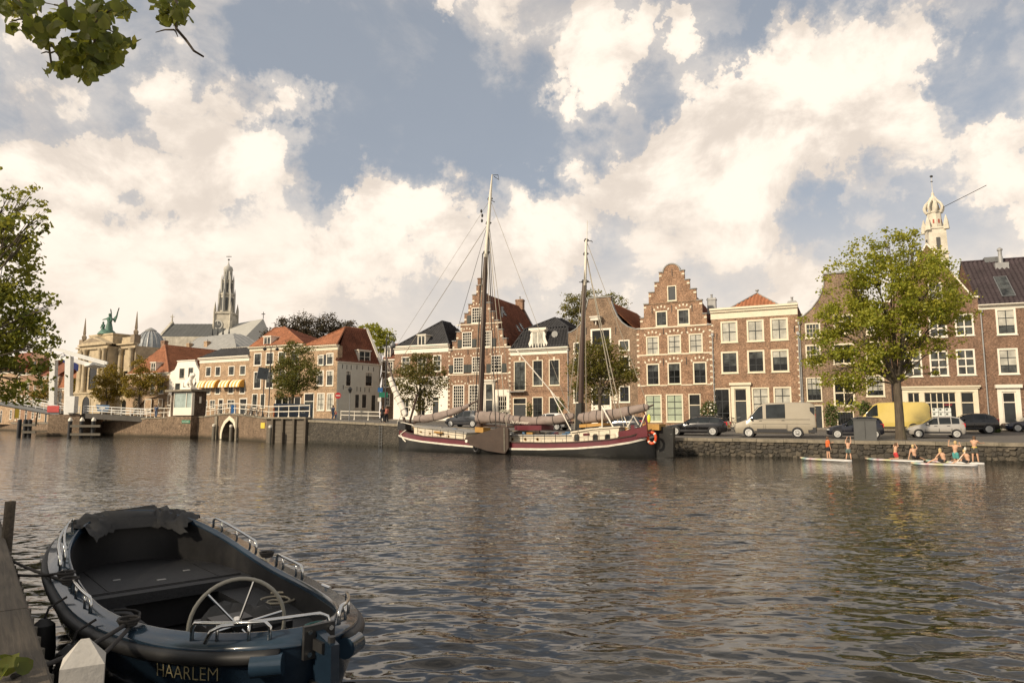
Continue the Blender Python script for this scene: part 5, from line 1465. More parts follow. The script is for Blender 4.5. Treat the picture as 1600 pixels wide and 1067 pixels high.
tiles(ch,(a.x,-hw,a.z),(b.x+4,-hw,a.z),(a.x,0,rt),(b.x+4,0,rt),M['slatedark'],2,3,.05,'nave_roof'); tiles(ch,(b.x+4,hw,a.z),(a.x,hw,a.z),(b.x+4,0,rt),(a.x,0,rt),M['slatedark'],2,3,.05,'nave_roof')
mb=MB(); mb.prism([(a.x-.8,-hw-.5,-2),(a.x-.8,hw+.5,-2),(a.x-.8,hw+.5,a.z),(a.x-.8,0,rt+1.2),(a.x-.8,-hw-.5,a.z)],(1.2,0,0)); mb.lathe([(.5,rt),(.25,rt+4),(.05,rt+5)],c=(a.x-.2,0,0),n=6); mb.box(a.x-1.1,a.x+.7,-.15,.15,rt+3.4,rt+3.8); mb.build('west_gable',M['churchstone'],ch)
a,b=L_(350,535),L_(405,535); rt=L_(408,497).z; e2=L_(415,535); rt0=L_(365,512).z
mb=MB(); mb.box(a.x-2,b.x,-hw-4,hw,-2,a.z+1); mb.build('choir_walls',M['churchstone'],ch)
mb=MB(); mb.add([(a.x,-hw-4,a.z),(b.x-2,-hw-4,a.z),(L_(409,497).x,2,rt),(L_(362,513).x,2,rt0+2),(e2.x+2,6,a.z),(a.x,hw,a.z),(b.x,hw,a.z)],[(0,1,2,3),(1,4,2),(3,2,6,5),(4,6,2)]); mb.build('choir_roof',M['churchpale'],ch,fix=False)
mb=MB(); t_=L_(409,497); mb.tube([(t_.x,2,rt),(t_.x,2,rt+3.4)],.18,5); mb.box(t_.x-.9,t_.x+.9,1.85,2.15,rt+2.1,rt+2.5); mb.build('roof_cross',M['black'],ch)
for px in(353,361,369,378):q=L_(px,540); mb=MB(); mb.lathe([(.9,q.z-6),(.7,q.z+2),(.05,L_(px,517).z)],c=(q.x,-hw-5,0),n=4); mb.build('pinnacle',M['slatedark'],ch)
tx=L_(353,500).x
def tier(y0,y1,w0,w1,name,n=8,mat='churchstone',louv=True):
 z0,z1=L_(353,y0).z,L_(353,y1).z; r0,r1=w0*k_/2,w1*k_/2
 mb=MB(); mb.lathe([(r0,z0),(r1,z1),(r1*1.1,z1),(r1*1.1,z1+.7)],c=(tx,0,0),n=n,M=None); o=mb.build(name,M[mat],ch)
 if louv:
  for j in range(n):
   q=2*math.pi*(j+.5)/n; rr_=(r0+r1)/2*math.cos(math.pi/n)*1.005
   R=Matrix.Translation((tx,0,0))@Matrix.Rotation(q,4,'Z'); m2=MB(); wd=r1*.30
   m2.box(rr_-.3,rr_+.35*0+.12,-wd/2*1.2,wd/2*1.2,z0+(z1-z0)*.15,z0+(z1-z0)*.85,R); m2.build('louvre',M['slatedark'],o,fix=False)
   R=Matrix.Translation((tx,0,0))@Matrix.Rotation(2*math.pi*j/n,4,'Z'); m2=MB(); m2.lathe([(.55,z0),(.45,z1+.5),(.05,z1+3.2)],c=(r0*1.03,0,0),n=4,M=R); m2.build('buttress',M['churchpale'],o,fix=False)
 return o
sq=L_(353,535).z; z1=L_(353,492).z; r_=12.5*k_
mb=MB(); mb.box(tx-r_,tx+r_,-r_,r_,sq-12,z1); mb.box(tx-r_-.5,tx+r_+.5,-r_-.5,r_+.5,z1,z1+1); tb=mb.build('tower_base',M['churchstone'],ch)
for sx in(-1,1):
 for sy in(-1,1):mb=MB(); mb.lathe([(.9,z1-8),(.7,z1+2.5),(.05,z1+6)],c=(tx+sx*r_,sy*r_,0),n=4); mb.build('corner_pinnacle',M['churchstone'],tb)
mb=MB(); cz=L_(346,509); mb.lathe([(2.4,-r_-.35),(2.4,-r_-.1)],c=(cz.x,0,cz.z),n=20,axis='y'); ck=mb.build('clock_face',M['churchpale'],ch)
mb=MB(); mb.lathe([(1.7,-r_-.45),(1.7,-r_-.3)],c=(cz.x,0,cz.z),n=20,axis='y'); mb.build('dial',M['slatedark'],ck); mb=MB(); mb.box(cz.x-.15,cz.x+.15,-r_-.6,-r_-.4,cz.z,cz.z+1.6); mb.box(cz.x,cz.x+1.2,-r_-.6,-r_-.4,cz.z-.15,cz.z+.15); mb.build('clock_hands',M['churchpale'],ck)
tier(492,462,24,21,'lower_tier'); tier(462,440,18,15,'middle_tier'); tier(440,427,11,9.5,'upper_tier')
zz=lambda y:L_(353,y).z
mb=MB(); mb.lathe([(4.5*k_,zz(427)),(6*k_,zz(425)),(7.5*k_,zz(422)),(6.5*k_,zz(418)),(2.0*k_,zz(415)),(.8*k_,zz(411)),(.5*k_,zz(409)),(.15*k_,zz(404)),(.1*k_,zz(397))],c=(tx,0,0),n=10); mb.build('onion_crown',M['churchpale'],ch,smooth=True)
mb=MB(); z_=zz(401); mb.box(tx-1.3,tx+1.3,-.12,.12,z_-.15,z_+.15); mb.lathe([(.5,zz(406)-.3),(.5,zz(406)+.3)],c=(tx,0,0),n=8); mb.build('cross',M['black'],ch)
YT=122*S
def tp(px,py):return at_y(px,py,YT)
c0=tp(1459,330); tw=empty('white_church_tower',(c0.x,c0.y,1.5),math.radians(-18),'slender white stone church tower with open crown behind the pointed gable','tower')
M['towerwhite']=vary('white_tower_stone',(.56,.52,.42),.25,.8,.8,dirt=((.30,.26,.18),.5))
kt=YT/F/1.0; zt=lambda y:tp(1459,y).z-1.5
def ring(w0,w1,y0,y1,name,n=8,mat='towerwhite',rot=0.0):
 mb=MB(); mb.lathe([(w0*kt,zt(y0)),(w1*kt,zt(y1)),(w1*kt*1.12,zt(y1)),(w1*kt*1.12,zt(y1)+.3)],n=n,M=Matrix.Rotation(rot,4,'Z')); return mb.build(name,M[mat],tw)
b_=ring(18.5,18,520,400,'tower_shaft',4,rot=math.pi/4)
mb=MB(); w=13.5*kt
for a in range(4):
 R=Matrix.Rotation(a*math.pi/2,4,'Z'); m2=MB(); m2.box(-2.6*kt,2.6*kt,-w-.02,-w+.3,zt(392),zt(374),R); m2.build('belfry_opening',M['slatedark'],b_,fix=False)
m_=ring(18,17,400,360,'belfry',4,rot=math.pi/4)
for sx in(-1,1):
 for sy in(-1,1):mb=MB(); mb.lathe([(.55,zt(362)),(.4,zt(350)),(.05,zt(340))],c=(sx*12.6*kt,sy*12.6*kt,0),n=6); mb.build('corner_pinnacle',M['towerwhite'],m_)
u_=ring(10.5,10,360,334,'octagon_lantern',8)
M['redshutter']=vary('faded_red_shutters',(.33,.07,.045),.15,3,.7)
for j in range(8):
 R=Matrix.Rotation(2*math.pi*(j+.5)/8,4,'Z'); m2=MB(); rr_=10.3*kt*math.cos(math.pi/8); m2.box(rr_-.2,rr_+.06,-1.1*kt,1.1*kt,zt(351),zt(345),R); m2.build('shutter',M['redshutter'],u_,fix=False)
 m2=MB(); R=Matrix.Rotation(2*math.pi*j/8,4,'Z')
 pts=[(10*kt,zt(334)),(12.5*kt,zt(330)),(13.5*kt,zt(326)),(11*kt,zt(320)),(5*kt,zt(314)),(2.2*kt,zt(309))]
 m2.tube([R@Vector((a,0,b))for a,b in pts],.26,5); m2.build('crown_rib',M['towerwhite'],u_,smooth=True)
mb=MB(); mb.lathe([(4*kt,zt(334)),(4.5*kt,zt(322)),(2.5*kt,zt(313)),(2.2*kt,zt(309)),(3.0*kt,zt(308.5)),(2.0*kt,zt(304)),(2.4*kt,zt(303)),(.5*kt,zt(300)),(.35*kt,zt(290)),(.2*kt,zt(276))],n=8); mb.build('crown_core',M['towerwhite'],tw,smooth=True)
mb=MB(); mb.box(-1.8*kt,1.8*kt,-.1,.1,zt(284.4),zt(283.6)); mb.ball((0,0,zt(276)),.3,.1,.25); mb.build('cross',M['black'],tw)
mb=MB(); mb.tube([(12*kt,0,zt(326)),(54*kt,-8,zt(316))],.06,5); mb.build('flag_boom',M['black'],tw)
def barkmat(name,c):
 k=NM(name); co=k.coord('Object',(1,1,.18)); a=k.noise(co,9,5,.65); b=k.noise(co,2,3,.6)
 cc=k.mix(k.rng(a,.3,.7,0,1),tuple(x*.4 for x in c),c); cc=k.mix(k.rng(b,.5,.75,0,.5),cc,(c[0]*.8,c[1]*1.0,c[2]*.6))
 k.set('Base Color',cc); k.set('Roughness',.9); k.set('Normal',k.bump(a,.9,.03)); return k.m
M['bark']=barkmat('tree_bark',(.115,.090,.062))
M['leaf_lime']=leafmat('yellow_green_leaves',[(.07,.105,.012),(.165,.215,.022),(.27,.295,.034),(.38,.35,.05)],.48)
M['leaf_olive']=leafmat('olive_leaves',[(.045,.062,.014),(.085,.105,.018),(.145,.145,.026),(.22,.175,.035)],.4)
M['leaf_rust']=leafmat('rusty_green_leaves',[(.04,.058,.014),(.085,.098,.02),(.15,.12,.03),(.17,.14,.035)],.38)
M['leaf_dark']=leafmat('deep_green_leaves',[(.035,.055,.012),(.07,.095,.018),(.12,.13,.024),(.16,.135,.03)],.38)
M['leaf_gold']=leafmat('golden_green_leaves',[(.06,.065,.010),(.13,.12,.016),(.22,.175,.022),(.28,.19,.03)],.4)
M['leaf_copper']=leafmat('copper_beech_leaves',[(.030,.022,.016),(.055,.038,.024),(.085,.055,.034),(.06,.055,.025)],.2)
M['leaf_near']=leafmat('lime_tree_leaves',[(.07,.105,.02),(.13,.175,.03),(.20,.235,.04),(.28,.26,.055)],.55)
def leaf_cloud(P,size,r,up=.35):
 """diamond leaves at points P (n,3) -> verts, faces"""
 n=len(P)
 a=r.normal(size=(n,3)); a/=np.linalg.norm(a,axis=1)[:,None]+1e-9
 nr=r.normal(size=(n,3)); nr[:,2]+=up; nr-=a*(nr*a).sum(1)[:,None]; nr/=np.linalg.norm(nr,axis=1)[:,None]+1e-9
 b=np.cross(nr,a)
 s=size*r.uniform(.65,1.35,size=n)[:,None]
 V=np.stack([P-a*s*.5,P+b*s*.40-a*s*.05+nr*s*.10,P+a*s*.55,P-b*s*.40-a*s*.05+nr*s*.10],1).reshape(-1,3)
 Fq=np.arange(4*n).reshape(-1,4)
 return V,Fq
def tree(name,label,base,lobes,Y,n_leaf,leaf,mat,trunk_r,fork,seed,group=None,depth_k=.85,clusters=26,limbs=True,clump=.22,sparse=.0,trunk_to=None):
 """base: ground point; lobes: (px, py, radius px) at depth Y"""
 r=np.random.default_rng(seed); k=Y/F; n_leaf=int(n_leaf*1.3)
 root=empty(name,base,0,label,'tree',group)
 b=Vector(base)
 C=[]
 for(x,y,rad)in lobes:
  p=at_y(x,y,Y); C.append((p.x-b.x,Y-b.y+r.normal()*rad*k*.35,p.z-b.z,rad*k))
 C=np.array(C)
 w=C[:,3]**2; w/=w.sum()
 cl=[]
 for i,c in enumerate(C):
  m=max(5,int(clusters*(c[3]/C[:,3].mean())**2))
  d=r.normal(size=(m,3)); d/=np.linalg.norm(d,axis=1)[:,None]
  rad=c[3]*r.uniform(.35,1.0,size=m)**.5
  pts=c[:3]+d*rad[:,None]*np.array([1,depth_k,1])
  cl.append(np.c_[pts,np.full(m,c[3])])
 cl=np.concatenate(cl)
 keep=r.uniform(size=len(cl))>sparse
 cl=cl[keep]
 wt=cl[:,3]*r.uniform(.3,1.6,size=len(cl)); wt/=wt.sum()
 idx=r.choice(len(cl),size=n_leaf,p=wt)
 cr=np.minimum(cl[idx,3],np.median(C[:,3])*1.2)
 off=r.normal(size=(n_leaf,3))*(cr*clump)[:,None]*np.array([1.1,1.0,.62])
 P=cl[idx,:3]+off
 V,Fq=leaf_cloud(P,leaf,r)
 raw_mesh('crown',V,Fq,mat,root)['kind']='stuff'
 mb=MB()
 top=Vector((C[:,0].mean()*.3+(fork[0]if len(fork)>2 else 0),0,fork[-1]))
 pts=[]; rs=[]
 for i in range(8):
  t=i/7; pts.append(Vector((top.x*t**1.5+.02*math.sin(i*2.3),.02*math.cos(i*1.9),-.3+(top.z+.3)*t)))
  rs.append(trunk_r*(1.35 if i==0 else 1.12 if i==1 else 1.0-.22*t))
 mb.tube(pts,rs,10); tr=mb.build('trunk',M['bark'],root,smooth=True)
 if limbs:
  for i,c in enumerate(C):
   tgt=Vector(c[:3]); mid=top.lerp(tgt,.5)+Vector((r.normal()*.2,r.normal()*.2,.12*(tgt-top).length))
   rad0=trunk_r*.42*(c[3]/C[:,3].max())**.5
   m2=MB(); m2.tube([top-Vector((0,0,.25)),top.lerp(mid,.5),mid,tgt],[rad0,rad0*.8,rad0*.55,rad0*.2],6)
   ds=((cl[:,:3]-c[:3])**2).sum(1); near=np.argsort(ds)[:9]
   for q in near:
    e=Vector(cl[q,:3]); s0=mid.lerp(tgt,r.uniform(.1,.9)); m2.tube([s0,s0.lerp(e,.5)+Vector((0,0,.05)),e],[rad0*.32,rad0*.2,rad0*.08],4)
   m2.build('limb',M['bark'],root,smooth=True,fix=False)
 return root
def gp(px,Y):
 x=kx(px)*Y; return(x,Y,ground_z(x,Y))
tree('street_tree','large yellow green street tree on the quay beside the silver car',gp(1398,46.5),[(1302,575,38),(1328,622,26),(1290,505,34),(1335,525,52),(1318,440,36),(1372,470,58),(1358,405,38),(1400,400,40),(1440,410,40),(1425,460,58),(1470,440,42),(1488,480,36),(1460,512,42),(1512,486,18),(1482,540,22),(1432,562,20),(1345,575,40),(1275,548,18),(1470,588,12),(1408,588,20),(1385,376,18),(1425,380,22),(1340,480,44),(1400,530,40),(1372,560,30)],46.5,21000,.17,M['leaf_lime'],.30,(4.0,),11,clusters=20,clump=.16,sparse=.12)
tree('street_tree','olive green street tree in front of the brown warehouse',gp(936,62),[(930,560,32),(958,580,36),(906,582,24),(980,585,18),(930,608,26),(960,552,20),(900,610,12),(938,540,16)],62,7500,.17,M['leaf_olive'],.20,(3.3,),12,clusters=26)
tree('street_tree','rusty dark green street tree beside the ship\'s bow',gp(657,76),[(655,575,26),(640,598,24),(676,600,22),(655,624,20),(634,578,14),(690,580,9),(668,562,12),(625,620,8)],76,5500,.19,M['leaf_rust'],.22,(3.2,),13)
tree('street_tree','round dark green street tree behind the two waste containers',gp(459,86),[(463,558,24),(446,582,22),(476,586,24),(460,602,24),(438,600,12),(490,575,10),(455,545,12),(484,602,12)],86,6500,.20,M['leaf_dark'],.22,(3.4,),14)
tree('street_tree','loose golden green tree in front of the orange roofed house',gp(222,108),[(222,572,12),(214,602,20),(240,600,17),(226,588,18),(203,614,9),(250,595,7),(218,562,7)],108,3400,.24,M['leaf_gold'],.20,(4.2,),15,sparse=.2)
tree('street_tree','dense golden green tree in front of the museum',gp(172,116),[(170,586,18),(163,606,20),(186,603,14),(150,612,9),(176,618,14),(190,585,6)],116,3400,.26,M['leaf_gold'],.22,(3.6,),16)
tree('street_tree','small golden tree beyond the drawbridge left of its posts',gp(66,141),[(64,600,9),(72,612,9),(60,618,9),(70,622,8)],141,1500,.28,M['leaf_gold'],.16,(3.0,),17)
tree('street_tree','small golden tree right of the drawbridge posts',gp(118,134),[(117,598,6),(121,608,7),(115,616,7),(120,622,6)],134,1200,.28,M['leaf_gold'],.16,(3.0,),18)
g0=2.5
def bk(px,Y):return(kx(px)*Y,Y,g0)
tree('beech_tree','dark copper beech behind the orange hipped roof',bk(452,150),[(440,516,18),(470,508,20),(455,525,18),(420,528,12),(490,512,16),(480,530,16)],150,5500,.34,M['leaf_copper'],.4,(6.0,),19)
tree('beech_tree','dark copper beech behind the corner house roof',bk(525,154),[(515,507,18),(540,514,16),(525,525,20),(556,522,10),(500,525,14)],154,4500,.34,M['leaf_copper'],.4,(6.0,),20)
tree('garden_tree','bright green tree rising behind the narrow brick house',bk(592,122),[(585,518,14),(603,526,13),(570,514,8),(612,545,9),(615,570,8),(595,540,12)],122,3200,.28,M['leaf_lime'],.3,(6.0,),21,sparse=.15)
tree('garden_tree','grey green tree rising behind the warehouse gable',bk(925,112),[(893,478,17),(922,470,18),(958,474,18),(976,490,10),(880,490,8),(940,490,24),(908,495,18)],112,5500,.28,M['leaf_olive'],.35,(7.0,),22)
Yn=22.0; ex=NQA+nd*((Yn-NQA.y)/nd.y); bx=ex+nl*2.2
tree('lime_tree','leafy lime tree on the near bank filling the left edge',(bx.x,bx.y,zq-.1),[(18,300,18),(45,308,22),(60,330,16),(28,370,38),(55,352,18),(18,430,40),(40,482,38),(74,482,12),(28,540,48),(68,542,20),(18,590,42),(58,582,20),(0,500,60),(-40,400,80),(-60,520,90),(-30,610,36),(92,473,5),(-80,300,60),(-6,262,9),(0,330,30),(50,510,28)],Yn,11500,.135,M['leaf_near'],.24,(2.6,),31,clusters=30,clump=.17)
b2=NQA+nl*8.6+nd*4.6
p_=[]
def crown_tree(name,label,base,ctr,rad,n,leaf,seed,mat):
 r=np.random.default_rng(seed); root=empty(name,base,0,label,'tree'); b=Vector(base)
 m=260; d=r.normal(size=(m,3)); d/=np.linalg.norm(d,axis=1)[:,None]
 cl=np.array(ctr)-np.array(b)+d*(rad*r.uniform(.3,1,size=m)**.5)[:,None]*np.array([1,1,.8])
 P=cl[r.integers(0,m,n)]+r.normal(size=(n,3))*rad*.11
 V,Fq=leaf_cloud(P,leaf,r); raw_mesh('crown',V,Fq,mat,root)['kind']='stuff'
 mb=MB(); c=Vector(ctr)-b; mb.tube([(0,0,-.3),(0,0,.4),(.05,0,c.z*.4),(c.x*.4,c.y*.4,c.z*.75)],[.34,.26,.22,.15],10); mb.build('trunk',M['bark'],root,smooth=True)
 for q in range(9):
  e=Vector(cl[r.integers(0,m)]); s0=Vector((0,0,c.z*.4)); mb=MB(); mb.tube([s0,s0.lerp(e,.5)+Vector((0,0,.3)),e],[.12,.08,.02],6); mb.build('limb',M['bark'],root,smooth=True)
 return root
crown_tree('lime_tree','unseen lime tree added beyond the left edge to shade the sloop',(b2.x,b2.y,zq-.1),(b2.x-1.0,b2.y-.5,8.0),4.6,9000,.22,33,M['leaf_near'])  # extra tree out of view, added so its crown shades the moored sloop
b3=NQA+nl*2.6+nd*.6
lt=crown_tree('lime_tree','lime tree whose leafy twigs hang into the top left corner',(b3.x,b3.y,zq-.1),(b3.x+.2,b3.y-1.6,9.6),3.6,6000,.14,34,M['leaf_near'])
bo=Vector(lt.location)
def hexleaf(seed):
 r=random.Random(seed); pts=[]
 prof=[(0,-.5),(.34,-.42),(.5,-.12),(.42,.18),(.2,.42),(0,.62),(-.2,.42),(-.42,.18),(-.5,-.12),(-.34,-.42)]
 cen=Vector((0,-.02,-.05)); ring_=[Vector((x*r.uniform(.85,1.1),y*r.uniform(.9,1.08),.10*(abs(x)*2)**1.5+r.uniform(-.03,.03)-.06*(y>.3)))for x,y in prof]
 mb=MB(); n=len(ring_); mb.add([cen]+ring_,[(0,i+1,(i+1)%n+1)for i in range(n)])
 o=mb.build('leaf',M['leaf_hang'],smooth='all'); me=o.data; bpy.data.objects.remove(o); return me
def hangleaf():
 k=NM('hanging_lime_leaf'); oi=k.n('ShaderNodeObjectInfo'); co=k.coord('Object')
 cr=k.n('ShaderNodeValToRGB'); k.l(oi.outputs['Random'],cr.inputs[0]); e=cr.color_ramp.elements
 e[0].color=(.08,.105,.02,1); e[1].color=(.24,.25,.045,1); x=e.new(.5); x.color=(.14,.17,.03,1)
 s=k.n('ShaderNodeSeparateXYZ'); k.l(co,s.inputs[0])
 vein=k.math('ABSOLUTE',k.math('SINE',k.math('MULTIPLY',k.math('ADD',s.outputs[1],k.math('ABSOLUTE',s.outputs[0])),22)))
 cc=k.mix(k.rng(vein,0,.25,.35,0),cr.outputs[0],(.17,.17,.05)); ed=k.noise(co,4,4,.6); cc=k.mix(k.rng(ed,.58,.75,0,.6),cc,(.12,.075,.025))
 k.set('Base Color',cc); k.set('Roughness',.5)
 tr=k.n('ShaderNodeBsdfTranslucent'); k.l(k.mix(.4,cc,(.20,.22,.03)),tr.inputs[0]); mx=k.n('ShaderNodeMixShader'); mx.inputs[0].default_value=.6
 k.l(k.b.outputs[0],mx.inputs[1]); k.l(tr.outputs[0],mx.inputs[2]); k.l(mx.outputs[0],k.out.inputs[0]); return k.m
M['leaf_hang']=hangleaf()
LM=[hexleaf(i)for i in range(6)]
YH=6.6
def hp(px,py,dy=0):p=at_y(px,py,YH+dy); return p-bo
tw_=MB()
start=Vector((.1,.3,6.2))
br=[[(150,-60),(155,0),(150,40),(147,70)],[(20,-60),(28,0),(45,30),(70,55),(76,70),(80,98)],[(275,-40),(275,0),(272,30),(276,46),(290,62),(303,80),(318,89)],[(95,-50),(105,20),(140,55),(175,75),(190,60)]]
for q in br:
 pts=[hp(x,y,.15*math.sin(i*2+x))for i,(x,y)in enumerate(q)]
 tw_.tube([start,start.lerp(pts[0],.6)+Vector((0,0,.5))]+pts,[.05,.035]+[.022*(1-.65*i/len(pts))for i in range(len(pts))],6)
for a,b_ in(((147,70),(150,112)),((80,70),(95,95)),((60,48),(40,55)),((140,55),(120,40)),((272,47),(243,51)),((272,47),(278,58)),((80,83),(64,84)),((80,83),(92,82)),((45,30),(15,35)),((150,40),(185,55)),((150,30),(185,12)),((28,0),(85,8)),((85,8),(100,15))):
 tw_.tube([hp(*a),hp((a[0]+b_[0])/2,(a[1]+b_[1])/2-2),hp(*b_)],[.010,.008,.004],5)
tw_.build('twigs',M['bark'],lt,smooth=True)
hr=random.Random(77); ct=0
blobs=[(35,12,30,34),(15,5,20,14),(60,45,22,20),(100,30,24,28),(150,20,30,40),(150,55,30,40),(120,75,26,26),(165,90,24,34),(105,100,22,18),(140,105,26,26),(185,70,18,14),(205,65,8,4),(190,15,18,14),(268,5,30,30),(285,22,18,14),(262,28,14,10),(22,48,8,4),(75,60,16,10),(72,108,10,6)]
for(x,y,rad,n_)in blobs:
 n_=int(n_*.8)
 for i in range(n_):
  if ct>=298:break
  q=hr.uniform(0,6.28); d=rad*hr.uniform(0,1)**.6
  p=hp(x+d*math.cos(q)*1.1,y+d*math.sin(q)*.85,hr.uniform(-.35,.35))
  o=link('leaf',LM[hr.randrange(6)],lt); o.location=p; s_=hr.uniform(.095,.14)
  o.scale=(s_,s_,s_); o.rotation_euler=(hr.uniform(.6,2.3),hr.uniform(-.7,.7),hr.uniform(0,6.28)); ct+=1
P=np.array([list(hp(x+d*math.cos(q)*1.1,y+d*math.sin(q)*.85,hr.uniform(-.1,.6)))for(x,y,rad,n_)in blobs for q,d in[(hr.uniform(0,6.28),rad*hr.uniform(0,1)**.6)for _ in range(n_)]])
V,Fq=leaf_cloud(P,.10,np.random.default_rng(9)); raw_mesh('small_leaves',V,Fq,M['leaf_near'],lt)['kind']='stuff'
z6b=Z(230,580,5.926)
def remesh(mb,voxel,name,mat,parent,smooth=True,sub=0):
 """fuse overlapping shapes into one continuous skin"""
 o=mb.build(name+'_tmp',mat,None)
 md=o.modifiers.new('r','REMESH'); md.mode='VOXEL'; md.voxel_size=voxel
 ms=o.modifiers.new('s','SMOOTH'); ms.iterations=3; ms.factor=.5
 bpy.context.view_layer.update()
 dg=bpy.context.evaluated_depsgraph_get(); me=bpy.data.meshes.new_from_object(o.evaluated_get(dg))
 bpy.data.objects.remove(o); me.name=name
 if smooth:me.polygons.foreach_set('use_smooth',[True]*len(me.polygons))
 if not me.materials:me.materials.append(mat)
 return link(name,me,parent)
h=House('bridge_abutment','brick quay bastion with pointed dark culvert arch below white railings',Q[5].xy,Q[8].xy,z6b,base=0.0,cat='abutment')
top_=[h.uv(x,y)for x,y in((515,425),(640,408),(760,397),(900,412),(1110,441))]
top_[0]=(0,top_[0][1]); top_[-1]=(h.W,top_[-1][1])
arch_in=[h.uv(x,y)for x,y in((690,625),(694,575),(706,530),(728,485),(765,450),(798,480),(815,530),(824,575),(826,630))]
arch_out=[h.uv(x,y)for x,y in((676,625),(678,570),(690,515),(715,462),(765,412),(806,445),(826,500),(836,565),(838,630))]
ah=[(u,max(v,-.9))for u,v in arch_in]; ah=[(ah[0][0],-.9)]+ah[1:-1]+[(ah[-1][0],-.9)]
outl=[(0,-1.2),(h.W,-1.2)]+list(reversed(top_))
polys=[[Vector((u,v,0))for u,v in outl],[Vector((u,v,0))for u,v in ah]]
mb=MB(); flat=[p for q in polys for p in q]
mb.add([(p.x,0,p.y)for p in flat],tessellate_polygon(polys))
for i in range(len(ah)):
 a=ah[i]; b=ah[(i+1)%len(ah)]; mb.quad((a[0],0,a[1]),(b[0],0,b[1]),(b[0]+.8,4.5,b[1]),(a[0]+.8,4.5,a[1]))
mb.poly([(u+.8,4.5,v)for u,v in ah])
for i in range(len(outl)):
 a=outl[i]; b=outl[(i+1)%len(outl)]; mb.quad((a[0],0,a[1]),(b[0],0,b[1]),(b[0],.6,b[1]),(a[0],.6,a[1]))
h.part('brick_face',mb,'brick_pier')
n_=len(arch_in)
for i in range(n_-1):
 a,b,c,d=arch_in[i],arch_in[i+1],arch_out[i+1],arch_out[i]
 mb=MB(); mb.prism([(a[0],-.07,a[1]),(b[0],-.07,b[1]),(c[0],-.07,c[1]),(d[0],-.07,d[1])],(0,.1,0)); h.part('arch_stone',mb,'stone')
for(x0,x1,yt)in((632,655,415),(824,842,420)):
 a=h.rect((x0,yt,x1,620)); mb=MB(); mb.box(a[0],a[1],-.16,.02,-1,a[3]); h.part('stone_pilaster',mb,'coping')
for i in range(len(top_)-1):
 a,b=top_[i],top_[i+1]; n2=4
 for j in range(n2):
  p=(a[0]+(b[0]-a[0])*j/n2+.01,a[1]+(b[1]-a[1])*j/n2); q=(a[0]+(b[0]-a[0])*(j+1)/n2-.01,a[1]+(b[1]-a[1])*(j+1)/n2)
  mb=MB(); mb.prism([(p[0],-.10,p[1]-.02),(q[0],-.10,q[1]-.02),(q[0],-.10,q[1]+.16),(p[0],-.10,p[1]+.16)],(0,.6,0)); h.part('coping_stone',mb,'coping')
a=h.rect((1055,475,1092,528)); M['yellow']=vary('yellow_sign',(.62,.47,.06),.1,4,.5)
mb=MB(); mb.box(a[0],a[1],-.06,.0,a[2],a[3]); ys=mb.build('sign_plate',M['yellow']); ys.matrix_world=h.M; tag(ys,'yellow notice plate on the brick bastion','sign')
HB=h
h=House('timber_fender_wall','horizontal dark planks between upright posts right of the brick bastion',Q[8].xy,Q[9].xy,z6b,base=0.0,cat='fender wall')
vt=Q[8].z-.1
mb=MB(); mb.box(0,h.W,.08,.6,-1.2,vt); h.part('backing',mb,'wetdark')
M['plank']=vary('weathered_grey_plank',(.125,.105,.08),.35,2,.9,stretch=(.4,3,8),bump=.3)
z_=-.6; i=0
while z_<vt-.1:
 hh=min(.42,vt-z_); mb=MB(); mb.box(.0,h.W,-.02-.015*(i%2),.075,z_+.012,z_+hh-.012); h.part('plank',mb,'plank'); z_+=.42; i+=1
for x in(1175,1268,1372,1478):u=h.uv(x,550)[0]; mb=MB(); mb.box(u-.16,u+.16,-.32,.0,-1.2,vt+.05); h.part('post',mb,'oldwood')
mb=MB(); mb.box(-.1,h.W+.1,-.36,.55,vt+.055,vt+.24); h.part('top_beam',mb,'coping')
w_mid=wall_strip(4,5,'quay_wall',M['brick_pier'],'brick quay wall under the white railing left of the keeper hut',.12)
coping(w_mid,QL[4],QL[5],1.9,.14)
d_=(Q[5].xy-Q[4].xy).normalized(); nn=Vector((d_.y,-d_.x)); nn=-nn if nn.y>0 else nn
P0=Q[4].xy+nn*.9
def hit(px,P,d):
 k=kx(px); t=(k*P.y-P.x)/(d.x-k*d.y); return P+d*t
c0,c1=hit(269,P0,d_),hit(305,P0,d_)
h=House('bridge_keeper_hut','brick bridge keeper hut with white corner window on a brick pier',c0,c1,z6b,base=0.0,cat='hut')
W=h.W; sd=0
inn=-nn
for t in np.arange(.5,6,.05):
 p=c1+inn*float(t)
 if p.x/p.y>kx(320):sd=float(t); break
sd=max(2.0,sd)
vb=h.uv(330,418)[1]; vr=h.uv(330,188)[1]
mb=MB(); mb.box(-.15,W+.1,-.1,sd+1.0,-1.2,vb); h.part('pier',mb,'brick_pier')
M['brick_hut']=brick('dark_hut_brick',(.085,.062,.045),(.12,.085,.06),(.09,.08,.065))
a=h.rect((247,198,362,408)); b=h.rect((362,198,416,408))
mb=MB(); mb.box(.02,W,.35,sd+.2,vb+.003,vr); h.part('brick_walls',mb,'brick_hut')
mb=MB(); u0,u1,v0,v1=a[0],b[1],a[2],a[3]
um=a[1]; f=.10
mb.box(u0,u1,-.05,.34,v0,v0+(v1-v0)*.34); mb.box(u0,u1,-.05,.34,v1-f,v1); mb.box(u0,u0+f,-.05,.34,v0+(v1-v0)*.34,v1-f); mb.box(um-f/2,um+f/2,-.05,.34,v0+(v1-v0)*.34,v1-f); mb.box(u1-f,u1,-.05,.34,v0+(v1-v0)*.34,v1-f)
wn=h.part('corner_window',mb,'white')
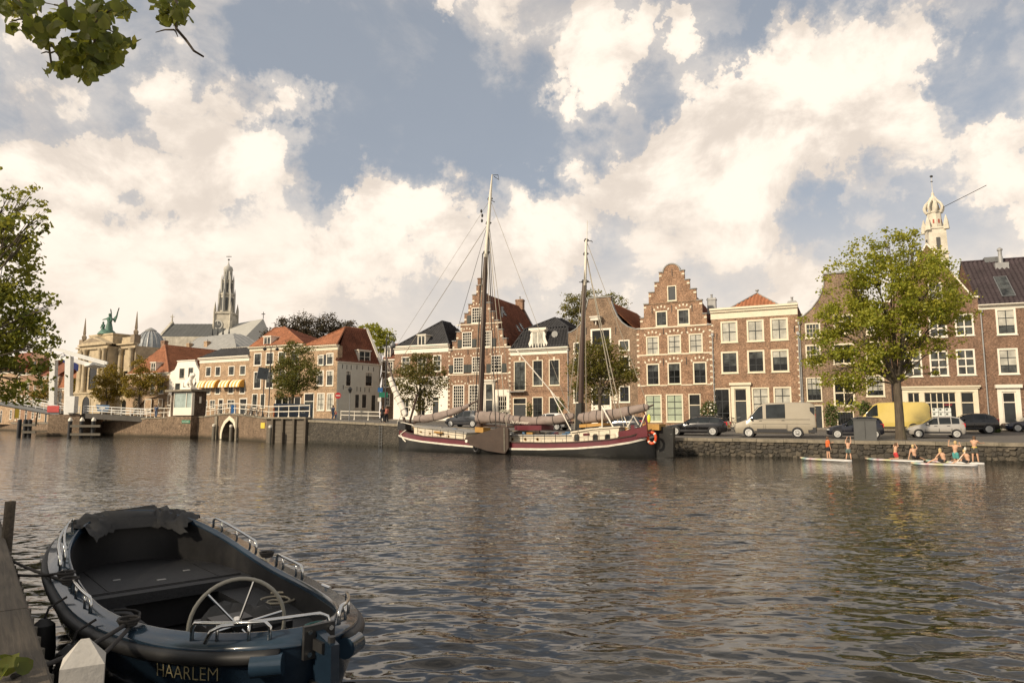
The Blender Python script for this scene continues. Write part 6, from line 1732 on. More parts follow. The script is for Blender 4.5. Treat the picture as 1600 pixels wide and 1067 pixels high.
for(x0,x1)in((u0+f-.01,um-f/2+.01),(um+f/2-.01,u1-f+.01)):mb=MB(); mb.box(x0,x1,.05,.12,v0+(v1-v0)*.34,v1-f); mb.build('pane',M['cabglass'],wn)
mb=MB(); mb.box(-.35,W+.35,-.45,sd+.5,vr+.003,vr+.28); h.part('flat_roof',mb,'coping')
mb=MB(); mb.box(W-.02,W+.03,sd*.55,sd*.55+.3,vr-1.6,vr-.7); h.part('side_slit_window',mb,'white')
a=h.rect((328,452,405,479)); M['green']=vary('green_sign',(.02,.17,.10),.1,3,.5); mb=MB(); mb.box(a[0],a[1],-.15,-.102,a[2],a[3]); sg=mb.build('name_sign',M['green']); sg.matrix_world=h.M; tag(sg,'small green name sign on the keeper hut pier','sign')
put_text('lettering','GRAVESTENENBRUG',sg,M['white'],(a[0]+.1,-.156,a[2]+.12),(1,0,0),(0,0,1),a[1]-a[0]-.2)
pl=h.M@Vector((W*.62,sd*.45,vr+.28))
ln=empty('lion_statue',pl,h.ang,'white seated lion statue on the keeper hut roof','statue')
mb=MB(); mb.box(-1.3,1.0,-.55,.55,0.0,.22); mb.box(-1.15,.85,-.45,.45,.22,.34); mb.build('plinth',M['whitewall'],ln)
mb=MB()
mb.ball((-.55,0,.75),.55,.45,.42); mb.ball((-.25,0,1.05),.48,.38,.5); mb.ball((.15,0,1.45),.45,.38,.5); mb.ball((.42,0,1.95),.40,.38,.42); mb.ball((.70,0,2.08),.28,.25,.24); mb.ball((.92,0,2.0),.16,.17,.14)
for sy in(-1,1):
 mb.tube([(.2,sy*.24,1.4),(.45,sy*.25,.95),(.52,sy*.25,.42),(.78,sy*.25,.40)],[.20,.15,.12,.11],8); mb.ball((-.35,sy*.38,.66),.42,.16,.32); mb.tube([(-.1,sy*.40,.46),(.3,sy*.42,.42)],[.13,.10],8); mb.ball((.45,sy*.27,2.3),.09,.07,.12)
mb.tube([(-1.0,0,.5),(-1.25,.1,.5),(-1.2,.2,.9)],[.09,.07,.05],6)
remesh(mb,.07,'lion',M['whitewall'],ln)
mb=MB(); mb.prism([(.62,-.02,1.45),(1.12,-.02,1.55),(1.15,-.02,1.0),(.85,-.02,.6),(.6,-.02,1.0)],(0,.09,0)); mb.build('shield',M['whitewall'],ln)
for(px,yt,yb,lab)in((263.5,658,683,'grey mooring post left of the keeper hut'),(333.5,663,686,'grey mooring post left of the culvert arch'),(360.5,664,688,'grey mooring post standing in the culvert arch mouth'),(421.5,665,692,'white capped grey mooring post at the bastion corner')):
 p=at_z(px,yb,0); zt=at_y(px,yt,p.y).z; mb=MB(); r_=2.7*p.y/F
 e=empty('mooring_post',(p.x,p.y,0),0,lab,'post','mooring posts along the bastion'); mb.lathe([(r_,-1.5),(r_,zt-.1),(r_*.8,zt)],n=10); mb.build('shaft',M['greywood'],e,smooth=True)
 mb=MB(); mb.lathe([(r_*1.06,zt-.22),(r_*1.06,zt-.02),(r_*.6,zt+.06)],n=10); mb.build('cap',M['offwhite'],e,smooth=True)
def railing(name,label,pts,hgt=1.05,step=1.2,r=.035,rails=(1.0,.52),mat='white',post_r=.045,knob=True):
 pts=[Vector(p)for p in pts]; root=empty(name,pts[0],0,label,'railing'); o=pts[0]
 loc=[p-o for p in pts]
 for t in rails:mb=MB(); mb.tube([p+Vector((0,0,hgt*t))for p in loc],r,6); mb.build('rail',M[mat],root,smooth=True)
 s=0.0; L=cum(loc); tot=L[-1]; n=max(2,int(round(tot/step))+1)
 for i in range(n):
  s=tot*i/(n-1); k=0
  while k<len(loc)-2 and s>L[k+1]:k+=1
  p=loc[k].lerp(loc[k+1],(s-L[k])/max(1e-6,L[k+1]-L[k]))
  mb=MB(); mb.lathe([(post_r*2,-.02),(post_r*1.8,.12),(post_r,.2),(post_r,hgt),(post_r*1.5,hgt+.03),(post_r*.5,hgt+.09)]if knob else[(post_r,-.02),(post_r,hgt)],c=p,n=6); mb.build('post',M[mat],root,smooth=True)
 return root
up=Vector((0,0,.16))
rp=[HB.M@Vector((u,.22,v))+up*.9 for u,v in top_]
q9=Q[9]+Vector((.1,.3,0)); q9.z=Q[8].z+.15
railing('white_railing','white iron railing following the bastion top',rp+[Vector((q9.x,q9.y,q9.z))],1.25,1.75,.05,post_r=.055)
railing('white_railing','white iron railing left of the keeper hut',[Q[3]+Vector((3,.2,.55)),Q[4]+Vector((0,.4,.05)),Vector((c0.x,c0.y+1.4,Q[4].z+.1))],1.3,2.2,.05,(1.0,.52),post_r=.055)
railing('white_railing','low white railing along the side street by the pale grey house',[gp(536,84),gp(566,83),gp(600,82)],1.0,1.7,.05,(1.0,.55),post_r=.05)
YB=106.0
def bp(px,py,dy=0.0):return at_y(px,py,YB+dy)
b0=bp(100,645); br=empty('drawbridge',(b0.x,b0.y,0),0,'white timber drawbridge with twin posts and tilted balance beams','drawbridge'); bo_=Vector(br.location)
def bl(px,py,dy=0.0):return bp(px,py,dy)-bo_
M['bridgewhite']=vary('bridge_white_paint',(.66,.66,.62),.1,1.5,.5)
M['girder']=vary('dark_girder',(.055,.050,.042),.35,1.0,.7)
zdk=bl(107,645).z
for(px,dy)in((107.5,0),(83.5,4.6)):
 a=bl(px,640,dy); t=bl(px+1,557,dy); mb=MB(); w=.42
 mb.prism([(a.x-w,a.y-w,-.2+zdk-1),(a.x+w,a.y-w,-.2+zdk-1),(a.x+w,a.y+w,-.2+zdk-1),(a.x-w,a.y+w,-.2+zdk-1)],(t.x-a.x,0,t.z-zdk+1.2)); mb.build('portal_post',M['bridgewhite'],br)
a,b=bl(108,559),bl(84,559,4.6); mb=MB(); dd=b-a; mb.prism([a+Vector((-.3,0,-.35)),a+Vector((.3,0,-.35)),a+Vector((.3,0,.3)),a+Vector((-.3,0,.3))],dd); mb.build('portal_beam',M['bridgewhite'],br)
for(q0,q1,dy)in(((56,536),(168,567.5),-.3),((40,541),(148,571),4.9)):
 a,b=bl(*q0,dy),bl(*q1,dy); mb=MB(); mb.prism([a+Vector((0,-.2,-.22)),a+Vector((0,.2,-.22)),a+Vector((0,.2,.22)),a+Vector((0,-.2,.22))],b-a)
 mb.prism([a.lerp(b,.42)+Vector((0,-.22,-.4)),a.lerp(b,.42)+Vector((0,.22,-.4)),a.lerp(b,.42)+Vector((0,.22,.1)),a.lerp(b,.42)+Vector((0,-.22,.1))],(b-a)*.55); mb.build('balance_beam',M['bridgewhite'],br)
a,b=bl(166,569,-.1),bl(147,572,4.7); c,d=bl(150,565,-.1),bl(132,568,4.7); mb=MB(); mb.prism([a,b,d,c],(0,0,-.45)); mb.build('counterweight',M['bridgewhite'],br)
lf=[bl(-8,627),bl(94,646)]
mb=MB(); mb.prism([lf[0]+Vector((0,-.1,-.5)),lf[0]+Vector((0,4.9,-.5)),lf[0]+Vector((0,4.9,0)),lf[0]+Vector((0,-.1,0))],lf[1]-lf[0]); mb.build('leaf_deck',M['girder'],br)
mb=MB(); mb.prism([lf[0]+Vector((0,-.25,-.35)),lf[0]+Vector((0,-.12,-.35)),lf[0]+Vector((0,-.12,.12)),lf[0]+Vector((0,-.25,.12))],lf[1]-lf[0]); mb.build('edge_beam',M['grey'],br)
for dy in(0.0,4.7):
 mb=MB()
 for hh in(.35,.7,1.1):mb.tube([lf[0]+Vector((0,dy,hh)),lf[1]+Vector((0,dy,hh))],.06,6)
 mb.build('leaf_rails',M['bridgewhite'],br)
 for i in range(9):p=lf[0].lerp(lf[1],i/8)+Vector((0,dy,0)); mb=MB(); mb.tube([p,p+Vector((0,0,1.15))],.06,5); mb.build('rail_post',M['bridgewhite'],br)
for dy in(0,4.6):a,b=bl(58,540,dy),bl(8,629,dy); mb=MB(); mb.tube([a,b],.05,5); mb.build('tie_rod',M['grey'],br)
a=bl(92,640,1.0); mb=MB(); M['redboard']=vary('red_white_board',(.45,.06,.05),.2,3,.5); mb.box(a.x-.9,a.x+.9,-.4,-.3,a.z-.4,a.z+.6); mb.build('barrier_board',M['redboard'],br)
a=bl(113,627,-.6); mb=MB(); mb.box(a.x-.7,a.x+.7,-1.2,-.2,zdk,a.z+.8); mb.build('control_cabinet',M['bridgewhite'],br)
a,b=bl(64,660),bl(131,660)
mb=MB(); zt_=zdk-.25; mb.prism([(a.x,-1.0,-1.5),(b.x,-1.0,-1.5),(b.x,6,-1.5),(a.x,6,-1.5)],(0,0,1.5+.6)); mb.prism([(a.x+1.5,-.6,.6),(b.x-.3,-.6,.6),(b.x-.3,5.6,.6),(a.x+1.5,5.6,.6)],(0,0,zt_-.6)); mb.build('pier',M['brick_pier'],br)
f0,f1=bl(129,645.5),Vector((Q[4].x+.5,Q[4].y+.3,Q[4].z+.1))-bo_
f1=Vector((f1.x,f1.y,f1.z)); dpt=Vector((0,5.2,0))
mb=MB(); mb.prism([f0+Vector((0,0,-.75)),f0+dpt+Vector((0,0,-.75)),f0+dpt,f0],f1-f0); mb.build('fixed_span',M['girder'],br)
mb=MB()
for hh in(.4,.75,1.15):mb.tube([f0+Vector((0,.2,hh)),f1+Vector((0,.2,hh))],.06,5)
mb.build('span_rails',M['bridgewhite'],br)
for i in range(8):p=f0.lerp(f1,i/7)+Vector((0,.2,0)); mb=MB(); mb.tube([p,p+Vector((0,0,1.2))],.06,5); mb.build('rail_post',M['bridgewhite'],br)
M['bluecloth']=vary('blue_banner',(.07,.16,.28),.15,2,.6)
a,b=bp(150,632,-.4),bp(174.5,643,.6); mb=MB(); mb.prism([(a.x,a.y,a.z),(b.x,a.y+.3,a.z-.1),(b.x-.2,a.y+.3,b.z),(a.x+.3,a.y,b.z)],(0,.12,0)); bn=mb.build('banner',M['bluecloth']); tag(bn,'blue banner hung on the bridge railing','banner')
mb=MB(); mb.box(a.x+.5,b.x-.5,a.y-.03,a.y-.005,a.z-.6,a.z-.45); mb.build('white_line',M['white'],bn)
def dolphin(label,pxs,yt,yb,rails,caps):
 p0=at_z(pxs[0],yb,0); e=empty('bridge_fender',p0,0,label,'fender'); Yp=p0.y
 for px in pxs:
  p=Vector((kx(px)*Yp,Yp,0))-p0; zt=at_y(px,yt,Yp).z; r_=2.9*Yp/F; mb=MB(); mb.lathe([(r_,-1.5),(r_,zt),(r_*.6,zt+.1)],c=(p.x,p.y,0),n=10); o=mb.build('pile',M['black'],e,smooth=True)
  if caps:mb=MB(); mb.lathe([(r_*1.1,zt-.05),(r_*1.1,zt+.1),(.1,zt+.45)],c=(p.x,p.y,0),n=10); mb.build('pile_cap',M['white'],o,smooth=True)
 for y in rails:
  a,b=at_y(rails_x[0],y,Yp-.5)-p0,at_y(rails_x[1],y,Yp-.5)-p0; mb=MB(); mb.box(a.x,b.x,a.y-.12,a.y+.12,a.z-.16,a.z+.16); mb.build('fender_beam',M['greywood'],e)
rails_x=(35,56); dolphin('three dark piles with two pale beams left of the drawbridge pier',(41,50,57),656,682,(664,675),False)
rails_x=(110,157); dolphin('three white capped piles with two pale beams right of the drawbridge pier',(119,137,155),657,684,(665.5,678.5),True)
SB,ST=Vector((-8.0,55.5))*S,Vector((10.2,43.5))*S
h=House('sailing_barge','long two masted sailing barge with maroon and black hull moored at the quay',SB,ST,base=0.0,cat='ship')
M['hullblack']=vary('black_hull_paint',(.016,.016,.0145),.35,.8,.35,dirt=((.055,.05,.038),.5)); M['maroon']=vary('maroon_paint',(.105,.018,.024),.2,1.2,.3,coat=.3)
M['shipcream']=vary('cream_deckhouse',(.62,.55,.42),.1,2,.5); M['deck']=vary('grey_deck',(.27,.26,.235),.2,1.5,.7); M['leeboard']=vary('dark_oiled_leeboard',(.052,.034,.024),.35,1.2,.45,dirt=((.035,.028,.022),.6))
M['sailcover']=vary('taupe_sail_cover',(.225,.18,.155),.22,2.5,.85,bump=.5); M['mastwood']=vary('dark_mast',(.060,.036,.026),.3,2,.45,stretch=(1,1,.1)); M['topmast']=vary('pale_topmast',(.62,.58,.48),.12,2,.5)
M['rope']=vary('rope',(.30,.27,.21),.2,6,.9); M['darkrope']=vary('dark_rope',(.035,.032,.03),.3,6,.9); M['orange']=vary('orange_buoy',(.62,.085,.025),.1,3,.45); M['sailwhite']=vary('stowed_white_sail',(.66,.61,.53),.15,3,.85,bump=.5); M['varnish']=vary('varnished_wood',(.36,.20,.05),.25,2,.4)
HB_=2.15
sta=[(623.5,680.5,670,.04),(630,683.5,673,.32),(642,687,677,.60),(660,690,681,.82),(700,694.5,684.5,.97),(740,698,688,1),(800,701.5,690.5,1),(850,702,691.5,1),(900,700.8,690.2,1),(950,697,686.5,.94),(985,691.5,681,.78),(1008,686,674,.52),(1024,681.5,669,.14)]
SS=[]
for px,ys,yr,f in sta:
 hb=HB_*f; x,zs=h.uv(px,ys,-hb); _,zr=h.uv(px,yr,-hb); SS.append((x,hb,zs,zr))
def loft(fn,name,mat,smooth='all',par=None):
 mb=MB(); mb.grid([fn(*s_)for s_ in SS]); return mb.build(name,M[mat],par or h.root,smooth=smooth)
V3=Vector
def both(f):
 return lambda x,hb,zs,zr:f(x,hb,zs,zr,-1)+list(reversed(f(x,hb,zs,zr,1)))
hull=loft(both(lambda x,b,zs,zr,s_:[V3((x,s_*b,zs)),V3((x,s_*b*1.0,.25)),V3((x,s_*b*.97,0)),V3((x,s_*b*.8,-.55)),V3((x,0+s_*.02,-.8))]),'hull','hullblack')
for s_ in(-1,1):
 loft(lambda x,b,zs,zr:[V3((x,s_*(b-.0),zs-.05)),V3((x,s_*(b+.07),zs-.05)),V3((x,s_*(b+.07),zs+.08)),V3((x,s_*b,zs+.08))],'white_strake','offwhite',True)
 loft(lambda x,b,zs,zr:[V3((x,s_*b,zs+.02)),V3((x,s_*b*.985,zr-.04))],'maroon_band','maroon')
 loft(lambda x,b,zs,zr:[V3((x,s_*(b+.05),zr-.04)),V3((x,s_*(b+.05),zr+.03)),V3((x,s_*max(b-.12,0),zr+.03)),V3((x,s_*max(b-.12,0),zr-.04)),V3((x,s_*(b+.05),zr-.04))],'gunwale','mastwood',True)
loft(lambda x,b,zs,zr:[V3((x,-b*.98,zr-.25)),V3((x,0,zr-.15)),V3((x,b*.98,zr-.25))],'deck','deck')
def U(px,py,d=0.0):u,v=h.uv(px,py,d); return V3((u,d,v))
def slab(name,px,d0,d1,mat,par=None,smooth=False):
 """outline in photo pixels on the plane y=d0, pushed to y=d1"""
 mb=MB(); mb.prism([U(x,y,d0)for x,y in px],(0,d1-d0,0)); return mb.build(name,M[mat],par or h.root,smooth=smooth)
f1=slab('fore_deckhouse',[(647,681),(728,692),(728,678),(700,673.5),(647,666.5)],-1.35,1.35,'shipcream'); slab('deckhouse_roof',[(645,666.4),(729,678),(729,676),(700,671.3),(645,664.6)],-1.45,1.45,'deck',f1)
f2=slab('low_deckhouse',[(795,692),(892,692),(892,681),(795,681)],-1.4,1.4,'shipcream'); slab('deckhouse_roof',[(793,680.9),(892,680.9),(892,679),(793,679)],-1.5,1.5,'deck',f2)
f3=slab('aft_cabin',[(880,691),(966,687),(967,668),(925,671),(893,676.5),(876,683)],-1.42,1.42,'shipcream'); slab('cabin_roof',[(892,676.3),(925,670.8),(969,667.5),(969,665.6),(925,668.8),(891,674.2)],-1.52,1.52,'shipcream',f3)
for(px,py,r_,par,d)in((658,674.5,1.3,f1,-1.35),(672,677,1.3,f1,-1.35),(688.5,679,1.9,f1,-1.35),(701,681.5,1.4,f1,-1.35),(801,686,2,f2,-1.4),(821,686,2,f2,-1.4),(840,686,2,f2,-1.4)):
 p=U(px,py,d); k_=.048; mb=MB(); mb.lathe([(r_*k_,-.03),(r_*k_,.02)],c=p,n=12,axis='y'); o=mb.build('porthole',M['glass'],par); mb=MB()
 mb.tube([p+V3((r_*k_*math.cos(q),-.03,r_*k_*math.sin(q)))for q in np.linspace(0,6.283,13)],.02,5); mb.build('porthole_ring',M['varnish'],o)
for px in(901,930,949):
 p=[(px-4,689),(px+4,688.6),(px+4,680),(px+2,677.8),(px-2,677.8),(px-4,680)]; o=slab('cabin_window',p,-1.45,-1.40,'mastwood',f3); c=[(px+(x-px)*.72,683.6+(y-683.6)*.78)for x,y in p]; slab('pane',c,-1.47,-1.44,'halfglass',o)
slab('name_board',[(911,680.5),(921,680),(921,676.5),(911,677)],-1.46,-1.42,'maroon',f3)
slab('stern_bulwark',[(966,688),(1012,682),(1010,662),(1000,668),(985,671),(966,674)],-1.45,-1.25,'maroon'); slab('stern_bulwark',[(966,688),(1012,682),(1010,662),(1000,668),(985,671),(966,674)],1.25,1.45,'maroon')
slab('rudder',[(1020,664),(1036,667),(1052,668.5),(1052,714),(1012,716),(1016,684)],-.22,.18,'hullblack'); slab('wheelhouse_box',[(968,676),(996,674),(996,666),(968,667)],-.7,.7,'offwhite')
slab('cargo_hatch',[(905,668),(942,665),(942,660.5),(905,663)],-.7,.7,'varnish'); slab('skylight_box',[(742,675),(755,676),(755,668),(742,667)],-.5,.5,'varnish'); slab('yellow_deck_box',[(678,676),(690,677.5),(690,675),(678,673.5)],-1.6,-1.2,'varnish')
slab('deck_locker',[(1004,671.5),(1030,672),(1030,662.5),(1004,662)],-.6,.6,'varnish')
slab('red_hatch_cover',[(804,672),(846,672),(846,664.5),(804,664.5)],-.9,.9,'maroon')
lbp=[(726,684),(785,666),(791,666.5),(794,670),(794.5,700),(789,708.5),(760,704),(740,697),(728,690)]
lb=slab('leeboard',lbp,-HB_-.32,-HB_-.14,'leeboard')
slab('leeboard_strap',[(786.5,668),(788.5,668),(789,706),(787,706)],-HB_-.36,-HB_-.31,'greywood',lb)
lbp2=[(x,y)for x,y in lbp]; mb=MB(); mb.prism([V3((U(x,y,-HB_).x,HB_+.14,U(x,y,-HB_).z))for x,y in lbp],(0,.18,0)); mb.build('leeboard',M['leeboard'],h.root)
p=U(729,689,-HB_-.34); mb=MB(); mb.lathe([(.12,-.05),(.12,.02)],c=p,n=10,axis='y'); mb.build('leeboard_pin',M['white'],lb)
p=U(743.5,700,-HB_-.2); mb=MB(); mb.tube([p+V3((.22*math.cos(q),0,.26*math.sin(q)))for q in np.linspace(0,6.283,13)],.07,6); mb.tube([p+V3((0,0,.26)),U(743.5,686,-HB_-.1)],.02,4); mb.build('tyre_fender',M['black'],h.root,smooth=True)
def spar(name,pts,mat,n=10,par=None):
 mb=MB(); q=[U(x,y,d)for x,y,r_,d in pts]; mb.tube(q,[r_*52*S/F for _,_,r_,_ in pts],n); return mb.build(name,M[mat],par or h.root,smooth=True)
mm=spar('main_mast',[(749,676,5.0,0),(752,600,4.6,0),(756,480,4.0,0),(759.5,396,3.6,0)],'mastwood'); spar('topmast',[(759,402,2.9,-.1),(763.5,345,2.8,-.1),(766,308,2.4,-.1),(769,273,.8,-.1)],'topmast',par=mm)
mz=spar('mizzen_mast',[(907,676,4.0,0),(909,560,3.7,0),(913.5,440,3.3,0)],'mastwood'); spar('topmast',[(914,446,2.2,-.1),(916,376,1.7,-.1),(917,374,.5,-.1),(917.8,345,.35,-.1)],'topmast',par=mz)
for(x,y,w,par)in((759.5,395,5.5,mm),(763,349,4.5,mm),(765.5,311,4,mm),(913.5,440,5,mz),(915,397,3.6,mz),(916,376,3.2,mz)):
 p=U(x,y); k_=52*S/F; mb=MB(); mb.lathe([(w*k_*.8,-.1),(w*k_*.8,.12)],c=p,n=8); mb.box(p.x-w*k_*1.0,p.x+w*k_*1.2,p.y-.06,p.y+.06,p.z-.05,p.z+.05); mb.build('mast_band',M['black'],par)
for(q,nm,par)in(([(765,312),(773,316)],'crane_arm',mm),([(769,274),(778,273.5),(779.5,281),(772,276)],'wind_vane',mm),([(916,376),(925,377),(925.5,379)],'crane_arm',mz),([(905,441),(922,441)],'crosstree',mz)):mb=MB(); mb.tube([U(*p)for p in q],.03,5); mb.build(nm,M['black'],par)
slab('mast_case',[(899,676),(908,676),(908,629),(899,630)],-.3,.3,'hullblack')
def furl(name,pts,mat,seed,ties=6):
 r=random.Random(seed); P=[]; R=[]
 dense=8
 for i in range(len(pts)-1):
  for j in range(dense):
   t=j/dense; a,b=pts[i],pts[i+1]; P.append(U(a[0]+(b[0]-a[0])*t,a[1]+(b[1]-a[1])*t,-.15)); R.append((a[2]+(b[2]-a[2])*t)*52*S/F)
 P.append(U(pts[-1][0],pts[-1][1],-.15)); R.append(pts[-1][2]*52*S/F)
 n=14; rows=[]
 for i,p in enumerate(P):
  t=(P[min(i+1,len(P)-1)]-P[max(0,i-1)]).normalized(); up_=V3((0,0,1)); up_=(up_-t*up_.dot(t)).normalized(); sd_=t.cross(up_)
  rows.append([p+(up_*math.cos(q)*(1.0 if math.cos(q)>0 else.75)+sd_*math.sin(q)*.7)*R[i]*(1+.07*math.sin(3*q+i*.35+seed)+.06*math.sin(5*q-i*.8)+r.uniform(-.03,.03))for q in np.linspace(0,6.283,n,endpoint=False)])
 mb=MB(); mb.grid(rows,close=True); mb.poly(rows[0]); mb.poly(rows[-1]); o=mb.build(name,M[mat],h.root,smooth='all')
 for k in range(1,ties+1):
  i=int(len(P)*k/(ties+1)); mb=MB(); rr_=rows[i]; c=P[i]; mb.tube([c+(q-c)*1.04 for q in rr_]+[c+(rr_[0]-c)*1.04],.025,4,cap=False); mb.build('sail_tie',M['darkrope'],o)
 return o
furl('furled_jib',[(648,655,6),(662,655,7.5),(690,650,7),(720,640,5.5),(733,633,3.0)],'sailcover',1,4); spar('jib_boom',[(640,663,1.5,0),(733,633,1.4,0),(746,626,1.0,0)],'mastwood',6)
fm=furl('furled_mainsail',[(746,654,10),(752,653,11),(775,653,9.5),(800,656.5,8),(830,659,7),(860,658,7.5),(885,653,6.5),(897,650,4)],'sailcover',2,7); spar('main_boom',[(750,664,2.0,.1),(800,666,2.0,.1),(897,660,1.8,.1)],'mastwood',8)
furl('furled_mizzen_sail',[(905,652,7),(915,654,9),(935,652,9.5),(960,648,8),(985,643,7),(1008,637,5.5),(1013,637,4)],'sailcover',3,5); spar('mizzen_boom',[(908,660,1.6,.1),(1000,641,1.6,.1),(1021,632.5,1.2,.1)],'mastwood',8)
furl('stowed_bowsprit_sail',[(634,650,5.5),(626,632,6.0),(619,616,5.5),(613,603,5.5),(609,590,4.5)],'sailwhite',4,6)
t0=U(797,661,-.62); put_text('lettering','De Avontuur',fm,M['white'],t0,(1,-.0,-.03),(.25,0,1),1.7,font_shear=.3)
spar('bowsprit',[(603,557,1.6,.1),(618,605,2.0,.1),(635,668,2.4,.1)],'mastwood',8); spar('bow_spar',[(652,616,1.8,-.3),(640,660,1.8,-.3)],'mastwood',8)
mb=MB()
for d in(-.7,0.0,.7):mb.tube([U(640,652,d),U(626,650,d*.5),U(621,660,d*.4),U(623,672,d*.3)],.035,5)
mb.tube([U(646,664,-1.2),U(630,660,-.7),U(622,660,0),U(630,660,.7),U(646,664,1.2)],.035,5); mb.tube([U(634,690,-1.0),U(630,686,-.9),U(626,678,-.5),U(634,672,-.9)],.05,5); mb.build('bow_pulpit',M['white'],h.root,smooth=True)
mb=MB(); a=U(630,668,0); mb.box(a.x-.3,a.x+.6,-.4,.4,a.z-.2,a.z+.5); mb.build('anchor_winch',M['black'],h.root)
mb2=MB(); prev=None
for i,px in enumerate(list(range(652,726,12))+list(range(800,966,17))):
 f=np.interp(px,[s_[0]for s_ in sta],[s_[3]for s_ in sta]); yr=np.interp(px,[s_[0]for s_ in sta],[s_[2]for s_ in sta]); d=-HB_*f*.96; p=U(px,yr,d); q=p+V3((0,0,.62)); mb=MB(); mb.tube([p,q],.022,5); mb.build('stanchion',M['black'],h.root)
 if prev is not None and abs(px-prev[2])<30:mb2.tube([prev[1],q],.012,4); mb2.tube([prev[1].lerp(prev[0],.5),q.lerp(p,.5)],.012,4)
 prev=(p,q,px)
o=mb2.build('lifelines',M['black'],h.root); o['kind']='stuff'
p=U(1018.5,684,-1.0); mb=MB(); k_=46*S/F
mb.tube([p+V3((6.2*k_*math.cos(q),0,8*k_*math.sin(q)))for q in np.linspace(0,6.283,17)],2.0*k_,8); lr=mb.build('lifebuoy',M['orange'],h.root,smooth=True)
for q in(.8,2.36,3.9,5.5):mb=MB(); c=[p+V3((6.2*k_*math.cos(q+e),0,8*k_*math.sin(q+e)))for e in(-.13,0,.13)]; mb.tube(c,2.15*k_,8); mb.build('white_band',M['white'],lr,smooth=True)
M['purple']=vary('maroon_flag',(.13,.03,.06),.3,3,.8); M['hivis']=vary('yellow_vest',(.60,.62,.05),.1,3,.7)
mb=MB(); mb.tube([U(1010,668,0),U(1004,640,0)],.04,5); fs=mb.build('flagstaff',M['varnish'],h.root); mb=MB(); mb.grid([[U(1004+t*2,641+t*2.5+s_*17,.08*math.sin(s_*6+t))+V3((s_*.15,0,0))for s_ in np.linspace(0,1,5)]for t in range(4)]); mb.build('flag',M['purple'],fs,smooth='all',fix=False)
p=U(1014,654,-.3); mb=MB(); mb.ball(p,.13,.10,.30); mb.build('life_jacket',M['hivis'],h.root,smooth=True)
for(x0,y0,x1,y1)in((975,650,982,668),(980,668,992,645),(990,650,1000,667),(1000,668,1008,648)):mb=MB(); mb.tube([U(x0,y0,-.3),U(x1,y1,-.1)],.04,5); mb.build('boom_crutch',M['offwhite'],h.root)
def rig(a,b,mat='darkrope',r=.016,d0=0.0,d1=0.0,sag=0.0):
 A,B=U(a[0],a[1],d0),U(b[0],b[1],d1); m=A.lerp(B,.5)+V3((0,0,-sag)); mb=MB(); mb.tube([A,m,B],r*1.45,4); mb.build('rigging_line',M[mat],h.root)
for(a,b,m_,r_,d0,d1)in(((763,349),(609,590),'rope',.020,0,0),((766,312),(607,560),'rope',.010,0,0),((762,350),(702,560),'darkrope',.016,0,0),((758,396),(748,640),'rope',.016,-.3,-.3),((763,349),(793,684),'rope',.022,0,-2),((762,350),(775,675),'darkrope',.03,0,-1.9),((763,349),(782,676),'darkrope',.02,0,-1.9),((764,349),(800,640),'rope',.016,0,1.9),((766,312),(895,655),'rope',.012,0,0),((761,398),(771,650),'rope',.02,-.2,-1),((754,396),(742,650),'darkrope',.03,0,1.9),((757,396),(736,645),'rope',.016,0,1.8),((915,397),(897,672),'rope',.018,0,-1.9),((915,397),(975,668),'rope',.025,0,-1.5),((916,397),(966,660),'rope',.03,0,1.5),((916,376),(1015,640),'rope',.014,0,0),((914,440),(916,650),'rope',.02,-.25,-.3),((911,440),(886,655),'rope',.018,0,1.9),((805,545),(898,655),'offwhite',.03,.3,.2),((860,610),(892,672),'offwhite',.03,-.5,-1.4),((940,634),(966,682),'offwhite',.04,-.6,-1.5),((941,635),(941,670),'offwhite',.035,-.6,-.8)):
 rig(a,b,m_,r_,d0,d1)
for(x,y)in((752,330),(753.5,337),(753,345)):p=U(x,y); mb=MB(); mb.ball(p,.10,.08,.16); mb.build('pulley_block',M['black'],mm)
gr=random.Random(21)
for i in range(26):
 px=gr.choice([gr.uniform(650,725),gr.uniform(796,895),gr.uniform(968,1008)]); yr=float(np.interp(px,[q[0]for q in sta],[q[2]for q in sta])); d=gr.uniform(-1.0,.8); top=-8 if px>960 else-11 if px<730 else-10.5
 p=U(px,yr+top,d); m_=gr.choice(['black','rope','varnish','offwhite','darkrope','grey','maroon','bluecloth']); mb=MB()
 if gr.random()<.5:w=gr.uniform(.1,.3); mb.box(p.x-w,p.x+w,p.y-.15,p.y+.15,p.z-.15,p.z+gr.uniform(.08,.3)); mb.build('deck_gear',M[m_],h.root)
 else:mb.tube([p+V3((.18*math.cos(q),.18*math.sin(q),.02*q))for q in np.linspace(0,12.5,22)],.04,5); mb.build('rope_coil',M[m_],h.root,smooth=True)
def paint(name,c,metal=0.0,rough=.16):return vary(name,c,.06,1.5,rough,metal=metal,coat=.6,spec=.5)
M['tyre']=vary('tyre_rubber',(.018,.018,.018),.2,6,.85); M['rim']=vary('alloy_rim',(.66,.66,.63),.1,5,.4,metal=.2); M['carglass']=glassmat('car_glass',(.022,.026,.027),.03,.02,.3); M['cartrim']=vary('black_plastic_trim',(.028,.028,.03),.2,4,.55); M['tail']=vary('red_tail_light',(.42,.02,.025),.1,5,.25); M['headlamp']=vary('head_lamp',(.6,.6,.58),.1,5,.15); M['plate']=vary('yellow_plate',(.65,.42,.03),.05,5,.5)
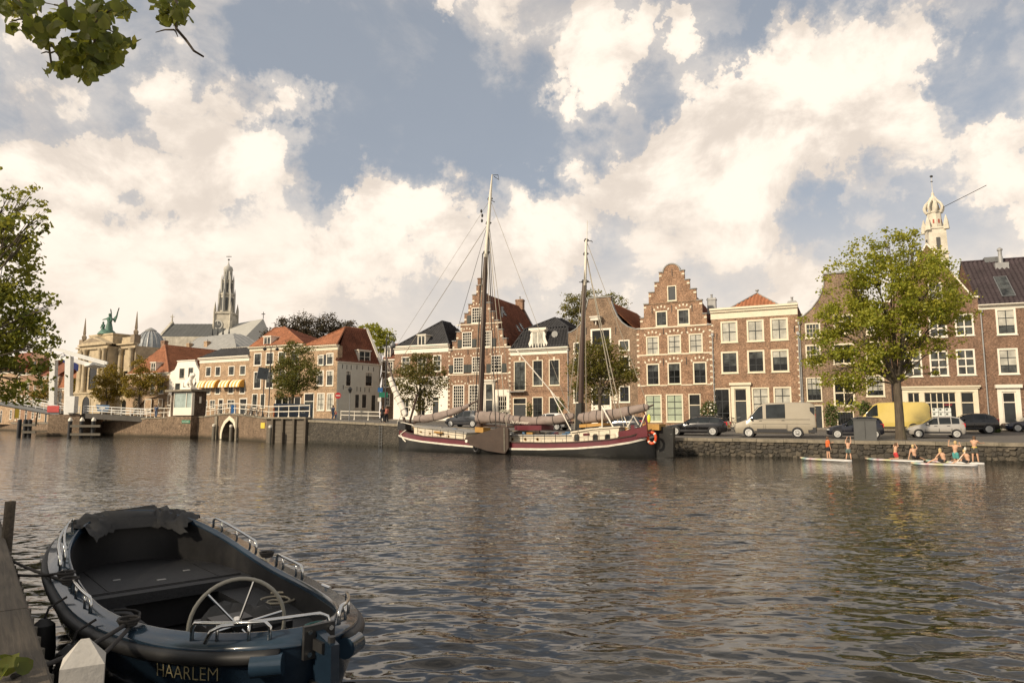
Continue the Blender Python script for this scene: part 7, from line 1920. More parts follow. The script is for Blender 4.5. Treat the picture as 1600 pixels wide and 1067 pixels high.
def vehicle(name,label,pxl,pxr,Lc,Wc,ang,prof,col_m,wheels,wr,windows,flip=False,extra=None,Yfix=None,cat='car',rimk=1.0):
 """prof: stations (x, z_low, z_belt, z_roof, half width factor belt, roof); nose at x = 0; windows: (x0, x1) spans of side glass"""
 a=math.radians(ang); ux,uy=math.cos(a),-math.sin(a); kl,kr=kx(pxl),kx(pxr)
 if Yfix is None:Y=Lc*(ux-kr*uy)/(kr-kl)
 else:Y=Yfix; kl=(kr*(Y+Lc*uy)-Lc*ux)/Y
 P0=Vector((kl*Y,Y)); ctr=P0+Vector((ux,uy))*(Lc/2)+Vector((-uy,ux))*(Wc/2)
 gz=ground_z(ctr.x,ctr.y)+.012
 root=empty(name,(ctr.x,ctr.y,gz),-a+(math.pi if flip else 0),label,cat)
 hw=Wc/2
 def ringp(s_):
  x,zl,zb,zr,fb,fr=s_; X=x-Lc/2
  half=[(.55,zl),(.93*fb,zl+.03),(1.0*fb,zl+(zb-zl)*.30),(1.0*fb,zl+(zb-zl)*.62),(.97*fb,zb),(fr+(.97*fb-fr)*.42,zb+(zr-zb)*.55),(fr,zr-(.05 if zr-zb>.15 else.01)),(fr*.82,zr),(fr*.4,zr+(.012 if zr-zb>.15 else.008))]
  L_=[Vector((X,-hw*y,z))for y,z in half]; R_=[Vector((X,hw*y,z))for y,z in reversed(half)]
  return L_+R_
 D_=[]
 for i in range(len(prof)-1):
  for j in range(3):t=j/3; D_.append(tuple(p+(q-p)*t for p,q in zip(prof[i],prof[i+1])))
 D_.append(prof[-1])
 mb=MB(); rows=[ringp(s_)for s_ in D_]; mb.grid(rows,close=True); mb.poly(rows[0]); mb.poly(rows[-1])
 body=mb.build('body',col_m,root,smooth=True)
 def interp(x):
  for i in range(len(prof)-1):
   if prof[i][0]<=x<=prof[i+1][0]:t=(x-prof[i][0])/(prof[i+1][0]-prof[i][0]+1e-9); return tuple(p+(q-p)*t for p,q in zip(prof[i],prof[i+1]))
  return prof[-1]
 for(x0,x1)in windows:
  for sd in(-1,1):
   rws=[]
   for j in range(7):
    x=x0+(x1-x0)*j/6; s_=interp(x); _,zl,zb,zr,fb,fr=s_; r_=ringp(s_)
    A,B,C=r_[4],r_[5],r_[6]
    if sd>0:A,B,C=[Vector((p.x,-p.y,p.z))for p in(A,B,C)]
    o_=Vector((0,sd*.012,.0)); rws.append([A.lerp(B,.08)+o_,B+o_,B.lerp(C,.86)+o_])
   m2=MB(); m2.grid(rws); m2.build('side_window',M['carglass'],body,smooth='all',fix=False)
 for i in range(len(prof)-1):
  p,q=prof[i],prof[i+1]
  dz=q[3]-p[3]
  if abs(dz)>.25 and abs(q[0]-p[0])<1.6 and max(p[3]-p[2],q[3]-q[2])>.25:
   m2=MB(); rws=[]
   for j in range(5):
    t=.08+.84*j/4; s_=tuple(a_+(b_-a_)*t for a_,b_ in zip(p,q)); X=s_[0]-Lc/2; n_=Vector((-dz,0,abs(q[0]-p[0]))).normalized()*.018
    if dz<0:n_=Vector((abs(dz),0,abs(q[0]-p[0]))).normalized()*.018
    rws.append([Vector((X,hw*s_[5]*e*.93,s_[3]))+n_ for e in(-1,-.5,0,.5,1)])
   m2.grid(rws); m2.build('windscreen' if dz>0 else 'rear_window',M['carglass'],body,smooth='all',fix=False)
 for sd in(-1,1):
  for x in sorted({round(v,2)for w in windows for v in(w[0]-.05,w[1]+.05)}|({3.68}if cat=='van' else set())):
   s_=interp(x); m2=MB(); yy=sd*hw*s_[4]; m2.box(x-Lc/2-.008,x-Lc/2+.008,yy-.01,yy+.004,s_[1]+.14,s_[1]+(s_[2]-s_[1])*.62); m2.build('door_seam',M['cartrim'],body,fix=False)
 for wx in wheels:
  for sd in(-1,1):
   y=sd*(hw-.10); c=Vector((wx-Lc/2,y,wr))
   m2=MB(); m2.lathe([(wr*1.13,sd*.0-.04),(wr*1.13,.04)],c=(c.x,sd*(hw-.032),wr+.02),n=20,axis='y'); m2.build('wheel_arch',M['cartrim'],body)
   m2=MB(); m2.lathe([(wr*.62,-.11),(wr*.95,-.11),(wr,-.07),(wr,.07),(wr*.95,.11),(wr*.62,.11)],c=(c.x,sd*(hw-.075),wr),n=20,axis='y'); wh=m2.build('wheel',M['tyre'],root,smooth=True)
   m2=MB(); yy=sd*(hw+.03); m2.lathe([(wr*.72*rimk,-.01),(wr*.72*rimk,.012),(wr*.62*rimk,.012),(wr*.62*rimk,-.01)],c=(c.x,yy,wr),n=20,axis='y'); m2.lathe([(wr*.16,-.015),(wr*.16,.015)],c=(c.x,yy,wr),n=8,axis='y')
   for j in range(9):q=2*math.pi*j/9; R=Matrix.Translation((c.x,yy,wr))@Matrix.Rotation(q,4,'Y'); m2.box(-.028,.028,-.008,.012,wr*.1,wr*.64*rimk,R)
   m2.build('rim',M['rim'],wh)
 zl=prof[0][1]
 for sd in(-1,1):
  zb=interp(.12)[2]; m2=MB(); m2.ball((.16-Lc/2,sd*hw*.72,zb-.10),.16,.17,.08); m2.build('headlight',M['headlamp'],body,smooth=True)
  s_=interp(Lc-.10); zt=s_[2]; m2=MB(); m2.box(Lc/2-.22,Lc/2+.012,sd*hw*.80-.10,sd*hw*.80+.11,zt-.20,zt+.05 if cat!='van' else zt+.35); m2.build('tail_light',M['tail'],body)
  xm=windows[0][0]+.1; m2=MB(); m2.ball((xm-Lc/2,sd*(hw+.10),interp(xm)[2]+.08),.09,.11,.08); m2.build('wing_mirror',M['cartrim']if cat=='van' else col_m,body,smooth=True)
  for(x0,x1)in windows[:2]:m2=MB(); zz_=interp(x1)[2]-.12; m2.box(x1-.25-Lc/2,x1-.06-Lc/2,sd*(hw*.985)-.02,sd*(hw*.985)+.02,zz_,zz_+.035); m2.build('door_handle',M['cartrim'],body)
  m2=MB(); m2.box(wheels[0]+wr*1.2-Lc/2,wheels[1]-wr*1.2-Lc/2,sd*hw*.985-.02,sd*hw*.985+.02,zl+.0,zl+.12); m2.build('sill_trim',M['cartrim'],body)
 m2=MB(); m2.box(Lc/2-.01,Lc/2+.03,-.26,.26,zl+.33,zl+.44); m2.build('number_plate',M['plate'],body)
 m2=MB(); m2.box(-Lc/2-.02,-Lc/2+.06,-hw*.85,hw*.85,zl+.02,zl+.2); m2.box(Lc/2-.06,Lc/2+.02,-hw*.85,hw*.85,zl+.02,zl+.2); m2.build('bumper_trim',M['cartrim'],body)
 if extra:extra(body,Lc,hw)
 return root
van=[(0,.35,.80,.82,.80,.70),(.12,.28,.98,1.02,.93,.80),(.55,.26,1.12,1.16,.98,.84),(.95,.26,1.20,1.30,1,.86),(1.75,.26,1.28,2.28,1,.86),(2.1,.26,1.30,2.46,1,.87),(3.5,.27,1.32,2.52,1,.88),(5.2,.28,1.32,2.50,1,.87),(5.46,.32,1.32,2.34,.98,.84),(5.53,.40,1.30,2.15,.96,.82)]
hatch=[(0,.32,.62,.64,.74,.62),(.15,.22,.72,.76,.90,.76),(.55,.20,.82,.88,.97,.80),(.95,.19,.88,.95,1,.80),(1.65,.19,.92,1.42,1,.74),(2.0,.19,.93,1.50,1,.73),(2.8,.20,.95,1.51,1,.73),(3.25,.22,.97,1.42,.99,.72),(3.48,.28,.97,1.15,.95,.72),(3.54,.35,.92,.98,.90,.70)]
estate=[(0,.32,.60,.62,.72,.60),(.18,.22,.70,.74,.90,.76),(.7,.18,.78,.84,.97,.82),(1.45,.18,.88,.95,1,.82),(2.15,.18,.92,1.36,1,.72),(2.6,.18,.94,1.45,1,.71),(3.7,.19,.97,1.44,1,.71),(4.3,.22,1.0,1.34,.98,.70),(4.72,.30,1.0,1.08,.94,.72),(4.82,.36,.92,.95,.90,.70)]
suv=[(0,.36,.72,.75,.74,.62),(.18,.26,.84,.90,.92,.76),(.7,.24,.96,1.02,.98,.82),(1.25,.24,1.02,1.08,1,.82),(1.9,.24,1.05,1.50,1,.74),(2.3,.24,1.07,1.60,1,.73),(3.3,.25,1.10,1.58,1,.72),(3.75,.28,1.14,1.42,.98,.70),(4.05,.34,1.10,1.16,.94,.72),(4.12,.40,1.0,1.04,.90,.70)]
def rackrails(b,Lc,hw):
 for sd in(-1,1):m2=MB(); m2.tube([(.1,sd*hw*.66,1.47),(.4,sd*hw*.66,1.53),(1.5,sd*hw*.66,1.52),(1.8,sd*hw*.66,1.45)],.025,5); m2.build('roof_rail',M['cartrim'],b)
def vanlow(b,Lc,hw):
 for sd in(-1,1):
  m2=MB(); m2.box(-Lc/2+1.6,Lc/2-1.9,sd*hw*.985-.025,sd*hw*.985+.03,.42,.62); m2.build('side_moulding',M['cartrim'],b)
 for sd in(-1,1):
  for z in(.95,1.28):m2=MB(); m2.box(-Lc/2+1.3,Lc/2-.35,sd*hw*.99-.012,sd*hw*.99+.012,z,z+.018); m2.build('body_crease',M['cartrim'],b)
  m2=MB(); m2.box(Lc/2-.34,Lc/2-.06,sd*hw*.90-.02,sd*hw*.90+.03,1.42,2.15); m2.build('rear_quarter_glass',M['carglass'],b)
 m2=MB(); m2.box(Lc/2-.5,Lc/2+.03,-hw*.99,hw*.99,.36,.72); m2.build('rear_bumper',M['cartrim'],b)
 m2=MB(); m2.box(Lc/2-.02,Lc/2+.02,-hw*.72,-hw*.06,1.38,2.0); m2.box(Lc/2-.02,Lc/2+.02,hw*.06,hw*.72,1.38,2.0); m2.build('rear_door_glass',M['carglass'],b)
vehicle('parked_estate_car','black estate car parked behind the ship\'s stern',1034,1131,4.82,1.85,27,estate,paint('black_car_paint',(.005,.005,.006)),(.9,3.75),.33,[(1.75,2.62),(2.68,3.5),(3.56,4.25)],extra=rackrails)
vehicle('parked_van','champagne beige panel van with dark side window parked on the quay',1142,1268,5.53,2.06,25,van,paint('champagne_van_paint',(.36,.32,.245),.25,.32),(1.02,4.32),.345,[(1.15,2.02),(2.25,3.55)],extra=vanlow,cat='van')
vehicle('parked_hatchback','dark navy hatchback half hidden by the grey cabinet',1284,1373,3.62,1.66,25,[(x*3.62/3.54,*r_)for x,*r_ in hatch],paint('navy_car_paint',(.009,.010,.016)),(.70,3.05),.30,[(1.2,1.95),(2.05,2.75),(2.8,3.2)])
vehicle('parked_van','yellow panel van parked behind the big tree trunk',1320,1446,6.0,2.05,24,[(x*6.0/5.53,*r_)for x,*r_ in van],paint('yellow_van_paint',(.58,.45,.13)),(1.1,4.75),.34,[(1.3,2.2)],cat='van')
vehicle('parked_hatchback','small silver hatchback parked right of the tree trunk',1409.5,1499,3.54,1.6,23,hatch,paint('silver_car_paint',(.42,.40,.36),.35,.3),(.68,2.98),.285,[(1.15,1.9),(1.98,2.68),(2.74,3.2)])
vehicle('parked_suv','black compact off-road car parked behind the silver hatchback',1474,1552,4.12,1.8,22,suv,paint('gloss_black_car_paint',(.005,.005,.0055)),(.82,3.38),.345,[(1.65,2.38),(2.46,3.2),(3.26,3.7)],Yfix=56)
vehicle('parked_saloon_car','dark blue car entering at the right edge',1561,1660,4.5,1.8,21,[(x*4.5/4.82,*r_)for x,*r_ in estate],paint('dark_blue_car_paint',(.008,.013,.034)),(.85,3.5),.335,[(1.65,2.45),(2.5,3.3)])
vehicle('parked_hatchback','dark car standing behind the ship\'s fore deck',704,748,3.7,1.7,28,[(x*3.7/3.54,*r_)for x,*r_ in hatch],paint('dark_grey_car_paint',(.03,.034,.04)),(.7,3.1),.31,[(1.2,1.95),(2.05,2.75)],Yfix=64)
vehicle('parked_hatchback','white car showing above the ship\'s boom',832,880,3.9,1.7,28,[(x*3.9/3.54,*r_)for x,*r_ in hatch],paint('white_car_paint',(.62,.61,.57)),(.74,3.25),.31,[(1.2,2.0),(2.1,2.9)],Yfix=62)
vehicle('parked_saloon_car','dark car showing under the ship\'s mizzen boom',940,1000,4.3,1.8,27,[(x*4.3/4.82,*r_)for x,*r_ in estate],paint('charcoal_car_paint',(.025,.027,.030)),(.85,3.4),.33,[(1.6,2.35),(2.42,3.2)],Yfix=57)
def put(name,label,cat,px,Y,dz=0.0,group=None,rz=None):
 x=kx(px)*Y; z=ground_z(x,Y)+dz
 return empty(name,(x,Y,z),-math.atan2(x,Y)if rz is None else rz,label,cat,group),Y/F
M['navybin']=vary('navy_container',(.020,.028,.042),.2,2,.4); M['orangestrip']=vary('orange_strip',(.50,.13,.04),.1,3,.5)
for(px,w,lab,c2)in((449,33,'dark waste container with orange edges, left of the pair','orangestrip'),(477,27,'dark blue waste container, right of the pair','navybin')):
 e,k=put('waste_container',lab,'container',px,80,group='waste containers'); w=w*k/2; hh=1.75
 mb=MB(); mb.prism([(-w,-.8,0),(-w,.8,0),(-w,.8,hh*.72),(-w,.35,hh),(-w,-.35,hh),(-w,-.8,hh*.72)],(2*w,0,0)); b=mb.build('body',M['navybin'],e)
 for x in(-w,w-.1):mb=MB(); mb.box(x,x+.1,-.83,-.8,.1,hh*.7); mb.build('edge_strip',M[c2],b)
 mb=MB(); mb.box(-.15,.25,-.83,-.8,.75,1.15); mb.build('notice',M['card'],b)
 mb=MB(); mb.lathe([(.28,-.86),(.28,-.80)],c=(0,0,1.25*.85),n=12,axis='y'); mb.build('flap',M['black'],b)
def pole(e,hgt,r=.06,mat='black',name='pole'):mb=MB(); mb.lathe([(r*1.8,0),(r*1.6,.5),(r,.6),(r*.8,hgt)],n=8); return mb.build(name,M[mat],e,smooth=True)
e,k=put('solar_panel_pole','tilted dark solar panel on a black pole by the bastion','pole',415,79); pole(e,5.3)
R=Matrix.Translation((-.15,0,5.1))@Matrix.Rotation(.15,4,'Y')@Matrix.Rotation(math.radians(52),4,'X'); mb=MB(); mb.box(-.55,.55,-.85,.85,-.03,.03,R); mb.build('panel',M['carglass'],e); mb=MB(); mb.box(-.6,.6,-.9,.9,-.05,-.032,R); mb.build('panel_frame',M['zinc'],e)
e,k=put('street_lamp','tall twin arm street lamp left of the round dark tree','street lamp',424,81); pole(e,8.3,.07)
for s_ in(-1,1):mb=MB(); mb.tube([(0,0,8.2),(s_*.2,0,8.6),(s_*.55,0,8.65),(s_*.7,0,8.3)],.03,5); mb.lathe([(.05,8.32),(.25,8.15),(.22,8.05),(.05,7.95)],c=(s_*.7,0,0),n=10); mb.build('lamp_arm',M['black'],e,smooth=True)
e,k=put('street_lamp','ornate scrolled street lamp above the ship\'s bow','street lamp',604,74); pole(e,9.2,.08)
mb=MB(); mb.tube([(0,0,9.0)]+[(.45-.45*math.cos(q),0,9.1+.5*math.sin(q))for q in np.linspace(.2,3.6,12)],.035,5); mb.tube([(0,0,7.4),(.35,0,8.6),(.65,0,8.9)],.03,5); mb.build('scroll_arm',M['black'],e,smooth=True)
mb=MB(); mb.lathe([(.06,8.75),(.30,8.45),(.34,8.3),(.26,8.1),(.04,7.95)],c=(.68,0,0),n=12); mb.build('lamp_shade',M['grey'],e,smooth=True)
e,k=put('street_lamp','small lantern lamp post before the pale grey house','street lamp',549,77); pole(e,3.1,.05,'grey'); mb=MB(); mb.lathe([(.10,3.1),(.24,3.5),(.28,3.52),(.05,3.8)],n=6); mb.build('lantern',M['black'],e)
M['noentry']=vary('red_sign',(.50,.03,.035),.1,3,.5); M['bluesign']=vary('blue_sign',(.03,.12,.30),.1,3,.5)
e,k=put('road_sign','round red no entry sign by the pale grey house','sign',530.5,81); pole(e,3.2,.04,'grey'); mb=MB(); mb.lathe([(.36,-.05),(.36,-.02)],c=(0,0,2.85),n=20,axis='y'); d=mb.build('disc',M['noentry'],e); mb=MB(); mb.box(-.26,.26,-.07,-.052,2.79,2.91); mb.build('white_bar',M['white'],d)
e,k=put('road_sign','green and blue direction signs on a post left of the bow','sign',598,74); pole(e,4.0,.05,'grey')
for(x0,x1,z0,z1,m_)in((-.25,.65,2.65,3.2,'green'),(-.42,.1,3.22,3.7,'bluesign'),(-.4,-.05,2.2,2.62,'white')):mb=MB(); mb.box(x0,x1,-.1,-.06,z0,z1); mb.build('sign_panel',M[m_],e)
M['cabinet']=vary('grey_utility_cabinet',(.085,.087,.083),.12,2,.6)
e,k=put('utility_cabinet','plain dark grey utility cabinet on the quay before the navy hatchback','cabinet',1343.5,45.3,rz=math.radians(-24)); w=15.5*45.3/F
mb=MB(); mb.box(-w,w,-.25,.25,0,1.32); b=mb.build('body',M['cabinet'],e); mb=MB(); mb.box(-w-.04,w+.04,-.3,.3,1.323,1.39); mb.build('lid',M['cabinet'],b); mb=MB(); mb.box(-.012,.012,-.262,-.251,.08,1.25); mb.build('door_gap',M['black'],b)
M['leaf_bush']=leafmat('shrub_leaves',[(.03,.055,.012),(.06,.095,.02),(.09,.12,.03)],.3); M['blossom']=vary('pale_blossom',(.7,.66,.55),.1,4,.8)
def shrub(label,px,py,rx,ry,Y,n=900,fl=0,name='shrub'):
 p=at_y(px,py,Y); gz=ground_z(p.x,Y); e=empty(name,(p.x,Y,gz),0,label,'shrub'); r=np.random.default_rng(int(px)); k=Y/F
 d=r.normal(size=(n,3)); d/=np.linalg.norm(d,axis=1)[:,None]; d*=r.uniform(.2,1,size=(n,1))**.4; P=d*np.array([rx*k,rx*k*.6,ry*k])+np.array([0,0,p.z-gz])+r.normal(size=(n,3))*.06
 P[:,2]=np.maximum(P[:,2],.05); V,Fq=leaf_cloud(P,.14,r); raw_mesh('foliage',V,Fq,M['leaf_bush'],e)['kind']='stuff'; mb=MB(); mb.tube([(0,0,-.1),(.05,0,p.z-gz)],.05,5); mb.build('stem',M['bark'],e)
 if fl:V,Fq=leaf_cloud(P[r.integers(0,n,fl)]+np.array([0,-.15,0]),.16,r); raw_mesh('blossoms',V,Fq,M['blossom'],e)['kind']='stuff'
shrub('white flowering climber between the step gable and cornice houses',1108,641,13,15,66,1100,70); shrub('dark green climber left of the basement window',1299,650,11,20,60.5); shrub('dark green bush right of the basement window',1352,640,11,14,59,700)
shrub('green potted plant left of the ground floor windows under the mansard',827,642,5,14,77,400); shrub('green potted plant by the drainpipe of the mansard house',876,634,6,12,75.5,400); shrub('low grey green bush beside the black off-road car',1556,670,7,8,57.5,400); shrub('orange flowering planter beside the step gable house door',788,643,8,3,78,250,260); shrub('yellow green shrub beside the museum base',212,633,5,12,112,500)
def bicycle(px,Y,rz,label):
 e,k=put('bicycle',label,'bicycle',px,Y,group='bicycles parked along the quay',rz=rz)
 for x in(-.52,.52):
  mb=MB(); mb.tube([(x+.34*math.cos(q),0,.34+.34*math.sin(q))for q in np.linspace(0,6.283,17)],.022,5,cap=False); w=mb.build('wheel',M['tyre'],e,smooth=True); mb=MB()
  for q in np.linspace(0,3.14,6,endpoint=False):mb.tube([(x+.33*math.cos(q),0,.34+.33*math.sin(q)),(x-.33*math.cos(q),0,.34-.33*math.sin(q))],.006,3)
  mb.build('spokes',M['zinc'],w)['kind']='stuff'
 mb=MB(); mb.tube([(-.52,0,.34),(-.1,0,.32),(.38,0,.85),(-.2,0,.82),(-.1,0,.32)],.022,5); mb.tube([(-.52,0,.34),(-.22,0,.85),(-.25,0,.98)],.018,5); mb.tube([(.52,0,.34),(.36,0,.95),(.34,0,1.08)],.02,5); mb.build('frame',M['black'],e)
 mb=MB(); mb.tube([(.15,-.28,1.06),(.36,-.16,1.1),(.34,.16,1.1),(.15,.28,1.06)],.015,5); mb.build('handlebar',M['zinc'],e); mb=MB(); mb.ball((-.27,0,1.0),.14,.08,.05); mb.build('saddle',M['black'],e,smooth=True)
for i,(px,Y,lab)in enumerate(((392,82,'first bicycle left of the solar panel, against the white railing'),(400,81,'second bicycle left of the solar panel, against the white railing'),(408,80,'bicycle just left of the solar panel pole'),(427,79.5,'bicycle between solar panel and waste container'),(1134,65,'bicycle standing between the black estate car and the beige van'),(1146,65.5,'bicycle behind the nose of the beige van'),(6,140,'bicycle on the far quay at the left edge'),(350,90,'bicycle behind the railing right of the keeper hut'))):bicycle(px,Y,math.radians(-28+40*math.sin(i*3)),lab)
e,k=put('sandwich_board','pale blue sandwich board behind the arch railing','sign',369.5,86.5); mb=MB(); mb.prism([(-.3,-.3,0),(.3,-.3,0),(.3,0,1.15),(-.3,0,1.15)],(0,.04,0)); mb.build('front_panel',M['bluesign'],e); mb=MB(); mb.prism([(-.3,.35,0),(.3,.35,0),(.3,.05,1.15),(-.3,.05,1.15)],(0,.04,0)); mb.build('back_panel',M['bluesign'],e)
e,k=put('banner_flag','yellow upright banner on the far quay below the bridge leaf','sign',32,146); pole(e,3.2,.04,'grey'); mb=MB(); mb.box(0,.8,-.02,.02,.9,3.1); mb.build('cloth',M['yellow'],e)
mb=MB(); p=q_at(QL[10]-4.2)[0]; e=empty('quay_ladder',(p.x,p.y-.12,0),-math.radians(42),'iron ladder on the stone quay wall left of the bow','ladder')
for x in(-.2,.2):mb=MB(); mb.tube([(x,0,-.4),(x,0,2.0)],.03,5); mb.build('side_rail',M['grey'],e)
for i in range(8):mb=MB(); mb.tube([(-.2,0,-.2+.28*i),(.2,0,-.2+.28*i)],.02,5); mb.build('rung',M['grey'],e)
for(k0,k1)in((617,798),(798,995),(995,1248),(1248,1533),(1533,1760)):
 a,b=FB[k0],FB[k1]; n=Vector((-(b-a).y,(b-a).x)).normalized(); n=-n if n.y>0 else n
 za,zb=ground_z(a.x,a.y)+.02,ground_z(b.x,b.y)+.02; w=2.2; mb=MB()
 A=[Vector((q.x,q.y,z-.3))for q,z in((a,za),(b,zb),(b+n*w,zb-.1),(a+n*w,za-.1))]; mb.prism(A,(0,0,.42)); o=mb.build('pavement',M['pavement']); tag(o,None,None,None,'structure')
 L_=(b-a).length; m_=int(L_/1.0)
 for i in range(m_):
  p=a.lerp(b,i/m_)+n*w; q=a.lerp(b,(i+.97)/m_)+n*w; z=za+(zb-za)*i/m_-.1; mb=MB(); mb.prism([Vector((p.x,p.y,z-.2)),Vector((q.x,q.y,z-.2)),Vector((q.x+n.x*.15,q.y+n.y*.15,z-.2)),Vector((p.x+n.x*.15,p.y+n.y*.15,z-.2))],(0,0,.325)); mb.build('kerb_stone',M['coping'],o,fix=False)
def skinmat(name,c):return vary(name,c,.08,6,.55)
M['skin']=skinmat('skin',(.50,.30,.19)); M['blond']=vary('blond_hair',(.50,.36,.17),.2,20,.7); M['brownhair']=vary('brown_hair',(.10,.06,.035),.2,20,.7)
def person(name,label,loc,rz,J,hgt=1.4,hair='blond',clothes=(),skin='skin',long_hair=False):
 """J overrides joint positions of a 1.4 m figure (x right, y away, z up)"""
 D=dict(pel=(0,0,.72),chest=(0,0,1.0),neck=(0,0,1.16),head=(0,.01,1.28),shL=(-.15,0,1.11),shR=(.15,0,1.11),elL=(-.2,0,.88),elR=(.2,0,.88),haL=(-.21,.06,.66),haR=(.21,.06,.66),hiL=(-.075,0,.70),hiR=(.075,0,.70),knL=(-.085,0,.38),knR=(.085,0,.38),anL=(-.09,.01,.05),anR=(.09,.01,.05)); D.update(J)
 D={k:Vector(v)for k,v in D.items()}; e=empty(name,loc,rz,label,'person'); s=hgt/1.4; e.scale=(s,s,s)
 mb=MB(); mb.tube([D['pel']-(D['chest']-D['pel'])*.15,D['pel'].lerp(D['chest'],.5),D['chest'],D['neck'].lerp(D['chest'],.35)],[.115,.105,.125,.085],10); mb.ball(D['pel'],.125,.10,.10); mb.ball(D['chest'],.145,.10,.13)
 mb.tube([D['neck']-Vector((0,0,.06)),D['head']],[.05,.045],8); mb.ball(D['head'],.078,.092,.108); f=(D['head']+Vector((0,.0,0)))
 for S_ in 'LR':
  mb.tube([D['neck'].lerp(D['sh'+S_],.5),D['sh'+S_],D['el'+S_],D['ha'+S_]],[.05,.052,.038,.026],8); h_=D['ha'+S_]; dr=(h_-D['el'+S_]).normalized(); mb.ball(h_+dr*.03,.032,.022,.036)
  mb.tube([D['hi'+S_],D['kn'+S_],D['an'+S_]],[.085,.055,.036],8); a_=D['an'+S_]; fd=Vector((0,1,0))if(a_-D['kn'+S_]).z<-.2 else(a_-D['kn'+S_]).normalized(); mb.tube([a_,a_+fd*.07-Vector((0,0,.015)),a_+fd*.14-Vector((0,0,.02))],[.035,.034,.022],8)
 body=remesh(mb,.022,'body',M[skin],e)
 fg=MB()
 for S_ in 'LR':
  h_=D['ha'+S_]; dr=(h_-D['el'+S_]).normalized(); sd=dr.cross(Vector((0,1,.1))).normalized(); nn_=dr.cross(sd)
  for i,(o_,l_)in enumerate(((-.024,.05),(-.008,.06),(.008,.056),(.024,.045))):b_=h_+dr*.05+sd*o_; fg.tube([b_,b_+dr*l_*.5,b_+dr*l_+nn_*.012],.0075,5)
  b_=h_+dr*.015+sd*.03; fg.tube([b_,b_+sd*.025+dr*.02,b_+sd*.03+dr*.045],.008,5)
 t=fg.build('f',M[skin]); bm=bmesh.new(); bm.from_mesh(body.data); bm.from_mesh(t.data); bm.to_mesh(body.data); bm.free(); bpy.data.objects.remove(t)
 hm=MB(); hd=D['head']; hm.ball(hd+Vector((0,-.012,.025)),.088,.098,.105); 
 if long_hair:hm.ball(hd+Vector((0,-.03,-.06)),.085,.07,.12)
 else:hm.ball(hd+Vector((0,-.03,-.01)),.082,.07,.09)
 remesh(hm,.02,'hair',M[hair],e)
 ft=MB()
 for x in(-.03,.03):ft.ball(hd+Vector((x,.083,.0)),.011,.008,.009)
 ft.build('eyes',M['black'],e)
 for(nm,kind,m_)in clothes:
  c=MB()
  if kind=='shorts':
   c.ball(D['pel'],.145,.12,.10)
   for S_ in 'LR':c.tube([D['hi'+S_],D['hi'+S_].lerp(D['kn'+S_],.72)],[.105,.088],10)
  elif kind=='trousers':
   c.ball(D['pel'],.145,.12,.10)
   for S_ in 'LR':c.tube([D['hi'+S_],D['kn'+S_],D['an'+S_]],[.105,.078,.06],10)
  elif kind=='top':
   c.tube([D['pel'],D['pel'].lerp(D['chest'],.5),D['chest'],D['neck']-Vector((0,0,.04))],[.14,.128,.15,.09],10); c.ball(D['chest'],.165,.122,.14)
   for S_ in 'LR':c.tube([D['neck'].lerp(D['sh'+S_],.5),D['sh'+S_],D['sh'+S_].lerp(D['el'+S_],.9)],[.065,.07,.055],8)
  elif kind=='belt':c.ball(D['pel']+Vector((0,0,.06)),.15,.125,.045)
  remesh(c,.024,nm,M[m_],e)
 return e
for nm,c in(('orangeshirt',(.55,.12,.03)),('blackcloth',(.02,.02,.022)),('greyteal',(.10,.14,.13)),('redcloth',(.50,.05,.05)),('tealcloth',(.08,.30,.28)),('yellowcloth',(.60,.50,.04)),('darkshorts',(.06,.06,.05)),('denim',(.08,.11,.17)),('salmon',(.50,.18,.13))):M[nm]=vary(nm,c,.12,6,.85)
def board_mat(name,cols):
 k=NM(name); t=k.n('ShaderNodeTexCoord'); s=k.n('ShaderNodeSeparateXYZ'); k.l(t.outputs['Object'],s.inputs[0]); nz=k.noise(t.outputs['Object'],3,3,.6)
 f=k.rng(k.math('ADD',s.outputs[0],k.math('MULTIPLY',k.math('SUBTRACT',nz,.5),.35)),-1.7,1.7,0,1); cr=k.n('ShaderNodeValToRGB'); k.l(f,cr.inputs[0]); cr.color_ramp.interpolation='LINEAR'; e=cr.color_ramp.elements
 while len(e)<len(cols):e.new(.5)
 for i,(p,c)in enumerate(cols):e[i].position=p; e[i].color=tuple(q*.5+.26 for q in c)+(1,)
 k.set('Base Color',cr.outputs[0]); k.set('Roughness',.4); return k.m
bc=[(0,(.55,.20,.05)),(.06,(.55,.40,.05)),(.11,(.05,.28,.10)),(.16,(.03,.15,.25)),(.20,(.65,.60,.5)),(.27,(.45,.05,.10)),(.31,(.62,.50,.48)),(.38,(.60,.45,.12)),(.46,(.42,.50,.05)),(.52,(.40,.46,.55)),(.60,(.68,.66,.60))]
M['board']=board_mat('printed_paddle_board',bc); M['boardpad']=vary('board_deck_pad',(.55,.50,.42),.1,4,.8)
BRD=[]
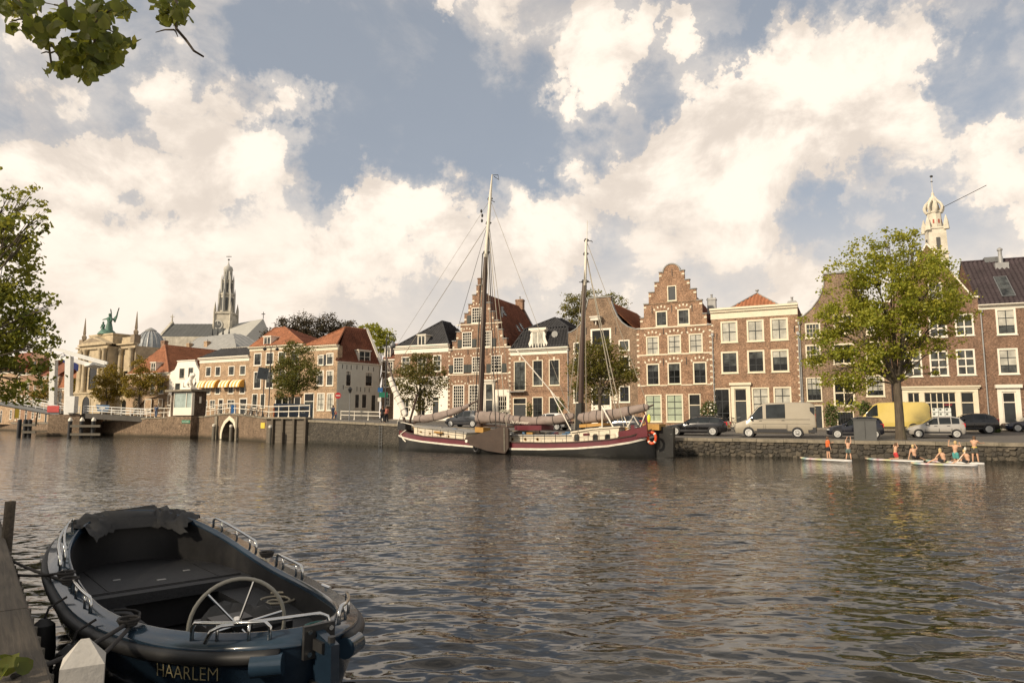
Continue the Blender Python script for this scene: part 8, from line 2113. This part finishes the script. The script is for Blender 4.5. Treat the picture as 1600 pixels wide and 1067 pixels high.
def board(label,xl,yl,xr,yr):
 a,b=at_z(xl,yl,.07),at_z(xr,yr,.07); c=(a+b)/2; d=b-a; L_=d.length; e=empty('paddle_board',(c.x,c.y,-.03),math.atan2(d.y,d.x),label,'paddle board','inflatable paddle boards'); rows=[]
 for i in range(17):
  t=-1+2*i/16; w=.38*(1-abs(t)**3.2)**.55+.01; rk=.16*max(0,-t-.55)**1.6
  rows.append([Vector((t*L_/2,w*math.cos(q),.075+.075*math.sin(q)+rk))if abs(math.sin(q))<.98 else Vector((t*L_/2,0,.075+.075*math.sin(q)+rk))for q in np.linspace(0,6.283,12,endpoint=False)])
 mb=MB(); mb.grid(rows,close=True); mb.poly(rows[0]); mb.poly(rows[-1]); mb.build('board',M['board'],e,smooth='all'); mb=MB(); mb.box(-.2,L_/2-.4,-.24,.24,.148,.158); mb.build('deck_pad',M['boardpad'],e); BRD.append(e); return e
board('leftmost paddle board below the navy hatchback, with two standing children',1250,715.5,1331,719.5); board('second paddle board from left, with a child in red shorts',1352,716.5,1443,720.5); board('rear board of the overlapping pair at right',1442,719,1538,724); board('front board of the overlapping pair at right',1423,723.5,1528,726.5)
def on_board(px,i,z=.12):
 e=BRD[i]; d=Vector((math.cos(e.rotation_euler.z),math.sin(e.rotation_euler.z),0)); o_=Vector(e.location); k=kx(px); t=(k*o_.y-o_.x)/(d.x-k*d.y); p=o_+d*t; return(p.x,p.y,z)
def rzv(px):return-math.atan(kx(px))
person('person','child in orange top and black shorts standing on the leftmost board',on_board(1285,0),rzv(1285)-1.1,dict(haL=(-.12,.34,1.0),elL=(-.18,.18,.95),anL=(-.07,-.03,.05),knR=(.08,.03,.38),anR=(.07,.05,.05)),1.38,'brownhair',(('orange_top','top','orangeshirt'),('shorts','shorts','blackcloth')))
person('person','child with raised arms in grey green shorts on the leftmost board',on_board(1316,0),rzv(1316)-.2,dict(shL=(-.15,.06,1.12),shR=(.15,.06,1.12),elL=(-.18,.16,1.30),elR=(.18,.16,1.30),haL=(-.10,.26,1.52),haR=(.14,.26,1.52),head=(.0,.07,1.27),chest=(0,.03,1.0),knL=(-.12,.08,.38),anL=(-.16,-.02,.05),knR=(.12,.08,.38),anR=(.16,-.02,.05)),1.2,'brownhair',(('shorts','shorts','greyteal'),))
KN=dict(pel=(0,0,.40),chest=(0,.03,.68),neck=(0,.05,.84),head=(0,.07,.97),shL=(-.15,.05,.79),shR=(.15,.05,.79),hiL=(-.075,0,.38),hiR=(.075,0,.38),knL=(-.09,.12,.05),knR=(.09,.12,.05),anL=(-.10,-.30,.04),anR=(.08,-.30,.04))
person('person','kneeling child in red shorts on the second board',on_board(1388,1),rzv(1388)-1.0,dict(KN,elL=(-.26,.06,.86),haL=(-.14,.10,1.0),elR=(.26,.06,.86),haR=(.14,.10,1.0)),1.3,'brownhair',(('shorts','shorts','redcloth'),))
person('person','blond child in dark shorts leaning on one arm on the second board',on_board(1416,1),rzv(1416)+.3,dict(KN,pel=(.05,0,.22),chest=(.02,0,.52),neck=(0,.02,.68),head=(-.02,.03,.81),shL=(-.14,.02,.63),shR=(.15,.02,.63),hiL=(-.03,0,.2),hiR=(.12,0,.2),knL=(.2,.30,.12),knR=(.38,.2,.14),anL=(.42,.4,.06),anR=(.6,.25,.06),elL=(-.22,-.02,.38),haL=(-.30,-.06,.12),elR=(.24,.08,.72),haR=(.16,.12,.88)),1.4,'blond',(('shorts','shorts','blackcloth'),))
SIT=dict(pel=(0,0,.14),chest=(-.05,.02,.44),neck=(-.10,.04,.58),head=(-.16,.06,.70),shL=(-.20,-.04,.53),shR=(.02,.12,.53),hiL=(-.05,-.06,.12),hiR=(.02,.09,.12),knL=(-.40,-.06,.22),knR=(-.38,.14,.22),anL=(-.72,-.06,.05),anR=(-.70,.14,.05),elL=(-.34,-.08,.36),haL=(-.44,-.06,.20),elR=(-.20,.14,.34),haR=(-.36,.12,.24))
person('person','blond child sitting on the front board, leaning forward',on_board(1462,3),rzv(1462),SIT,1.42,'blond',(('shorts','shorts','blackcloth'),),long_hair=True)
person('person','kneeling child in teal shorts with raised elbows on the rear board',on_board(1480,2),rzv(1480)-.35,dict(KN,pel=(0,0,.46),chest=(0,.02,.76),neck=(0,.03,.92),head=(.02,.05,1.05),shL=(-.15,.03,.87),shR=(.15,.03,.87),hiL=(-.075,0,.44),hiR=(.075,0,.44),elL=(-.36,.04,.86),haL=(-.33,.10,1.10),elR=(.30,.06,.84),haR=(.22,.12,1.0)),1.42,'blond',(('shorts','shorts','tealcloth'),))
g_=person('person','blond child sitting on the front board with a paddle',on_board(1499,3),rzv(1499),SIT,1.36,'blond',(('shorts','shorts','blackcloth'),))
c=Vector(on_board(1492,3)); mb=MB(); mb.tube([c+Vector((-.35,0,.12)),c+Vector((.05,-.05,.6)),c+Vector((.1,-.05,.75))],.018,6); o=mb.build('paddle',M['white']); tag(o,'white paddle held by the child sitting on the front board','paddle'); mb=MB(); mb.ball(c+Vector((.1,-.05,.82)),.07,.02,.1); mb.build('blade',M['white'],o)
person('person','bare backed child in dark shorts with yellow waistband on the rear board',on_board(1510,2),rzv(1510)-.3,dict(elR=(.22,.14,1.0),haR=(.3,.34,1.0),elL=(-.17,.14,.95),haL=(-.08,.28,.92),head=(0,.06,1.27),knL=(-.10,0,.38),anL=(-.12,0,.05),knR=(.11,0,.38),anR=(.14,0,.05)),1.5,'brownhair',(('shorts','shorts','darkshorts'),('waistband','belt','yellowcloth')))
for(px,Y,rz,lab,cl,hr_)in((600,73,.5,'person in dark clothes walking on the quay left of the bow',(('coat','top','blackcloth'),('trousers','trousers','blackcloth')),'brownhair'),(606,73.6,.6,'person with salmon top walking on the quay left of the bow',(('top','top','salmon'),('trousers','trousers','blackcloth')),'brownhair'),(523.5,86,-.4,'person in blue jeans and jacket before the tan corner house',(('jacket','top','denim'),('trousers','trousers','denim')),'brownhair'),(250.5,97,.2,'person in blue clothes behind the railing left of the keeper hut',(('jacket','top','denim'),('trousers','trousers','denim')),'brownhair')):
 x=kx(px)*Y; person('person',lab,(x,Y,ground_z(x,Y)+.0),rz,dict(knL=(-.08,.1,.40),anL=(-.09,.02,.05),anR=(.09,-.18,.06),haL=(-.22,-.06,.68),haR=(.22,.12,.68)),1.74,hr_,cl)
x=kx(528)*86; person('person','small child in pink beside the person in blue jeans',(x,86,ground_z(x,86)),0,{},1.1,'blond',(('top','top','salmon'),('trousers','trousers','denim')))
BL_,BB=6.058,2.371
bt_=empty('sloop',(-1.552,5.669,0),.735,'dark blue open sloop with black rubbing strake moored in the foreground','boat')
BM=Matrix.Translation((-1.552,5.669,0))@Matrix.Rotation(.735,4,'Z'); BI=BM.inverted()
M['sloopblue']=vary('sloop_dark_blue',(.010,.020,.034),.2,1.5,.25,coat=.4); M['gunblue']=vary('gunwale_blue_grey',(.018,.036,.058),.2,2,.22,coat=.5); M['rubber']=vary('black_rubber',(.022,.022,.022),.25,4,.55); M['interior']=vary('black_interior',(.014,.014,.015),.3,3,.5,dirt=((.05,.047,.04),.35))
M['nonslip']=vary('dark_nonslip_deck',(.022,.023,.025),.5,60,.6,bump=.6,dirt=((.06,.056,.05),.3)); M['steel']=vary('polished_steel',(.62,.62,.60),.08,6,.16,metal=1.0); M['canvas']=vary('dark_canvas',(.030,.030,.030),.25,4,.75,bump=.4); M['wheelcream']=vary('cream_wheel_rim',(.26,.25,.21),.08,5,.4); M['gold']=vary('gold_letters',(.36,.31,.17),.1,5,.4); M['bucket']=vary('teal_bucket',(.02,.12,.11),.1,4,.5)
def bz(t):return.673+((.819-.673)*((.4-t)/.4)**2 if t<.4 else(1.205-.673)*((t-.4)/.6)**2)
def bout(t,side,d=0.0,z=None,dz=0.0):
 k=1.906 if t<.5 else 3.8; hw=BB/2*max(0.0,1-abs(2*t-1)**k)**.5
 f=1-d/(BB/2)*.98; g=1-2*d/BL_
 return Vector((side*hw*f,BL_/2+(t-.5)*BL_*g,(bz(t)if z is None else z)+dz))
TT=[.5-.5*math.cos(math.pi*i/40)for i in range(41)]
def loop(d,z=None,dz=0.0):return[bout(t,-1,d,z,dz)for t in TT]+[bout(t,1,d,z,dz)for t in reversed(TT[1:-1])]
def strip(name,ls,mat,smooth='all',par=None):mb=MB(); mb.grid(list(map(list,zip(*ls)))+[[l[0]for l in ls]]); return mb.build(name,M[mat],par or bt_,smooth=smooth)
hull=strip('hull',[loop(.0,None,-.02),loop(.03,None,-.30),loop(.14,.22),loop(.30,0.0),loop(.6,-.25)],'sloopblue')
mb=MB(); pts=[bout(t,-1,-.02,None,-.075)for t in TT if t>.012]+[bout(t,1,-.02,None,-.075)for t in reversed(TT[1:-1])if t>.012]; mb.tube(pts,.055,10); mb.build('rubbing_strake',M['rubber'],bt_,smooth='all')
strip('gunwale',[loop(-.01,None,-.03),loop(-.01,None,.012),loop(.17,None,.03),loop(.19,None,.055),loop(.21,None,.055),loop(.22,None,-.02)],'gunblue')
strip('inner_skin',[loop(.215,None,.0),loop(.25,None,-.28),loop(.27,.30)],'interior')
strip('side_bench',[loop(.25,.44),loop(.68,.44),loop(.68,.40),loop(.70,.06)],'nonslip',True)
mb=MB(); mb.poly([bout(t,-1,.3,.06)for t in TT[2:-2]]+[bout(t,1,.3,.06)for t in reversed(TT[2:-2])]); mb.build('floor',M['interior'],bt_)
fwd=[t for t in TT if t>.60]
mb=MB(); a=[bout(t,-1,.25,.56)for t in fwd]+[bout(t,1,.25,.56)for t in reversed(fwd)]; mb.prism(a,(0,0,-.12)); mb.build('fore_platform',M['nonslip'],bt_)
for(y,x0,x1)in((4.55,-.45,-.37),(4.55,.37,.45),(4.2,-.04,.06)):mb=MB(); mb.box(x0,x1,y,y+.05,.562,.568); mb.build('hatch_hinge',M['zinc'],bt_)
mb=MB(); mb.box(-.86,.86,3.86,3.90,.08,.565); mb.box(-.86,.86,3.87,3.885,.57,.58); mb.build('platform_edge',M['interior'],bt_)
for x in(-.62,.62):mb=MB(); mb.box(x-.008,x+.008,4.0,5.4,.562,.566); mb.build('platform_seam',M['interior'],bt_)
mb=MB(); mb.box(-.30,.42,1.35,2.0,.06,.60); mb.build('engine_box',M['interior'],bt_)
def crumple(rows,amp,seed):
 r=np.random.default_rng(seed); return[[p+Vector((r.normal(),r.normal(),r.normal()))*amp for p in q]for q in rows]
rows=crumple([[Vector((-.33+.78*i/9,1.3+.75*j/7,.64+.10*math.sin(i*1.1+j*.8)+(-.25 if j in(0,7)or i in(0,9)else 0)))for i in range(10)]for j in range(8)],.018,3); mb=MB(); mb.grid(rows); mb.build('engine_cover',M['canvas'],bt_,smooth='all',fix=False)
rows=[]
for i in range(23):
 u=-1+2*i/22; t=1-.075*abs(u)**1.4-.012; sd=-1 if u<0 else 1; o_=bout(t,sd,-.06,None,.02); m_=bout(t,sd,.10,None,.07+.03*math.sin(i*1.9)); n_=bout(t,sd,.30,None,.05+.04*math.cos(i*1.3)); q_=bout(t,sd,.42,None,-.03-.02*math.sin(i*.9)**2); rows.append([o_,o_.lerp(m_,.5)+Vector((0,0,.04)),m_,m_.lerp(n_,.5)+Vector((0,0,.03*math.sin(i*2.7))),n_,n_.lerp(q_,.6),q_,q_+Vector((0,-.05,-.05-.05*(1-u*u)))])
mb=MB(); mb.grid(crumple(rows,.016,5)); mb.build('bow_canvas',M['canvas'],bt_,smooth='all',fix=False)
wc=BI@at_y(371,976,6.2); wr_=.39
mb=MB(); mb.box(wc.x-.16,wc.x+.16,wc.y+.06,wc.y+.30,.06,wc.z+.03); mb.build('steering_pedestal',M['interior'],bt_)
RW=Matrix.Translation(wc)@Matrix.Rotation(-.30,4,'Z')
mb=MB(); mb.tube([RW@Vector((wr_*math.cos(q),0,wr_*math.sin(q)))for q in np.linspace(0,6.2832,41)],.017,8,cap=False); wl=mb.build('steering_wheel',M['wheelcream'],bt_,smooth='all')
mb=MB(); mb.lathe([(.05,-.03),(.05,.10)],n=10,axis='y',M=RW)
for j in range(6):q=math.pi*j/3+.2; mb.tube([RW@Vector((0,0,0)),RW@Vector((wr_*math.cos(q),0,wr_*math.sin(q)))],.011,6)
mb.build('spokes',M['steel'],wl,smooth=True)
def rail(ts,side,d=.09,hgt=.14,r=.017):
 P=[bout(t,side,d,None,.02)for t in ts]; mb=MB(); up=Vector((0,0,hgt)); e0=P[0].lerp(P[1],.25); e1=P[-1].lerp(P[-2],.25); mb.tube([P[0],P[0]+up*.7,e0+up]+[p+up for p in P[1:-1]]+[e1+up,P[-1]+up*.7,P[-1]],r,8)
 for p in P[1:-1:2]:mb.tube([p,p+up],r*.8,6)
 mb.build('grab_rail',M['steel'],bt_,smooth='all')
L3=lambda a,b,n=5:[a+(b-a)*i/(n-1)for i in range(n)]
rail(L3(.02,.12,6),-1); rail(L3(.02,.13,6),1); rail(L3(.42,.55),1); rail(L3(.66,.86,7),1); rail(L3(.70,.93,8),-1); rail(L3(.42,.56),-1); rail(L3(.72,.90,6),-1,.14,.22,.012)
for(t,s_)in((.27,-1),(.60,-1),(.66,-1),(.60,1),(.28,1)):p=bout(t,s_,.10,None,.03); mb=MB(); mb.tube([p+Vector((0,-.09,.05)),p+Vector((0,.09,.05))],.016,6); mb.tube([p,p+Vector((0,0,.05))],.02,6); mb.build('cleat',M['steel'],bt_,smooth=True)
for(t,s_)in((.27,-1),(.60,-1),(.64,-1),(.60,1)):
 p=bout(t,s_,.10,None,.07); mb=MB()
 for j in range(3):mb.tube([p+Vector((.06*math.cos(q)*(1+.2*j),.09*math.sin(q),.02*j))for q in np.linspace(0,6.283,11)],.014,5)
 mb.build('rope_turns',M['darkrope'],bt_,smooth='all')
mb=MB(); mb.tube([BI@at_z(x,y,z)for x,y,z in((320,1004,.80),(330,986,.90),(345,978,.93),(500,958,.93),(512,962,.90),(518,982,.80))],.017,8); mb.build('grab_rail',M['steel'],bt_,smooth='all')
for(x,y,z,m_)in((-.75,3.0,.46,'darkrope'),(.1,3.2,.09,'darkrope'),(-.2,2.7,.09,'salmon'),(.8,2.6,.46,'rope')):mb=MB(); mb.tube([(x+(.07+.012*q)*math.cos(q),y+(.09+.012*q)*math.sin(q),z+.004*q)for q in np.linspace(0,14,30)],.014,5); mb.build('rope_coil',M[m_],bt_,smooth='all')
zs=bz(0)
mb=MB(); mb.prism([(-.035,-.02,zs+.08),(-.035,-.30,zs+.02),(-.035,-.34,-.1),(-.035,-.02,-.2)],(.07,0,0)); rd=mb.build('rudder',M['sloopblue'],bt_)
for z in(zs-.02,zs-.34):mb=MB(); mb.box(-.06,.06,-.20,.0,z-.04,z+.04); mb.lathe([(.03,z-.09),(.03,z+.09)],c=(0,-.24,0),n=8); mb.build('hinge',M['black'],rd)
mb=MB(); mb.box(-.13,.13,-.045,-.01,zs-.13,zs+.12); pl_=mb.build('stern_plate',M['black'],bt_)
for x in(-.09,.09):
 for z in(zs-.09,zs+.08):mb=MB(); mb.lathe([(.02,-.065),(.012,-.04)],c=(x,0,z),n=8,axis='y'); mb.build('bolt',M['steel'],pl_)
for s_ in(-1,1):a,b=bout(.012,s_,-.05,None,-.13),bout(.036,s_,-.05,None,-.13); mb=MB(); mb.tube([a,b],.085,12); mb.build('blue_roller',M['gunblue'],bt_,smooth=True)
p=Vector((.42,.75,.44)); mb=MB(); mb.lathe([(.11,0),(.15,.24),(.16,.24),(.14,.235),(.10,.02)],c=p,n=14); mb.build('bucket',M['bucket'],bt_,smooth=True)
def arc_pts(side):
 T=[i/400*.6 for i in range(401)]; P=[bout(t,side,.012,None,0)for t in T]; L=[0]
 for i in range(400):L.append(L[-1]+(P[i+1].xy-P[i].xy).length)
 return T,P,L
for side,s0 in((-1,1.45),(1,.5)):
 T,P,L=arc_pts(side); me=text_mesh('HAARLEM',.155,.003,0,-.003); 
 for v in me.vertices:
  s_=s0-v.co.x if side<0 else s0+v.co.x; i=int(np.searchsorted(L,s_)); i=min(max(i,1),400); t=T[i-1]+(T[i]-T[i-1])*(s_-L[i-1])/max(1e-9,L[i]-L[i-1])
  dz=-.252+v.co.y; q=bout(t,side,.03*-dz/.28-.014-v.co.z,None,0); q.z=bz(t)+dz; v.co=q
 me.materials.clear(); me.materials.append(M['gold']); link('name_lettering',me,bt_)
for(t,i)in((.36,0),(.52,1)):
 p=BM@bout(t,-1,-.18,None,0); e=empty('fender',(p.x,p.y,0),0,('black fender hanging at the sloop\'s left quarter','black fender hanging amidships on the sloop\'s left side')[i],'fender'); mb=MB(); z1=p.z-.12; mb.lathe([(.02,z1-.62),(.10,z1-.55),(.12,z1-.3),(.10,z1-.06),(.03,z1)],n=12); mb.build('body',M['rubber'],e,smooth=True); mb=MB(); mb.tube([(0,0,z1-.02),(.03,.02,z1+.1),(.14,.12,p.z+.06)],.012,5); mb.build('lanyard',M['darkrope'],e)
def line(label,a,b,sag,r=.016):
 a,b=Vector(a),Vector(b); mb=MB(); mb.tube([a.lerp(b,i/14)-Vector((0,0,sag*4*(i/14)*(1-i/14)))for i in range(15)],r,6); o=mb.build('mooring_line',M['darkrope'],smooth='all'); tag(o,label,'rope','mooring lines')
q=BM@bout(.60,-1,.10,None,.08); line('black mooring line from the sloop\'s bow cleat to the near quay',q,at_z(-30,846,zq+.06),.06); line('lower black mooring line from the sloop to the near quay',BM@bout(.66,-1,.10,None,.08),at_z(-40,880,zq+.05),.08)
q=BM@bout(.27,-1,.10,None,.08); line('upper black stern line crossing the timber edge',q,at_z(20,1056,zq+.02),.04,.018); line('lower black stern line crossing the timber edge',q+Vector((.03,-.03,-.03)),at_z(30,1120,zq+.02),.05,.018)
yb=4.0; tb=at_y(133,997,yb); e=empty('bollard',(tb.x,tb.y,zq-.1),.50,'white painted bollard with pointed top and round side arm','bollard'); M['bollardwhite']=vary('chipped_white_paint',(.40,.385,.35),.15,6,.7,bump=.3,dirt=((.16,.14,.11),.6)); w=.105; zt=tb.z-zq+.1
mb=MB(); mb.prism([(-w,-w,0),(w,-w,0),(w,w,0),(-w,w,0)],(0,0,zt-.12)); mb.add([(-w,-w,zt-.12),(w,-w,zt-.12),(w,w,zt-.12),(-w,w,zt-.12),(-.02,0,zt),(.02,0,zt)],[(0,1,5,4),(1,2,5),(2,3,4,5),(3,0,4)]); mb.build('post',M['bollardwhite'],e); mb=MB(); mb.lathe([(.062,-.30),(.068,-.28),(.062,.25)],c=(.0,0,zt-.31),n=14,axis='y'); mb.build('cross_arm',M['bollardwhite'],e,smooth=True)
p=at_z(12,1052,zq+.06); e=empty('vine_sprig',p,0,'yellow green leaves on the timber edge at the lower left corner','plant'); mb=MB(); mb.tube([(-.4,-.1,-.02),(-.1,0,.03),(.06,.02,.02)],.006,5); mb.build('stem',M['bark'],e)
for i,(x,y,z,s_)in enumerate(((0,.0,.05,.13),(.07,.03,.04,.12),(-.06,.04,.08,.12),(-.1,-.05,.04,.14),(.02,-.06,.03,.11),(-.16,.02,.06,.13))):o=link('leaf',LM[i%6],e); o.location=(x,y,z); o.scale=(s_,s_,s_); o.rotation_euler=(.9+.3*math.sin(i*2),.4*math.cos(i*3),i*1.3)
bpy.context.view_layer.update()
